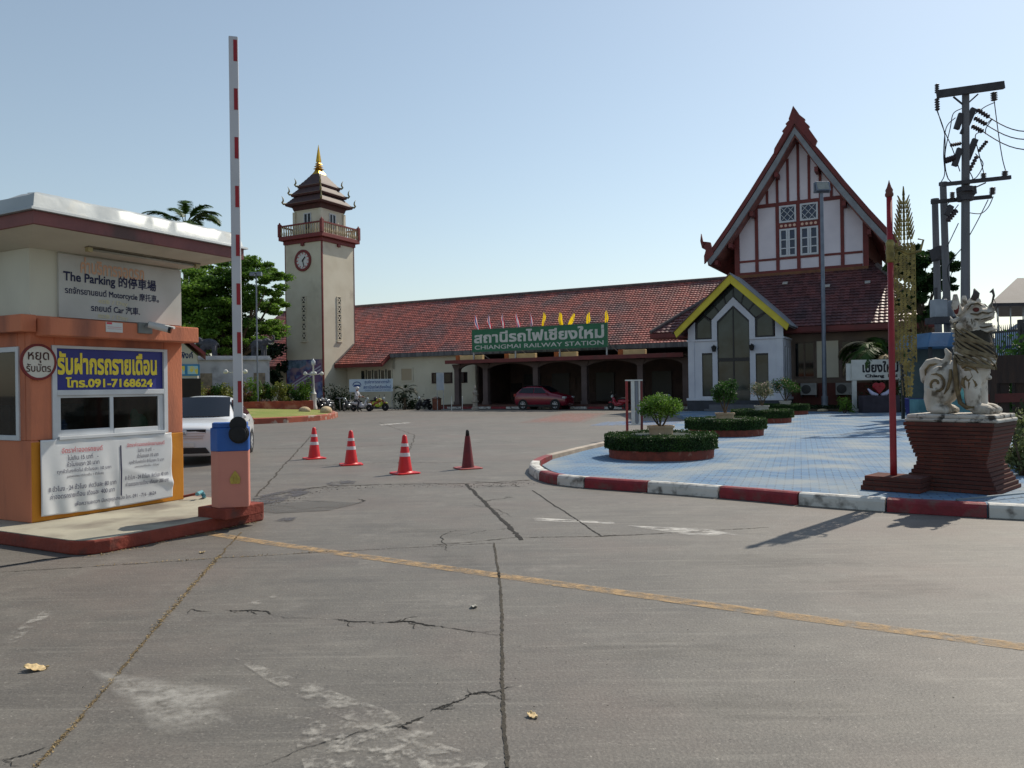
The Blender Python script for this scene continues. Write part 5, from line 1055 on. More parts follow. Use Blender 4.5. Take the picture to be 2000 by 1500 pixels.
for s in (-1, 1):
    b.ell((-.3,s*.15,.4), (.23,.125,.28), rot=RY(.2)); b.tube([(-.37,s*.17,.36),(-.42,s*.17,.2),(-.39,s*.17,.05)], [.14, .105, .09], 12); b.ell((-.3,s*.18,.06), (.16,.1,.075))
    b.ell((.12,s*.15,.58), (.16,.1,.28)); b.tube([(.15,s*.15,.6),(.17,s*.15,.3),(.18,s*.15,.06)], [.135, .12, .11], 12); b.ell((.29,s*.155,.07), (.17,.115,.08))
    for k in (-1, 0, 1): b.ell((.41,s*.155+k*.066,.052), (.06,.037,.052)); b.ell((-.19,s*.18+k*.055,.047), (.055,.033,.047))
    b.ell((.27,s*.085,1.43), (.07,.05,.045)); b.ell((.16,s*.16,1.24), (.09,.06,.1)); b.ell((.31,s*.08,1.33), (.09,.05,.08)); b.tube([(.05,s*.13,1.35),(.0,s*.16,1.46),(.0,s*.17,1.6)], [.06, .065, .03], 8)
b.tube([(.16,0,.72),(.14,0,.95),(.12,0,1.22)], [.26, .225, .2], 16); b.ell((.16,0,1.31), (.19,.17,.17)); b.ell((.36,0,1.345), (.15,.11,.075)); b.ell((.46,0,1.385), (.05,.06,.05)); b.tube([(.18,0,1.2),(.34,0,1.165),(.46,0,1.185)], [.1, .075, .05], 10)
b.tube([(.43,0,1.42),(.47,0,1.47)], [.04, .015], 8); b.ell((.2,0,1.5), (.1,.05,.06))
b.tube([(-.46,0,.43),(-.55,0,.5),(-.57,0,.62),(-.5,0,.71),(-.4,0,.73),(-.31,0,.71),(-.23,0,.74),(-.21,0,.84),(-.26,0,.92)], [.09,.085,.08,.075,.07,.06,.06,.05,.02], 12)
fuse(b, 'body', statw, ln, .0125, 3)
b = MB()                                                              # mane strands over the neck
for s in (-1, 1):
    for i in range(17):
        z0 = 1.24-.026*i; pts = []
        for k in range(7):
            u = k/6; a = radians(175-165*u); zz_ = z0-.26*u+.05*sin(u*5+i); r_ = float(np.interp(zz_, [.7,.78,.95,1.14,1.2,1.3], [.27,.283,.25,.222,.2,.17]))+.004+.005*sin(u*20); pts.append((float(np.interp(zz_, [.78,.95,1.14,1.2], [.17,.155,.13,.12]))+cos(a)*r_, s*sin(a)*r_, z0-.26*u+.05*sin(u*5+i)))
        b.tube(pts, [.008, .017, .02, .02, .018, .015, .006], 6)
b.build('mane', mat('mane_strand', C(134,122,96), C(98,86,64), 9, .8, .4), ln, smooth=True)
b = MB(); b.tube([(.17,0,.78),(.155,0,.95),(.13,0,1.1),(.12,0,1.14)], [.283,.25,.226,.19], 20); b.build('mane_ground', mat('mane_dark', C(52,46,36), C(38,34,28), 9, .85, .5), ln, smooth=True)
b = MB()
for s in (-1, 1):
    b.tube([(.155+cos(radians(a))*.262, s*sin(radians(a))*.255, .7+.19*(a/180)) for a in range(0, 181, 15)], .024, 7)
b.build('collar', statw, ln, smooth=True)
b = MB()
for s in (-1, 1):
    b.tube([(-.31+.02*k/18*cos(k*.7)*0+(.03+.0075*k)*cos(k*.52), s*.268, .42+(.03+.0075*k)*sin(k*.52)) for k in range(17)], [.02]*15+[.015, .006], 6)
    b.tube([(-.12,s*.2,.62),(-.11,s*.235,.5),(-.15,s*.25,.36),(-.2,s*.255,.28)], [.02,.028,.024,.008], 6)
    b.tube([(-.06,s*.2,.78),(-.04,s*.235,.6),(-.02,s*.235,.35),(.02,s*.23,.16),(.1,s*.24,.1),(.22,s*.255,.1)], [.02,.034,.034,.034,.03,.014], 7)
    for q in ([(.1,.62),(.17,.6),(.2,.52),(.15,.46),(.1,.5),(.13,.54)], [(.08,.5),(.06,.42),(.1,.36)], [(.2,.48),(.24,.4),(.2,.34)], [(.16,.44),(.15,.34)], [(.06,.64),(.12,.68),(.22,.64),(.27,.56)]):
        b.tube([(x, s*(.262-.5*max(0, x-.14)**1.2), z) for x, z in q], [.026]*(len(q)-1)+[.008], 6)
b.tube([(-.53,-.06,.52),(-.53,-.07,.62),(-.47,-.065,.69),(-.38,-.06,.7),(-.3,-.055,.69)], .018, 6)
b.build('scroll_ornament', och, ln, smooth=True)
b = MB()
for k in range(7): b.ell((.345+.02*sin(k*1.3)-.02*(k > 4), 0, .95-.075*k), (.045,.05,.035))
for k in range(9): b.ell((-.1+.012*sin(k*2), 0, 1.28-.06*k), (.045,.07,.03))
for s in (-1, 1): b.ell((.06,s*.19,1.2), (.06,.03,.05)); b.ell((.18,s*.205,1.2), (.05,.025,.06)); b.tube([(.2+.02*k*cos(k*.8)*.6, s*(.19-.004*k), 1.24+.02*k*sin(k*.8)*.6) for k in range(1, 9)], [.02]*6+[.014,.005], 6); b.tube([(.3,s*.12,1.46),(.22,s*.15,1.48),(.14,s*.16,1.44),(.1,s*.17,1.36)], [.018,.024,.024,.01], 6); b.tube([(.05,s*.17,1.3),(-.03,s*.2,1.27),(-.07,s*.19,1.33)], [.03,.03,.008], 6); b.tube([(.3,s*.115,1.27),(.4,s*.1,1.3),(.47,s*.07,1.32)], [.02,.02,.01], 6); b.tube([(.24,s*.12,1.16),(.36,s*.085,1.13),(.48,s*.045,1.16)], [.016,.018,.008], 6)
b.build('curl_ornament', statw, ln, smooth=True)
b = MB()
for s in (-1, 1):
    b.tube([(.16,s*.165,1.4),(.22,s*.165,1.46),(.3,s*.14,1.47),(.36,s*.115,1.43)], [.006,.012,.013,.005], 5); b.tube([(.2,s*.16,1.35),(.3,s*.15,1.335),(.36,s*.125,1.36),(.44,s*.1,1.345),(.5,s*.05,1.36)], [.006,.012,.012,.011,.005], 5)
    b.tube([(.2,s*.15,1.29),(.3,s*.125,1.275),(.4,s*.11,1.285),(.48,s*.06,1.3)], [.008,.011,.01,.004], 5); b.tube([(.22,s*.12,1.2),(.34,s*.088,1.18),(.47,s*.05,1.2)], [.008,.011,.005], 5)
    b.tube([(.18+.016*k*cos(k*.9)*.5, s*(.225-.004*k), 1.235+.016*k*sin(k*.9)*.5) for k in range(1, 9)], .008, 5); b.tube([(.03,s*.18,1.36),(-.0,s*.205,1.48),(.0,s*.19,1.58)], [.006,.012,.005], 5)
    for k in (-.5, .5): b.tube([(.33,s*.155+k*.066,.13),(.42,s*.155+k*.066,.085),(.46,s*.155+k*.066,.03)], .006, 5); b.tube([(-.26,s*.18+k*.055,.12),(-.18,s*.18+k*.055,.08),(-.145,s*.18+k*.055,.03)], .006, 5)
b.build('carved_line', mat('carved_dark', C(70,62,50), C(96,86,66), 10, .85), ln, smooth=True)
for s in (-1, 1):
    b = MB(); b.ell((.265,s*.125,1.395), (.05,.02,.028)); b.ell((.02,s*.192,1.42), (.04,.015,.07)); b.build('eye', mat('statue_red', C(110,44,40), C(84,40,38), 8, .8), ln, smooth=True)
b = MB(); [b.lathe([(.014,0),(.002,-.045)], .36+.03*k, s*.06, 1.3, 6) for k in range(3) for s in (-1, 1)]; [b.lathe([(.012,0),(.002,.04)], .36+.03*k, s*.045, 1.2, 6) for k in range(3) for s in (-1, 1)]; b.build('teeth', statw, ln)
b = MB(); b.tube([(.46,0,1.46),(.5,0,1.56),(.48,0,1.62),(.43,0,1.6)], [.012,.02,.03,.006], 7); b.tube([(.48,0,1.55),(.54,0,1.45),(.55,0,1.25),(.54,0,1.12)], .005, 5); b.tube([(.2,0,1.52),(.23,0,1.6),(.2,0,1.66)], [.06,.05,.01], 8); b.build('crest', mat('statue_dark', C(84,80,76), C(64,60,58), 8, .8, .4), ln, smooth=True)

ln.scale = (.89, .96, 1.0)
for o in ln.children:                                                 # a bigger head, as carved
    for v in o.data.vertices:
        k = min(1, max(0, (v.co.z-1.12)/.12)); kk = k*k*(3-2*k); q = v.co-Vector((.12, 0, 1.17)); v.co = Vector((.12-.035*kk+q.x*(1+.02*kk-.14*kk*max(0, q.x-.1)/.4), q.y*(1+.16*kk), 1.17+q.z*(1+.14*kk)))
# ------------------------------------------------------------------ floodlight mast, utility poles
p = at(1611, 790, 42); p.z = 0; t = thing('floodlight_mast', 'slim grey steel mast with one square floodlight in front of the gable', 'lamp post', p, 0); zt = at(1606, 372, 42).z
b = MB(); b.tube([(0,0,0),(0,0,.9)], .17, 10); b.tube([(0,0,.9),(0,0,zt)], [.12, .09], 10); b.box(-.25,.25,-.25,.25,0,.08); mastm = mat('mast_grey', C(120,128,142), C(104,112,126), 3, .5, .05, metal=.3); b.build('mast', mastm, t, smooth=True, autosm=40)
b = MB(); b.M = Matrix.Translation((0, -.12, zt+.15)) @ Matrix.Rotation(radians(-25), 4, 'X'); b.box(-.34,.34,-.07,.1,-.25,.27); b.box(-.38,.38,-.1,-.07,-.29,.31); b.build('floodlight', mastm, t, bevel=.02)
b = MB(); b.M = Matrix.Translation((0, -.12, zt+.15)) @ Matrix.Rotation(radians(-25), 4, 'X'); b.box(-.31,.31,-.112,-.1,-.22,.24); b.build('lens', mat('flood_glass', C(150,152,146), C(130,132,128), 6, .25), t)
b = MB(); b.box(-.42,-.34,-.1,.02,zt-.12,zt+.4); b.box(.34,.42,-.1,.02,zt-.12,zt+.4); b.box(-.42,.42,-.06,.02,zt-.14,zt-.06); b.build('yoke', mastm, t)
concp = mat('pole_concrete', C(112,112,116), C(92,92,96), 1.5, .85, .2, stretch=(1, 1, .3)); armm = mat('arm_dark', C(66,64,68), C(52,50,54), 3, .7); insm = mat('insulator_brown', C(58,44,46), C(48,38,40), 6, .35); cablem = mat('cable_black', C(36,38,44), rough=.6)
Yp = 30.0; Q = lambda x, y, Y=Yp: at(x, y, Y)
def ins(b, a, c_, r=.09, n=5):
    a, c_ = Vector(a), Vector(c_); pts = []; rr = []
    for i in range(n*2+1): pts.append(a.lerp(c_, i/(n*2))); rr.append(r if i % 2 else r*.45)
    b.tube(pts, rr, 8)
p0 = Q(1877, 700); p0.z = 0; t = thing('utility_pole', 'tallest grey concrete utility pole with wide top crossarm, insulators and cables', 'utility pole', (0, 0, 0), 0, 'concrete poles behind the lion')
top = Q(1886, 182); b = MB(); b.M = None; lowr, tpr = .19, .13
b.tube([Vector((top.x-.22, Yp, 0)), Vector((top.x, Yp, top.z))], [lowr, tpr], 8); b.build('pole', concp, t)
def arm_(a, c_, w=.2, h=.26): b = MB(); b.bar(a, c_, w, h); b.build('crossarm', armm, t)
arm_(Q(1825, 188)+Vector((0, -.2, 0)), Q(1954, 170)+Vector((0, -.2, 0)), .14, .28); arm_(Q(1836, 363)+Vector((0, -.2, 0)), Q(1967, 349)+Vector((0, -.2, 0)), .12, .14); arm_(Q(1826, 392)+Vector((0, .25, 0)), Q(1944, 381)+Vector((0, .25, 0)), .12, .14)
for a, c_ in (((1862,189),(1884,207)),((1910,184),(1890,202)),((1903,367),(1925,357)),((1907,375),(1897,386))):
    b = MB(); b.bar(Q(*a), Q(*c_), .05, .05); b.build('brace', armm, t)
for a, c_ in (((1902,212),(1880,262)),((1878,222),(1868,252)),((1905,272),(1889,312)),((1875,290),(1864,324)),((1858,402),(1848,420))):
    b = MB(); b.bar(Q(*a), Q(*c_), .12, .2); b.build('side_arm', armm, t)
for a, c_, r in (((1830,192),(1831,216),.1),((1830,164),(1830,182),.09),((1941,180),(1942,197),.13),((1908,214),(1932,229),.1),((1903,230),(1926,243),.1),((1898,246),(1920,257),.1),((1856,284),(1877,280),.08),((1846,314),(1865,308),.13),((1928,275),(1911,296),.08),((1908,305),(1893,334),.09),((1962,348),(1963,334),.12),((1921,352),(1921,338),.11),((1938,380),(1939,366),.12),((1860,388),(1860,375),.1),((1868,410),(1850,432),.12)):
    b = MB(); ins(b, Q(*a), Q(*c_), r); b.build('insulator', insm, t, smooth=True)
for k, pts in enumerate([[(1831,216),(1842,250),(1860,290),(1875,335)],[(1830,216),(1845,262),(1845,320),(1852,350)],[(1942,198),(1950,260),(1958,310),(1965,336)],[(1943,200),(1925,208),(1905,222),(1890,232)],[(1878,212),(1862,222),(1856,250),(1846,300),(1850,345),(1868,362)],[(1866,230),(1848,250),(1843,300),(1845,340),(1835,360)],[(1926,243),(1938,232),(1926,250),(1925,262)],[(1920,257),(1905,265),(1912,300),(1922,340)],[(1893,334),(1900,350),(1893,360)],[(1940,384),(1930,405),(1915,417),(1890,415)],[(1930,390),(1910,430),(1888,470)],[(1872,436),(1850,482)],[(1885,478),(1852,520),(1856,560)],[(1905,300),(1920,320),(1908,345),(1895,352)],[(1862,390),(1850,400),(1860,412),(1872,400)]]):
    q = [Q(*x) for x in pts]; P = []
    for i in range(len(q)-1):
        m0 = (q[i+1]-q[max(0, i-1)])*.5; m1 = (q[min(len(q)-1, i+2)]-q[i])*.5
        for s_ in range(6):
            u = s_/6; P.append(q[i]*(2*u**3-3*u**2+1)+m0*(u**3-2*u**2+u)+q[i+1]*(-2*u**3+3*u**2)+m1*(u**3-u**2))
    P.append(q[-1]); b = MB(); b.tube(P, .018, 5); b.build('jumper_cable', cablem, t)
b = MB(); [b.tube([Q(1885,y)+Vector((0,0,0)), Q(1885,y+9)], .3, 10) for y in (366, 383)]; b.bar(Q(1872,375), Q(1903,372), .3, .3); b.build('clamp', armm, t)
for k, (a, e) in enumerate((((1930,228),(2060,246)),((1925,243),(2060,262)),((1920,257),(2060,286)))):
    t2 = thing('power_line', ('top', 'middle', 'lowest')[k]+' of three power cables running off to the right from the tallest pole', 'cable', (0, 0, 0), 0, 'power cables at the tall pole'); A, E_ = Q(*a), at(e[0], e[1], 26)
    b = MB(); b.tube([A.lerp(E_, i/10)-Vector((0, 0, .35*sin(pi*i/10))) for i in range(11)], .02, 5); b.build('cable', cablem, t2)
def spole(label, px, py, Y, kx):
    t = thing('utility_pole', label, 'utility pole', (0, 0, 0), 0, 'concrete poles behind the lion'); q = at(px, py, Y); b = MB(); b.tube([(q.x+kx, Y, 0),(q.x, Y, q.z)], [.16, .125], 8); b.tube([(q.x,Y,q.z),(q.x,Y,q.z+.12)], .16, 8); b.build('pole', concp, t)
    return t
ta = spole('short concrete pole carrying the pale transformer box, right of the shortest pole', 1842, 362, 31, .15); tb = spole('shortest concrete pole, standing left of the transformer box', 1826, 394, 32.5, .1)
b = MB(); a, c_ = at(1832, 462, 31), at(1826, 462, 32.5); b.bar(at(1822,500,32.5), at(1842,490,32), .3, .5); b.build('fuse_box', armm, tb, bevel=.03)
t = thing('transformer', 'pale grey transformer boxes strapped across the short poles', 'transformer', (0, 0, 0)); a, c_ = at(1818, 586, 30.6), at(1843, 620, 30.6); b = MB(); b.box(a.x,c_.x,30.3,30.7,c_.z,a.z); b.build('box', mat('trafo_grey', C(150,156,164), C(136,142,150), 3, .5), t, bevel=.02)
a, c_ = at(1853, 587, 30.6), at(1861, 620, 30.6); b = MB(); b.box(a.x,c_.x,30.3,30.7,c_.z,a.z); b.build('box', MATS['trafo_grey'], t, bevel=.02)
a, c_ = at(1814, 621, 30.6), at(1868, 632, 30.6); b = MB(); b.box(a.x,c_.x,30.2,30.9,c_.z,a.z); b.tube([at(1828,585,30.5), at(1828,562,30.5)], .06, 8); b.build('platform', armm, t)
# ------------------------------------------------------------------ cars
tyre = mat('tyre', C(26,26,28), C(34,34,35), 8, .85, .1); rimm = mat('alloy', C(176,178,182), C(150,152,156), 6, .35, .03, metal=.2); carglass = mat('car_glass', C(16,20,28), None, rough=.03, spec=.6)
blackpl = mat('black_plastic', C(24,24,26), C(32,32,33), 8, .6); lampc = mat('headlight_glass', C(176,184,186), C(150,158,160), 14, .08); lampr = mat('tail_red', C(150,20,26), C(110,16,20), 10, .2)
def wheel(par, x, y, r, w=.2):
    s = 1 if y > 0 else -1; R_ = Matrix.Translation((x, y, r)) @ Matrix.Rotation(-s*pi/2, 4, 'X')
    b = MB(); b.M = R_; b.lathe([(r*.66,-w),(r*.94,-w),(r,-w*.8),(r,-.03),(r*.93,.0),(r*.68,.005),(r*.66,-.03)], n=26); o = b.build('wheel', tyre, par, smooth=True, autosm=40)
    b = MB(); b.M = R_; b.lathe([(r*.66,-.05),(r*.66,-.005),(r*.6,-.01),(r*.58,-.05)], n=26); b.lathe([(r*.15,-.04),(r*.15,-.005),(r*.05,.0)], n=12)
    for k in range(7): a = k*2*pi/7; b.bar((cos(a)*r*.1, sin(a)*r*.1, -.022), (cos(a)*r*.62, sin(a)*r*.62, -.018), .06, .03)
    b.mi = 1; b.lathe([(r*.6,-.07),(r*.6,-.065)], n=20); b.build('rim', [rimm, blackpl], o); return o
def carbody(t, st_, paint, sub=2):
    vs = []; fs = []; k = 15
    for x, zl, wl_, wm, zs, ws, zt, wt in st_:
        h_ = [(0,zl),(wl_*.7,zl),(wl_,zl+.03),(wm,zl+(zs-zl)*.35),(wm*1.005,zl+(zs-zl)*.75),(ws,zs),(wt,zt-.025),(wt*.55,zt),(0,zt+.008)]
        vs += [(x, y, z) for y, z in h_]+[(x, -y, z) for y, z in h_[-2:0:-1]]
    k = 16; n = len(st_)
    for i in range(n-1):
        for q in range(k): fs.append((i*k+q, i*k+(q+1) % k, (i+1)*k+(q+1) % k, (i+1)*k+q))
    fs += [tuple(range(k)), tuple(range((n-1)*k, n*k))[::-1]]
    b = MB(); b.add(vs, fs); return b.build('body', paint, t, smooth=True, sub=sub)
def arches(par, xs, y, r):
    for x in xs:
        for s in (1, -1):
            b = MB(); b.M = Matrix.Translation((x, s*y, r)) @ Matrix.Rotation(-s*pi/2, 4, 'X'); b.lathe([(r*1.14,-.06),(r*1.14,.0),(r*.9,.002)], n=26); b.build('wheel_arch', blackpl, par)
def lathe_plate(par, name, m, pts, off=0): pass
def gridpane(par, name, m, fn, nu=8, nv=4): b = MB(); b.grid(fn, nu, nv); return b.build(name, m, par, smooth=True, fix=False)
hd = Vector((.17, -.985, 0)).normalized(); rz = atan2(hd.y, hd.x); fc = Vector((-7.22, 17.35, 0))
wc = thing('car', 'white sedan stopped behind the barrier gate beside the ticket booth', 'car', fc-hd*2.25, rz)
carw = mat('car_white', C(214,216,218), C(206,208,211), .8, .25, coat=.6, spec=.5)
carbody(wc, [(2.25,.3,.5,.68,.7,.62,.78,.5),(2.19,.2,.68,.8,.76,.76,.86,.6),(1.95,.17,.76,.88,.84,.82,.91,.62),(1.5,.17,.79,.9,.9,.84,.97,.66),(1.0,.17,.8,.9,.94,.85,1.0,.7),(.86,.17,.8,.9,.96,.86,1.02,.68),(.5,.17,.8,.89,.97,.85,1.3,.62),(.1,.17,.8,.89,.98,.85,1.5,.58),(-.5,.17,.8,.89,.99,.85,1.54,.58),(-1.1,.17,.8,.89,1.0,.85,1.48,.57),(-1.5,.18,.8,.88,1.0,.84,1.28,.58),(-1.8,.2,.78,.87,1.0,.82,1.1,.62),(-2.1,.24,.72,.84,.95,.78,1.06,.6),(-2.25,.36,.6,.7,.8,.66,.96,.5)], carw)
gridpane(wc, 'windscreen', carglass, lambda i, j: ((.86-.72*j)+.10-.16*(2*i-1)**2, (2*i-1)*(.7-.1*j), 1.03+.455*j+.02-.015*(2*i-1)**2), 12, 6)
gridpane(wc, 'rear_window', carglass, lambda i, j: (-1.2-.56*j-.02, (2*i-1)*(.54+.03*j), 1.45-.36*j+.02), 8, 4)
for s in (1, -1):
    for q in ([(.62,1.02),(-.42,1.02),(-.42,1.42),(.12,1.42)], [(-.48,1.02),(-1.42,1.04),(-1.1,1.38),(-.48,1.42)]):
        yy = lambda z: s*(.86-(z-.98)/(1.5-.98)*.28+.0); b = MB(); b.add([(x, yy(z), z) for x, z in q], [(0,1,2,3)]); b.build('side_window', carglass, wc, fix=False)
    b = MB(); b.ell((.72,s*.98,1.03), (.07,.1,.07)); b.build('mirror', carw, wc, smooth=True)
    # headlight wraps the corner
    b = MB(); b.add([(2.17,s*.5,.80),(2.21,s*.5,.68),(2.12,s*.76,.66),(1.92,s*.885,.72),(1.6,s*.885,.88),(1.85,s*.78,.89)], [(0,1,2,3,4,5)]); b.M = None
    o = b.build('headlight', lampc, wc, fix=False); m_ = o.modifiers.new('t', 'SOLIDIFY'); m_.thickness = .05; m_.offset = 0
    b = MB(); b.box(-2.24,-2.05,min(s*.45,s*.8),max(s*.45,s*.8),.72,.9); b.build('tail_light', lampr, wc, bevel=.02)
    b = MB(); b.box(-.2,-.05,min(s*.885,s*.91),max(s*.885,s*.91),.86,.89); b.box(-1.1,-.95,min(s*.885,s*.91),max(s*.885,s*.91),.88,.91); b.build('door_handle', carw, wc)
b = MB()
for k in range(4): z = .6+.05*k; b.box(2.18-.02*k,2.275-.016*k,-.38-.03*k,.38+.03*k,z,z+.02)
b.mi = 1; b.box(2.05,2.235,-.44,.44,.59,.8); b.build('grille', [mat('chrome', C(178,180,184), rough=.35, metal=.5), blackpl], wc)
b = MB(); b.prism([(-.52,.27),(.52,.27),(.44,.4),(-.44,.4)], 'x', 2.05, 2.262); b.build('lower_intake', blackpl, wc, bevel=.01)
b = MB(); b.box(2.24,2.28,-.2,.2,.42,.51); b.build('licence_plate', mat('plate', C(206,200,196), C(190,184,180), 4, .5), wc)
b = MB(); b.tube([(2.265,-.04,.74),(2.27,.04,.74)], .05, 10); b.build('bonnet_badge', MATS['chrome'], wc)
for x in (1.38, -1.3):
    for y in (.895, -.895): wheel(wc, x, y, .315)
arches(wc, (1.38, -1.3), .882, .315)
s_ = pv(1063, 799, -1.6)[0]; rc = thing('car', 'red hatchback with dark windows parked before the station canopy', 'car', W(s_, -1.6), -ANG)
carr = mat('car_red', C(122,20,42), C(108,18,38), 1, .25, coat=.7)
carbody(rc, [(2.05,.35,.5,.62,.6,.6,.72,.5),(1.95,.24,.66,.78,.78,.76,.88,.6),(1.5,.2,.76,.86,.92,.82,1.02,.66),(.95,.2,.78,.87,.98,.84,1.1,.7),(.8,.2,.78,.87,1.0,.84,1.16,.66),(.35,.2,.78,.87,1.02,.84,1.42,.6),(.0,.2,.78,.87,1.03,.84,1.54,.57),(-.7,.2,.78,.87,1.04,.84,1.58,.57),(-1.3,.2,.78,.87,1.05,.84,1.54,.57),(-1.62,.22,.78,.87,1.06,.83,1.42,.58),(-1.88,.25,.76,.85,1.04,.8,1.16,.62),(-2.02,.34,.64,.76,.9,.72,1.05,.55)], carr)
gridpane(rc, 'windscreen', carglass, lambda i, j: (.8-.72*j+.06, (2*i-1)*(.66-.09*j), 1.15+.37*j+.025), 8, 4); gridpane(rc, 'rear_window', carglass, lambda i, j: (-1.52-.34*j-.02, (2*i-1)*(.55+.03*j), 1.48-.3*j), 8, 4)
for s in (1, -1):
    for q in ([(.62,1.08),(-.4,1.08),(-.4,1.45),(.12,1.44)], [(-.46,1.08),(-1.62,1.12),(-1.4,1.42),(-.46,1.46)]):
        b = MB(); b.add([(x, s*(.855-(z-1.03)/.5*.25), z) for x, z in q], [(0,1,2,3)]); b.build('side_window', carglass, rc, fix=False)
    b = MB(); b.ell((.66,s*.96,1.08), (.08,.1,.08)); b.build('mirror', carr, rc, smooth=True)
    b = MB(); b.box(1.75,1.99,min(s*.5,s*.8),max(s*.5,s*.8),.72,.86); b.build('headlight', lampc, rc, bevel=.03); b = MB(); b.box(-2.0,-1.82,min(s*.56,s*.84),max(s*.56,s*.84),.86,1.06); b.build('tail_light', lampr, rc, bevel=.03)
b = MB(); b.box(-1.4,.05,-.5,.5,1.575,1.6); b.build('roof_panel', blackpl, rc, bevel=.01)
b = MB(); b.box(-1.55,1.5,-.885,.885,.2,.34); b.build('sill', blackpl, rc, bevel=.02)
for x in (1.25, -1.25):
    for y in (.885, -.885): wheel(rc, x, y, .33)
arches(rc, (1.25, -1.25), .872, .33)

rc.scale = (1, 1, 1.07)
# ------------------------------------------------------------------ motorbikes, bicycle, rider
chrome = MATS['chrome']
def bike(label, px, py, Y, rz, paint, big=False, seatm=blackrub, group='motorbikes parked before the station', hel=None):
    p = at(px, py, Y); p.z = 0; t = thing('motorbike', label, 'motorbike', p, rz, group); r = .29 if big else .25; X = .64
    for x in (X, -X):
        b = MB(); b.M = Matrix.Translation((x, 0, r)) @ Matrix.Rotation(pi/2, 4, 'X'); b.lathe([(r*.72,-.04),(r*.95,-.05),(r,0),(r*.95,.05),(r*.72,.04)], n=20); o = b.build('wheel', tyre, t, smooth=True)
        b = MB(); b.M = Matrix.Translation((x, 0, r)) @ Matrix.Rotation(pi/2, 4, 'X'); b.lathe([(.06,-.05),(.06,.05)], n=10); [b.bar((cos(a)*.04, sin(a)*.04, 0), (cos(a)*r*.74, sin(a)*r*.74, 0), .03, .03) for a in [k*2*pi/6 for k in range(6)]]; b.build('rim', chrome, o)
    b = MB(); b.ell((-.3,0,.58), (.4,.14,.16)); b.ell((-.05,0,.42), (.3,.15,.13)); b.tube([(.45,0,.85),(.36,0,.6),(.25,0,.36),(-.1,0,.3)], [.1,.17,.15,.12], 10, sq=.55)
    if big: b.ell((.12,0,.78), (.26,.15,.15))
    b.ell((-.62,0,.62), (.18,.09,.07)); b.build('body', paint, t, smooth=True)
    b = MB(); b.ell((-.3,0,.76), (.42,.13,.07)); b.build('seat', seatm, t, smooth=True)
    b = MB(); [b.tube([(X,s*.07,r),(X-.16,s*.06,.72),(X-.24,s*.05,.95)], .025, 6) for s in (1, -1)]; b.tube([(X-.3,-.34,1.02),(X-.24,-.1,.98),(X-.24,.1,.98),(X-.3,.34,1.02)], .018, 6); b.build('fork', darkmetal, t)
    b = MB(); b.ell((X-.13,0,.9), (.1,.1,.12)); b.build('headlight', lampc, t, smooth=True)
    b = MB(); b.tube([(X-.28,.0,.6)]+[(X+cos(a)*(r+.04), 0, r+sin(a)*(r+.04)) for a in [2.4,1.9,1.4,.9]], [.02,.05,.06,.06,.04], 8); b.build('mudguard', paint, t, smooth=True)
    b = MB(); b.ell((-.05,0,.3), (.2,.12,.12)); b.tube([(-.1,-.14,.25),(-.5,-.16,.28),(-.85,-.16,.36)], [.03,.05,.05], 8); b.build('engine', darkmetal, t, smooth=True)
    for s in (1, -1): b = MB(); b.tube([(X-.27,s*.25,1.0),(X-.27,s*.32,1.14)], .01, 5); b.ell((X-.27,s*.34,1.17), (.02,.06,.04)); b.build('mirror', blackpl, t)
    if hel: b = MB(); b.ell((-.2,0,.92), (.14,.12,.12)); b.build('helmet', hel, t, smooth=True)
    return t
bk = mat('bike_black', C(30,32,36), C(40,42,46), 5, .3, coat=.4); bs = mat('bike_silver', C(130,134,140), C(110,114,120), 5, .3, metal=.5); bw_ = mat('bike_white', C(200,200,206), rough=.3, coat=.4); bl = mat('bike_lime', C(170,190,60), C(150,80,50), 3.5, .35, coat=.4, lo=.48, hi=.52); br2 = mat('bike_red', C(140,26,44), rough=.3, coat=.4)
A_ = -ANG; helw = mat('helmet_white', C(206,206,206), rough=.2)
bike('black motorbike with white helmet on its seat, nearest the white lamp post', 627, 800, 58, -2.0, bk, True, hel=helw)
bike('silver grey motorbike second from the white lamp post', 643, 800, 58.3, -1.8, bs, True)
t = thing('bicycle', 'thin framed bicycle parked between the silver motorbike and the white scooter', 'bicycle', Vector((at(664, 800, 58.5).x, 58.5, 0)), -1.4)
for x in (.52, -.52):
    b = MB(); b.M = Matrix.Translation((x, 0, .33)) @ Matrix.Rotation(pi/2, 4, 'X'); b.lathe([(.3,-.02),(.33,-.02),(.33,.02),(.3,.02)], n=24); [b.bar((0,0,0), (cos(k)*.3, sin(k)*.3, 0), .008) for k in range(7)]; b.build('wheel', tyre, t)
b = MB(); [b.tube(q, .02, 6) for q in ([(-.52,0,.33),(-.08,0,.3),(.38,0,.8)], [(-.08,0,.3),(-.2,0,.85)], [(-.2,0,.8),(.36,0,.82)], [(-.52,0,.33),(-.2,0,.78)], [(.52,0,.33),(.36,0,.95)])]; b.build('frame', bs, t)
b = MB(); b.tube([(.3,-.28,1.0),(.36,0,.97),(.3,.28,1.0)], .018, 6); b.build('handlebar', chrome, t); b = MB(); b.ell((-.22,0,.9), (.14,.08,.05)); b.build('saddle', blackrub, t, smooth=True)
bike('black and silver motorbike just left of the ridden white scooter', 681, 799, 58.6, -1.9, bs)
bike('white scooter with a helmeted rider sitting on it', 706, 801, 57.2, A_+.15, bw_, group='motorbikes parked before the station')
bike('lime and orange motorbike right of the white scooter', 738, 799, 57.8, A_+.1, bl, True, hel=bk)
bike('dark motorbike parked in the shade by the potted palm', 828, 797, 58.5, -2.2, bk, group='motorbikes parked before the station')
bike('red scooter parked below the canopy right of the red car', 1209, 801, 51.5, A_+2.9, br2, seatm=blackrub)
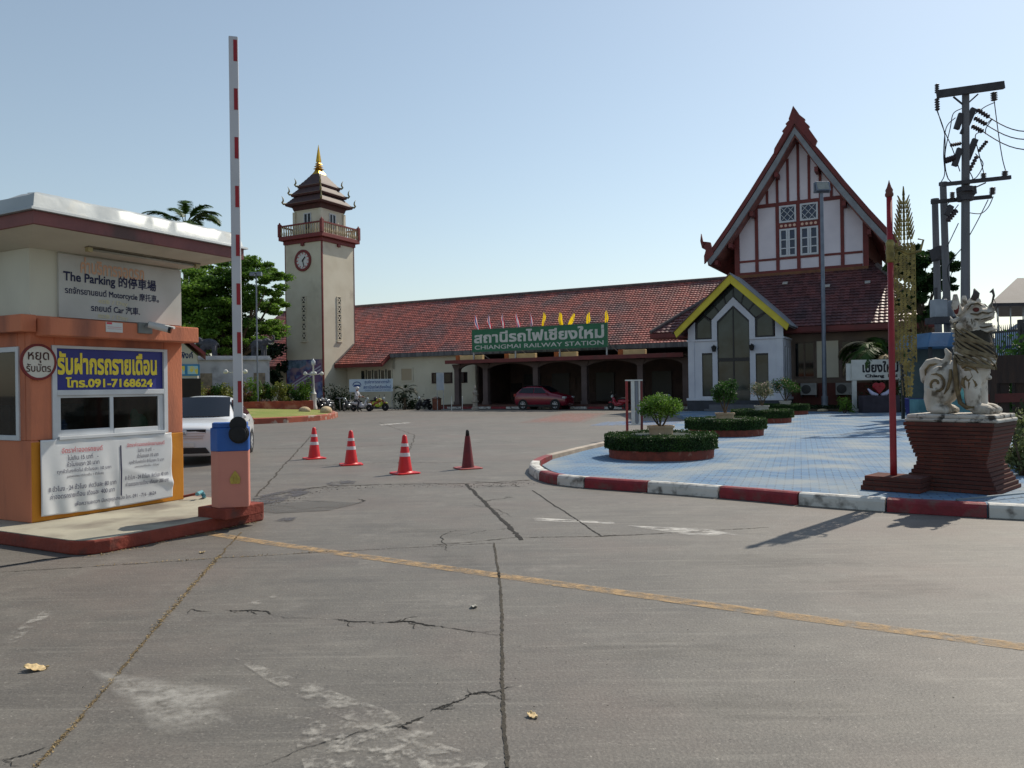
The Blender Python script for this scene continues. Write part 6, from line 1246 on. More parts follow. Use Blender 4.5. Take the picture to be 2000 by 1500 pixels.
bike('black motorbike in the deep shade beside the entrance porch', 1292, 796, 50.5, A_+.6, bk, True, hel=helw)
# rider astride the white scooter
rp_ = at(697, 801, 57.2); t = thing('person', 'person in white helmet and pale shirt sitting on the white scooter', 'person', (rp_.x, 57.15, 0), A_+.15)
V_ = [(0,0,.86),(0,0,1.05),(.03,0,1.28),(.04,0,1.42),(.05,0,1.5),(.07,0,1.6),(.08,0,1.68), (.02,.1,.84),(.3,.16,.72),(.22,.2,.38),(.2,.22,.07),(.32,.22,.03), (.02,-.1,.84),(.3,-.16,.72),(.22,-.22,.38),(.2,-.24,.07),(.32,-.24,.03),
      (.04,.19,1.38),(.12,.27,1.15),(.36,.25,1.06),(.42,.25,1.05), (.04,-.19,1.38),(.12,-.27,1.15),(.36,-.25,1.06),(.42,-.25,1.05)]
E_ = [(0,1),(1,2),(2,3),(3,4),(4,5),(5,6),(0,7),(7,8),(8,9),(9,10),(10,11),(0,12),(12,13),(13,14),(14,15),(15,16),(3,17),(17,18),(18,19),(19,20),(3,21),(21,22),(22,23),(23,24)]
R_ = [.15,.14,.16,.1,.06,.09,.09,.1,.085,.06,.045,.04,.1,.085,.06,.045,.04,.065,.05,.04,.035,.065,.05,.04,.035]
for s, w in ((.25, 20), (-.25, 24)):
    for k in range(4): n = len(V_); V_ += [(.46,s+(k-1.5)*.02,1.06),(.49,s+(k-1.5)*.021,1.045),(.485-.003*k,s+(k-1.5)*.021,1.02)]; E_ += [(w,n),(n,n+1),(n+1,n+2)]; R_ += [.011,.01,.008]
    n = len(V_); V_ += [(.43,s*.88,1.03),(.46,s*.88,1.02)]; E_ += [(w,n),(n,n+1)]; R_ += [.012,.01]
sk = mat('skin', C(150,104,80), rough=.6); pb = skin(V_, E_, R_, 'body', [sk, mat('shirt_pale', C(190,190,194), C(170,170,178), 5, .8), mat('trousers_dark', C(44,44,54), rough=.8), blackrub], t, 1)
for f in pb.data.polygons:
    c = f.center; f.material_index = 0
    if c.z < .1: f.material_index = 3
    elif c.z < .9 and abs(c.y) < .3: f.material_index = 2
    elif c.z < 1.47 and c.x < .3 and c.z > .86: f.material_index = 1
b = MB(); b.ell((.07,0,1.69), (.15,.13,.13)); b.build('helmet', helw, t, smooth=True); b = MB(); b.ell((.16,0,1.63), (.03,.05,.06)); b.ell((.2,0,1.63), (.012,.014,.02)); b.build('face', sk, t, smooth=True)
b = MB(); b.ell((.125,0,1.67), (.085,.115,.05)); b.build('visor', mat('visor', C(20,24,30), rough=.05), t, smooth=True)

# ------------------------------------------------------------------ before the station front: banner sign, palms, statue, bins
t = thing('hanging_banner', 'pale blue and white banner sign with emblem and Thai lettering behind the parked motorbikes', 'banner', (0, 61, 0)); a, c_ = at(682, 741, 61), at(767.5, 764.5, 61); x0, x1, z0, z1 = a.x, c_.x, c_.z, a.z
b = MB(); b.box(x0,x1,-.02,.02,z0,z1); b.build('sheet', mat('banner_sky', C(176,196,214), C(190,204,216), 1, .6), t); b = MB(); b.box(x0+.05,x0+.11,.02,.08,0,z1); b.build('post', greymetal, t); b = MB(); b.box(x1-.12,x1-.06,.02,.08,0,z1); b.build('post', greymetal, t)
bi = mat('banner_ink', C(40,70,130), rough=.6); M = T(0, -.024, 0)
lettering('ศูนย์อาหารตลาดการค้า', x0+1.2, x1-.2, z0+.56, z1-.06, M, bi, t, .02); lettering('สถานีรถไฟเชียงใหม่', x0+1.1, x1-.15, z0+.24, z0+.52, M, bi, t, .02); lettering('CHIANG MAI RAILWAY STATION', x0+1.2, x1-.2, z0+.06, z0+.17, M, bi, t, .01)
b = MB(); b.M = Matrix.Translation((x0+.6, -.024, z0+.5)) @ Matrix.Rotation(pi/2, 4, 'X'); b.prism([(cos(a)*.34*(1 if i < 20 else .27/.34), sin(a)*.3*(1 if i < 20 else .24/.3)) for i, a in enumerate([pi*k/19 for k in range(20)]+[pi*(19-k)/19 for k in range(20)])], 'z', 0, .004); b.prism([(-.3,-.1),(.3,-.1),(.2,.06),(-.2,.06)], 'z', 0, .004); b.build('emblem', bi, t)
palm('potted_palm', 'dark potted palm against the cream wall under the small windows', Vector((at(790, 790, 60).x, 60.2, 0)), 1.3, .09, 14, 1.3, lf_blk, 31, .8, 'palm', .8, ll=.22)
def bush(name, label, c, r, n, leaf, m, seed, cat='bush', group=None, k=9):
    t = thing(name, label, cat, c, 0, group); g = np.random.default_rng(seed); P = []
    for s_ in blob((0, 0, r[2]*.55), np.array(r)*.75, k, g, .5): P.append(blob(s_, np.array(r)*g.uniform(.3, .55), n//k, g, .6))
    P = np.concatenate(P); P[:, 2] = np.abs(P[:, 2])+.02; b = MB(); [b.tube([(0,0,-.05),(x*r[0]*.3,y*r[1]*.3,r[2]*.4),(x*r[0]*.7,y*r[1]*.6,r[2]*.9)], [.03,.02,.008], 5) for x, y in ((1,.4),(-.7,1),(.1,-1),(-.9,-.5))]; b.build('stem', trunkm, t)
    leaves('foliage', P, leaf, m, t, seed=seed); return t
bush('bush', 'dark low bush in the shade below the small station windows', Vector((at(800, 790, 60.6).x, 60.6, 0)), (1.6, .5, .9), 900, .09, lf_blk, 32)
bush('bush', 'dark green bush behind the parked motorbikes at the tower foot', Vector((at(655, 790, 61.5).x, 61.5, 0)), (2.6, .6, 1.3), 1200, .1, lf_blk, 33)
t = thing('guardian_statue', 'small pale stone figure statue on a plinth before the first canopy column', 'statue', Vector((at(928, 788, 57.5).x, 57.5, .0)), -.3); stn = mat('pale_stone', C(170,160,148), C(140,130,120), 8, .8, .4)
b = MB(); b.lathe([(.3,0),(.3,.12),(.2,.18),(.18,.5),(.26,.58),(.26,.66)], n=12); b.build('plinth', stn, t); b = MB(); b.lathe([(.2,.6),(.18,.85),(.12,1.05),(.2,1.25),(.16,1.36),(.06,1.42),(.11,1.52),(.1,1.62),(.05,1.7),(.02,1.85)], n=12); [b.tube([(.0,s*.19,1.3),(.1,s*.24,1.1),(.2,s*.1,1.12)], [.06,.05,.04], 6) for s in (1, -1)]; fuse(b, 'figure', stn, t, .03, 1)
t = thing('litter_bin', 'brown cylindrical litter bin at the left end of the canopy', 'bin', Vector((at(853, 790, 58.5).x, 58.5, .0))); b = MB(); b.lathe([(.3,0),(.32,.1),(.34,.75),(.32,.8)], n=18); b.build('drum', mat('bin_brown', C(120,70,50), C(96,56,44), 4, .7), t); b = MB(); b.lathe([(.36,.8),(.36,.86),(.1,.98)], n=18); b.build('lid', mat('bin_dark', C(70,48,40), rough=.7), t)
for k, px in enumerate((882, 903)):
    t = thing('bollard', 'thin white bollard at the %s side of the hall entrance step' % ('left', 'right')[k], 'bollard', Vector((at(px, 790, 57).x, 57, 0)), 0, 'thin white bollards'); b = MB(); b.lathe([(.06,0),(.06,.03),(.03,.04),(.03,.95),(.045,.97),(.02,1.0)], n=10); b.build('post', white, t)
t = thing('notice_board', 'pale notice board standing at the left edge of the canopy', 'notice board', Vector((at(860, 765, 58.2).x, 58.2, 0))); a, c_ = at(853, 728, 58.2), at(867, 762, 58.2); b = MB(); b.box(-.28,.28,-.03,.03,c_.z,a.z); b.build('board', mat('board_pale', C(150,160,172), C(170,176,182), 3, .6), t); b = MB(); b.box(-.25,-.2,-.03,.03,0,c_.z); b.box(.2,.25,-.03,.03,0,c_.z); b.build('post', greymetal, t)

# ------------------------------------------------------------------ traffic island on the left
isl = [(-30,34.5),(-20,35.6),(-12.64,38.1),(-11.25,39.4),(-10.15,41.6),(-9.95,43.6),(-10.3,46.5),(-11.2,49.5),(-13,53.5),(-16,56.5),(-22,58),(-32,56)]
ik = mat('island_kerb', C(160,84,64), C(136,72,58), 2.5, .8, .3, c3=C(168,150,136), s3=2.2, lo3=.55, hi3=.62)
b = MB(); b.sweep([Vector((x, y, 0)) for x, y in isl], [(0,0),(0,.26),(.03,.29),(.26,.3),(.28,0)], closed=True); struct(b.build('kerb', ik))
grassm = mat('lawn_grass', C(106,122,52), C(134,134,70), .9, .95, .8, bscale=60, c3=C(150,140,88), s3=.5, lo3=.5, hi3=.7)
cI = Vector((-19, 46, .48)); n = len(isl); vs = [tuple(cI)]+[(cI.x+(x-cI.x)*.55, cI.y+(y-cI.y)*.55, .45) for x, y in isl]+[(cI.x+(x-cI.x)*.975, cI.y+(y-cI.y)*.975, .27) for x, y in isl]
b = MB(); b.add(vs, [(0, 1+i, 1+(i+1) % n) for i in range(n)]+[(1+i, 1+n+i, 1+n+(i+1) % n, 1+(i+1) % n) for i in range(n)]); struct(b.build('lawn', grassm, smooth=True))
pb0, pb1 = at(470, 798, 51.0), at(608, 797, 52.8)
t = thing('brick_flower_bed', 'long raised red brick flower bed on the traffic island lawn', 'flower bed', (0, 0, 0)); a = Vector((pb0.x-8, pb0.y-2.4, 0)); c_ = Vector((pb1.x, pb1.y, 0)); d = (c_-a).normalized(); nn = Vector((-d.y, d.x, 0))
bedm = mat('bed_brick', C(160,78,60), C(128,62,52), 3, .85, .5, c3=C(174,116,96), s3=1.6, lo3=.55, hi3=.68)
ztb = at(560, 783.5, 52).z
for p, q in ((a, c_), (c_, c_+nn*2.6), (a+nn*2.6, c_+nn*2.6)):
    b = MB(); b.bar(p+Vector((0,0,ztb/2+.1)), q+Vector((0,0,ztb/2+.1)), .25, ztb-.2); b.build('brick_wall', bedm, t, bevel=.02)
b = MB(); b.add([a+Vector((0,0,ztb-.1)), c_+Vector((0,0,ztb-.1)), c_+nn*2.6+Vector((0,0,ztb-.1)), a+nn*2.6+Vector((0,0,ztb-.1))], [(0,1,2,3)]); b.build('soil', soil, t)
L_ = (c_-a).length; g = random.Random(9)
kinds = [(lf_mid, 'dark green leafy shrub'), (lf_lime, 'bright lime shrub'), (leafmat('leaf_yellowish', C(120,122,56), C(88,104,48), 2), 'yellowish grassy shrub'), (leafmat('leaf_reddish', C(128,92,66), C(84,96,48), 2.5), 'reddish flowering shrub')]
ordn = ['first','second','third','fourth','fifth','sixth','seventh','eighth','ninth','tenth','eleventh','twelfth','thirteenth','fourteenth','fifteenth','sixteenth']
for i in range(16):
    f = .995-.044*i; p = a+d*L_*(f-.015)+nn*(.6+.5*(i % 3))+Vector((0, 0, ztb-.1)); k = [1, 0, 2, 2, 0, 2, 1, 3, 0, 2, 0, 3, 2, 0, 1, 0][i]
    bush('shrub', '%s in the brick flower bed, %s from its right end' % (kinds[k][1], ordn[i]), p, (.7, .6, [1.35,.95,.85,.95,1.0,.85,1.1,.9,.95,.85,1.0,.9,.85,.95,1.1,.9][i]), 800, .08, kinds[k][0], 50+i, 'shrub', 'shrubs in the brick flower bed')
bm_ = mat('boulder', C(196,176,140), C(160,142,116), 5, .85, .5)
for lab, px, py, Y, r in (('pale rounded boulder on the island grass left of its twin', 595, 810, 46.5, .34), ('pale rounded boulder at the right tip of the island grass', 637, 807, 45.6, .38)):
    p = at(px, py, Y); b = MB(); b.ell((0,0,.12), (r*1.2,r*.9,r*.72), 16, 10); o = b.build('boulder', bm_, smooth=True); o.location = (p.x, Y, .28); o.rotation_euler.z = Y; tag(o, lab, 'boulder', 'boulders on the island grass')
def lamp(label, px, Y, ztop):
    p = at(px, 795, Y); p.z = .3 if Y < 56 else 0; t = thing('garden_lamp', label, 'lamp post', p, 0, 'white ornamental lamp posts'); h_ = ztop-p.z
    b = MB(); b.lathe([(.24,0),(.24,.15),(.18,.3),(.17,1.0),(.2,1.05),(.1,1.2),(.06,1.5),(.05,h_-.5),(.08,h_-.45)], n=12); b.build('post', white, t, smooth=True, autosm=35)
    for k in range(4):
        a_ = k*pi/2+.4; b = MB(); b.tube([(0,0,h_-1.0),(cos(a_)*.3,sin(a_)*.3,h_-1.1),(cos(a_)*.55,sin(a_)*.55,h_-.95)], .025, 6); b.lathe([(.03,0),(.12,-.06),(.15,-.2),(.05,-.25)], cos(a_)*.55, sin(a_)*.55, h_-.9, 10); b.build('lamp_arm', white, t, smooth=True)
    b = MB(); b.lathe([(.06,0),(.14,.1),(.15,.3),(.05,.42),(.01,.5)], 0, 0, h_-.5, 12); b.build('lantern', mat('lantern_glass', C(186,190,196), rough=.2), t, smooth=True)
lamp('white ornamental lamp post beside the right end of the brick flower bed', 613, 53.5, at(610, 700, 53.5).z); lamp('white ornamental lamp post partly hidden behind the raised barrier arm', 461, 47, at(462, 692, 47).z)
# ---- elephant monument
Ym = 55.0; mw = mat('monument_white', C(186,188,194), C(168,170,176), 1.2, .75, .1, c3=C(140,142,148), s3=1)
a, c_ = at(390, 697, Ym), at(527, 760, Ym); zt = a.z; MR = .32; Wm = (c_.x-a.x)*.97; t = thing('monument_wall', 'whitewashed monument wall with flat cornice below two elephant statues', 'monument', (c_.x, Ym, 0), MR)
b = MB(); b.box(-Wm,0,0,2.4,0,zt-.3); b.build('wall', mw, t); b = MB(); b.box(-Wm-.15,.12,-.15,2.5,zt-.3,zt-.14); b.box(-Wm-.05,.03,-.06,2.45,zt-.14,zt); b.build('cornice', mw, t, bevel=.02)
for x0 in (-4.5, -1.05):
    b = MB(); b.box(x0,x0+.75,-.06,0,1.8,2.85); b.build('relief_panel', mat('relief_tan', C(150,138,118), C(110,100,88), 3, .8, .5), t)
def elephant(label, px, rz, s):
    p = at(px, 697, Ym+.4); t = thing('elephant_statue', label, 'statue', (p.x, Ym+.4, zt), rz, 'elephant statues on the monument wall'); t.scale = (s, s, s); b = MB()
    b.ell((0,0,.72), (.5,.3,.32)); b.ell((.5,0,.88), (.24,.2,.24)); b.tube([(.66,0,.9),(.84,0,.86),(.95,0,1.0),(.94,0,1.2),(.84,0,1.28)], [.11,.09,.075,.06,.045], 9)
    for x in (.3, -.3):
        for y in (.15, -.15): b.tube([(x,y,.6),(x*1.02,y,.3),(x*1.04,y,0)], [.14,.11,.115], 9)
    b.tube([(-.5,0,.78),(-.58,0,.6),(-.57,0,.4)], [.03,.025,.02], 6)
    for y in (1, -1): b.ell((.42,y*.22,.86), (.14,.035,.2))
    fuse(b, 'body', mat('elephant_grey', C(70,72,80), C(52,54,62), 4, .75, .3), t, .03, 2)
    b = MB(); [b.tube([(.64,y,.8),(.8,y*1.2,.72),(.92,y*1.2,.8)], [.03,.025,.006], 6) for y in (.1, -.1)]; b.build('tusk', white, t, smooth=True)
elephant('dark grey elephant statue with raised trunk, left on the monument wall', 408, pi+.1, 1.25); elephant('dark grey elephant statue with raised trunk, right on the monument wall', 506, -.1, 1.15)
# ---- small shop building left behind the booth
Yb = 46; e = at(398, 693, Yb); r_ = at(340, 655, Yb)-e; t = thing('shop_building', 'small white gabled shop with maroon roof edge and blue picture sign behind the booth', 'building', (e.x, Yb, 0), .37); b = MB()
b.prism([(-7,0),(-.35,0),(-.35,e.z-.05),(r_.x,e.z+r_.z+.1),(-7,e.z+r_.z-2)], 'y', 0, 6); b.build('wall', mat('shop_white', C(190,188,182), C(176,174,168), 1, .8), t)
b = MB(); b.prism([(.1,e.z-.1),(.1,e.z+.1),(r_.x,e.z+r_.z+.5),(-7,e.z+r_.z-1.6),(-7,e.z+r_.z-1.9),(r_.x,e.z+r_.z+.25)], 'y', -.5, 6.2); b.build('roof', mat('shop_roof', C(120,52,56), C(96,46,50), 3, .7), t)
p, q = at(352, 712, Yb)-e, at(391, 734, Yb)-e; p.z += e.z; q.z += e.z; b = MB(); b.box(p.x-1,q.x,-.08,-.003,q.z,p.z); b.build('sign_board', mat('shop_blue', C(60,130,180), C(44,110,160), 1.2, .6), t)
for x0, x1 in ((p.x-.2, p.x+.35), (p.x+.5, q.x-.1)): b = MB(); b.box(x0,x1,-.09,-.081,q.z+.1,p.z-.1); b.build('picture', mat('shop_pict', C(206,190,90), C(150,190,206), 3, .6, lo=.47, hi=.53), t)
lettering('เวียงพิงค์', p.x-.6, q.x-.35, at(0, 706, Yb).z, at(0, 692, Yb).z, T(0, -.004, 0), mat('shop_ink', C(40,50,90), rough=.7), t, .03)
b = MB(); b.box(p.x-1.2,q.x+.05,-.05,-.003,.2,q.z-.15); b.build('shop_front', darkin, t)
p = at(412, 690, 44); t = thing('tall_mast', 'thin tall lamp mast in front of the large rain tree', 'lamp post', (p.x, 52, 0)); zt2 = at(410, 535, 52).z
b = MB(); b.tube([(0,0,0),(0,0,zt2)], [.065,.045], 8); b.build('mast', mastm, t); b = MB(); b.box(-.36,.36,-.1,.1,zt2,zt2+.08); b.box(-.38,-.1,-.2,.08,zt2-.18,zt2); b.box(.1,.38,-.2,.08,zt2-.18,zt2); b.build('floodlight', mastm, t)

# ------------------------------------------------------------------ trees and palms
p = at(455, 790, 61); cl = []
g = random.Random(12)
for px, py, rx, rz_ in ((400,560,3.2,1.1),(440,535,3.0,1.1),(480,520,2.4,.9),(515,535,2.2,.8),(522,562,1.6,.7),(420,590,3.0,1.1),(470,575,2.6,1.0),(510,590,2.6,.9),(526,600,1.5,.7),(522,640,1.7,.7),(500,640,2.6,.9),(455,630,2.6,1.0),(410,640,2.8,1.1),(380,610,2.6,1.2),(350,580,3,1.4),(345,640,3,1.3),(515,668,1.7,.6),(470,670,2.4,.7),(420,675,2.6,.7),(538,575,.9,.4),(536,655,.9,.4)):
    q = at(px, py, 61+g.uniform(-2.5, 2.5)); cl.append((q.x-p.x, q.y-61, q.z, rx, rx*.8, rz_))
tree('rain_tree', 'big spreading rain tree with layered green crown left of the clock tower', (p.x, 61, 0), 4.2, .35, cl, .13, 760, leafmat('leaf_rain', C(112,146,56), C(62,94,36), .5, .5), 14, flat=.45)
cl = [(at(px, py, 70).x-at(400, 790, 70).x, 0, at(px, py, 70).z, 3.5, 2.5, 2.2) for px, py in ((360,600),(400,640),(440,660),(480,680),(520,690),(370,670))]
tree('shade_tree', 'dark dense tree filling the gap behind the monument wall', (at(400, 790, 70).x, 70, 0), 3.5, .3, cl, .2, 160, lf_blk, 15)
palm('palm_tree', 'feather leaved palm rising behind the booth roof', (at(365, 700, 66).x, 66, 0), at(365, 437, 66).z-.45, .22, 22, 4.0, lf_palm, 41, .75, 'palm', .85, ll=.2, lw=.035)
p = at(1800, 640, 40); cl = [(at(px, py, 40).x-p.x, 0, at(px, py, 40).z, rx, rx*.8, rx*.62) for px, py, rx in ((1785,520,1.1),(1810,500,.8),(1840,515,.75),(1860,530,.6),(1790,560,1.0),(1825,550,.9),(1855,570,.6),(1800,600,.9),(1770,590,.8),(1862,555,.5),(1840,600,.6),(1775,490,.5))]
tree('shade_tree', 'dark leafy tree behind the golden banner and transformer', (p.x, 40, 0), 4.2, .16, [(a_*1.0, b_, c2, d_*1.25, e_*1.25, f_*1.25) for a_, b_, c2, d_, e_, f_ in cl], .12, 3000, lf_dark, 16, lean=(.2, 0), flat=.1)
palm('sago_palm', 'low palm with drooping pale lower fronds spreading behind the white town sign', (at(1738, 780, 40).x, 40, 0), at(1738, 698, 40).z, .2, 34, 2.9, lf_palm, 43, .95, 'palm', .75, ll=.22, lw=.03, dry=8)
bush('bush', 'bright yellow green bush at the left leg of the town sign', (at(1650, 800, 37.8).x, 37.8, .1), (.5, .4, .7), 700, .05, lf_lime, 61)
bush('bush', 'dark bush under the town sign board', (at(1705, 800, 39.4).x, 39.4, .1), (1.5, .5, 1.3), 900, .08, lf_blk, 62)
bush('bush', 'small leafy bush beside the blue bin behind the red pole', (at(1763, 800, 38).x, 38, .1), (.5, .5, 1.2), 700, .06, lf_mid, 63)
t = thing('heart_ornament', 'red heart ornament resting on pale hands below the town sign', 'ornament', (at(1717, 790, 37.9).x, 37.9, 0)); zc = at(1717, 758, 37.9).z
b = MB(); b.ell((-.13,0,zc+.1), (.18,.1,.17)); b.ell((.13,0,zc+.1), (.18,.1,.17)); b.prism([(-.28,zc+.05),(.28,zc+.05),(0,zc-.28)], 'y', -.09, .09); b.build('heart', red, t, smooth=False)
b = MB(); [b.tube([(s*.1,-.05,zc-.35),(s*.35,-.05,zc-.25),(s*.55,-.05,zc-.02)], [.09,.1,.03], 8) for s in (1, -1)]; b.build('hands', mat('pale_lilac', C(180,180,206), rough=.6), t, smooth=True); b = MB(); b.box(-.9,.9,-.25,.25,.1,zc-.35); b.build('stand', mat('stand_dark', C(60,54,64), C(46,42,50), 3, .8), t, bevel=.04)
# planting strip along the wing
b = MB(); b.M = T(OX, OY, 0, -ANG); b.prism([(21.2,-8.75),(28,-9.3),(28,-5.7),(21.2,-5.7)], 'z', 0, .26); struct(b.build('flower_bed', mat('bed_soil', C(86,70,54), C(70,62,44), 2, .95, .5)))
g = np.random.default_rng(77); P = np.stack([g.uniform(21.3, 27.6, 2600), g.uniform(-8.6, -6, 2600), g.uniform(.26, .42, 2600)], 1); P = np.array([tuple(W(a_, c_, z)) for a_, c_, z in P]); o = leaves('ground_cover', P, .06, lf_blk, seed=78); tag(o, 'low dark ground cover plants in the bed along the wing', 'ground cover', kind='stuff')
for lab, px in (('small white potted pot at the edge of the planting bed, near the mast', 1607),):
    b = MB(); b.ell((0,0,.06), (.28,.2,.09)); o = b.build('stone', bm_, smooth=True); o.location = gr(px, 804, .15); tag(o, 'pale flat stone at the edge of the planting bed near the mast', 'stone')

# ------------------------------------------------------------------ right edge: kiosk, bin, fence, shelter roof
t = thing('market_kiosk', 'blue roofed market kiosk with teal goods behind the lion', 'kiosk', (0, 0, 0)); Yk = 29; a, c_ = at(1806, 657, Yk), at(1940, 676, Yk); kb = mat('kiosk_blue', C(64,104,140), C(54,90,124), 2, .6, .1)
b = MB(); b.frustum((a.x+c_.x)/2, Yk+1.2, c_.z, a.z+.15, (c_.x-a.x)/2, 1.4, (c_.x-a.x)/2-.3, 1.0); b.build('canopy', kb, t, bevel=.02)
for x in (a.x+.25, c_.x-.3):
    for y in (Yk+.1, Yk+2.2): b = MB(); b.box(x-.05,x+.05,y-.05,y+.05,0,c_.z); b.build('post', darkmetal, t)
b = MB(); b.box(a.x-.1,c_.x,Yk+.3,Yk+1.0,0,.95); b.build('counter', mat('kiosk_teal', C(86,136,144), C(66,112,122), 2, .6), t, bevel=.02)
b = MB(); b.box(a.x+.4,c_.x-.1,Yk+2.0,Yk+2.1,.95,c_.z); b.build('back_wall', mat('kiosk_dark', C(58,76,84), C(84,96,98), 1.5, .7), t)
b = MB(); [b.box(a.x+.5+k*.45,a.x+.8+k*.45,Yk+.5,Yk+.8,.95,1.2+.12*(k % 3)) for k in range(4)]; b.build('goods', mat('goods_mint', C(120,190,176), C(90,150,160), 4, .5), t)
t = thing('wheeled_bin', 'dark blue wheeled bin behind the red pole', 'bin', (at(1787, 800, 33).x, 33, .0), .2); b = MB(); b.frustum(0, 0, .1, .85, .22, .24, .29, .32); b.build('bin_body', mat('bin_blue', C(40,44,112), C(34,38,96), 3, .5), t, bevel=.03); b = MB(); b.box(-.31,.31,-.35,.33,.86,.93); b.build('lid', mat('bin_lid', C(50,56,130), rough=.4), t, bevel=.02)
b = MB(); [b.tube([(x,.28,.08),(x+.05,.28,.08)], .08, 12) for x in (-.25, .2)]; b.build('wheel', blackrub, t)
Yf = 17.5; t = thing('spiked_fence', 'dark iron fence with spiked bars behind the lion at right', 'fence', (0, 0, 0)); a, c_ = at(1932, 640, Yf), at(2080, 735, Yf-2.0); n = 34; b = MB()
for i in range(n):
    f = i/n; x = a.x+(c_.x-a.x)*f; y = Yf-2*f; zt = a.z-.05-.02*f; b.tube([(x,y,.9),(x,y,zt),(x,y,zt+.09)], [.011,.011,.002], 5)
b.build('bars', darkmetal, t); 
for z in (.95, at(1960, 650, Yf).z): b = MB(); b.bar((a.x,Yf,z), (c_.x,Yf-2,z), .04, .05); b.build('rail', darkmetal, t)
for f in (0, .45, 1): b = MB(); x = a.x+(c_.x-a.x)*f; b.box(x-.045,x+.045,Yf-2*f-.045,Yf-2*f+.045,0,a.z+.1); b.build('post', darkmetal, t)
t = thing('fence_banner', 'pale blue banner with a dark blue line of text hung on the iron fence', 'banner', (0, 0, 0)); p, q = at(1938, 652, Yf+.3), at(2040, 735, Yf+.3); bb_ = MB()
bb_.grid(lambda i, j: (p.x+(q.x-p.x)*i, Yf+.2-2*i*.6+.03*sin(9*i), q.z+(p.z-q.z)*j+.22*i), 12, 4); o = bb_.build('sheet', mat('tarp_blue', C(140,170,200), C(170,190,206), .8, .6), t, smooth=True, fix=False); m_ = o.modifiers.new('t', 'SOLIDIFY'); m_.thickness = .006
bb_ = MB(); bb_.grid(lambda i, j: (p.x+.02+.62*i, Yf+.19-2*(.02+.62*i)/(q.x-p.x)*.6+.03*sin(9*(.02+.62*i)/(q.x-p.x))-.008, q.z+(p.z-q.z)*(.62+.06*j)+.22*(.02+.62*i)/(q.x-p.x)), 12, 1); bb_.build('text_line', bi, t, fix=False)
woodd = mat('dark_wood', C(62,48,42), C(46,38,36), 3, .85, .4, stretch=(4, 4, .5))
Yw = 14.2; t = thing('wooden_fence', 'dark weathered plank fence and rails right of the pedestal', 'fence', (0, 0, 0))
for k, (px, py, w) in enumerate(((1936,712,.12),(1958,706,.16),(1990,705,.2),(2010,700,.2))):
    p = at(px, py, Yw); b = MB(); b.box(p.x-w/2,p.x+w/2,Yw-.06,Yw+.06,0,p.z); b.build('post', woodd, t, bevel=.01)
for py in (722, 778): p, q = at(1928, py, Yw), at(2050, py-3, Yw-.3); b = MB(); b.bar(p, q, .05, .16 if py > 750 else .5); b.build('rail', woodd if py < 750 else mat('rail_red', C(96,48,44), C(80,44,42), 4, .8), t)
bush('bush', 'green bush hanging over the fence at the right edge', (at(2000, 690, 15.6).x, 15.6, 1.0), (.75, .5, 1.3), 1500, .06, lf_mid, 64)
bush('bush', 'pale leaved bush at the right foot of the pedestal', (at(1985, 915, 12.3).x+.1, 12.3, .15), (.3, .35, .62), 900, .04, leafmat('leaf_pale', C(110,118,76), C(84,96,60), 3), 65)
bush('bush', 'dark bush behind the pedestal on its right', (at(2010, 880, 12.9).x+.1, 12.9, .1), (.45, .4, .8), 900, .05, lf_blk, 66)
t = thing('shelter', 'grey hipped shelter roof on thin posts at the right edge', 'shelter', (0, 0, 0)); Ys = 34; e0 = at(1934, 592, Ys); b = MB(); shm = mat('shelter_grey', C(74,74,80), C(60,60,66), 2, .7)
b.add([(e0.x,Ys,e0.z),(e0.x+7,Ys,e0.z),(e0.x+11,Ys+6,e0.z),(e0.x+4,Ys+6,e0.z),(e0.x+2.6,Ys+2.2,e0.z+1.35),(e0.x+9,Ys+2.2,e0.z+1.35),(e0.x+.15,Ys+.1,e0.z-.12),(e0.x+7,Ys+.1,e0.z-.12),(e0.x+11,Ys+6,e0.z-.12),(e0.x+4.1,Ys+6,e0.z-.12)], [(0,1,5,4),(0,4,3),(3,4,5,2),(1,2,5),(6,9,8,7),(0,6,7,1),(3,9,6,0)]); b.build('roof', shm, t)
for k in range(5): b = MB(); b.tube([(e0.x+.7+k*.55,Ys+.6,0),(e0.x+.7+k*.55,Ys+.6,e0.z)], .03, 6); b.build('post', greymetal, t)
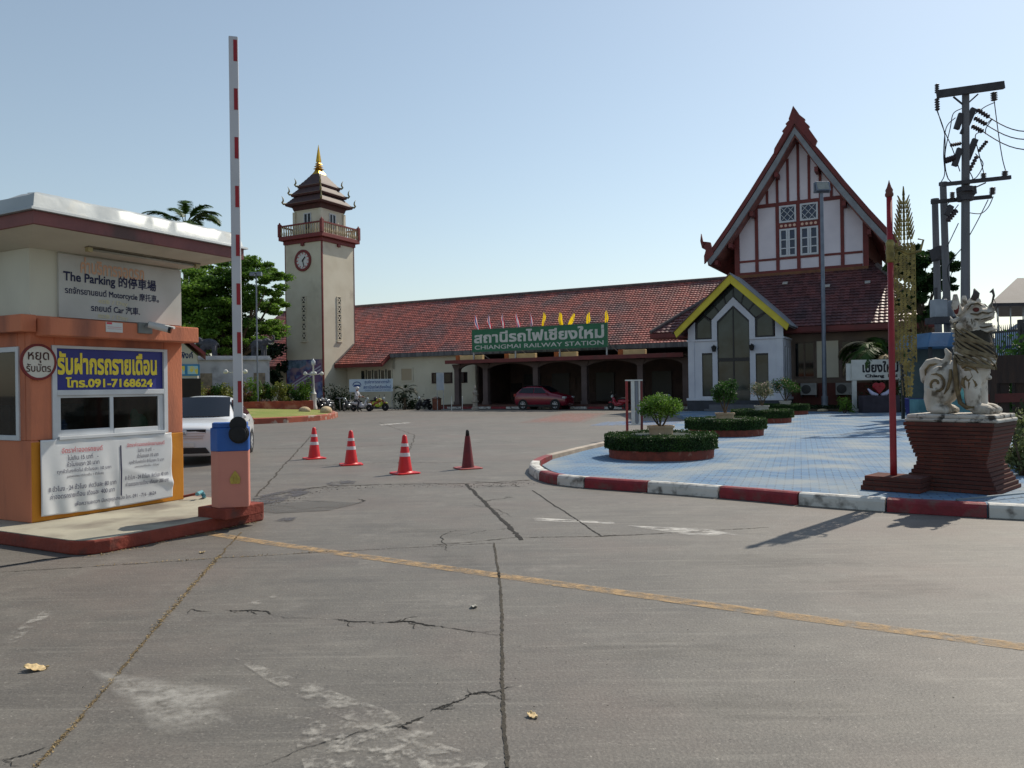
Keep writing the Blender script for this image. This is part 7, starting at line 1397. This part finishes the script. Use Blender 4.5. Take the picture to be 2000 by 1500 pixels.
t = thing('market_roof', 'low sloping pale tarpaulin roof beyond the iron fence', 'awning', (0, 0, 0)); p, q = at(1905, 684, 24), at(2060, 585, 24); b = MB(); b.add([(p.x,24,p.z),(q.x,24,q.z),(q.x+2.4,28,q.z+.1),(p.x+2.4,28,p.z+.1),(p.x,24,p.z-.1),(q.x,24,q.z-.1),(q.x+2.4,28,q.z),(p.x+2.4,28,p.z)], [(0,1,2,3),(4,7,6,5),(0,4,5,1),(1,5,6,2),(2,6,7,3),(3,7,4,0)]); b.build('sheet', mat('tarp_grey', C(140,150,166), C(120,130,148), 1.5, .6), t); b = MB(); [b.tube([(x,24.2,0),(x,24.2,p.z+.1+(x-p.x)/(q.x-p.x)*(q.z-p.z)-.1)], .04, 6) for x in (p.x+.2, q.x-.2)]; b.build('post', greymetal, t)
t = thing('water_hose', 'thin grey pipe bent over the red and white kerb', 'pipe', (0, 0, 0)); b = MB(); b.tube([gr(1867,1004,.0)+Vector((0,-.03,.01)), gr(1867,1004,.0)+Vector((0,-.03,.17)), gr(1868,976,.185), gr(1930,970,.2), gr(2010,962,.2)], .013, 8); b.build('pipe', mat('pipe_grey', C(110,124,134), rough=.5), t, smooth=True)
# background trees and roofs closing the view behind the station's right side
cl = [(dx, 0, z, 2.4, 2, 1.6) for dx, z in ((-4,3.4),(-1.5,4.2),(1.5,3.6),(4,4.0),(6.5,3.2),(9,3.6))]
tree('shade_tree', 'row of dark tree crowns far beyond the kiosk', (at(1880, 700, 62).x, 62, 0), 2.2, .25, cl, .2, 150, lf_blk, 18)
# ------------------------------------------------------------------ dry leaves on the ground
lm = mat('dry_leaf', C(206,184,140), C(176,150,108), 12, .7, .3); names = ['large curled pale dry leaf on the near concrete at left', 'small grey dry leaf near the long slab joint', 'tiny dry leaf near the booth pavement edge', 'tiny dry leaf on the concrete below the barrier gate', 'small broken dry leaf near the lower frame edge']
for k, (px, py, s) in enumerate(((70,1308,.062),(926,1186,.036),(395,1080,.03),(320,1054,.035),(1040,1400,.03))):
    b = MB(); b.grid(lambda i, j: ((i-.5)*2*s*(1-.15*sin(6*j)), (j-.5)*1.5*s*sin(pi*(.08+.86*i))**.7, .006+.35*s*((2*i-1)**2*.5+(2*j-1)**2*.8*sin(3*i+1))+.004*sin(20*i)), 10, 8); o = b.build('dry_leaf', lm if k != 1 else mat('grey_leaf', C(170,168,160), C(140,138,130), 12, .7), smooth=True, fix=False); o.location = gr(px, py, .002); o.rotation_euler.z = k*1.3+.2; tag(o, names[k], 'leaf', 'fallen dry leaves'); m_ = o.modifiers.new('t', 'SOLIDIFY'); m_.thickness = .002
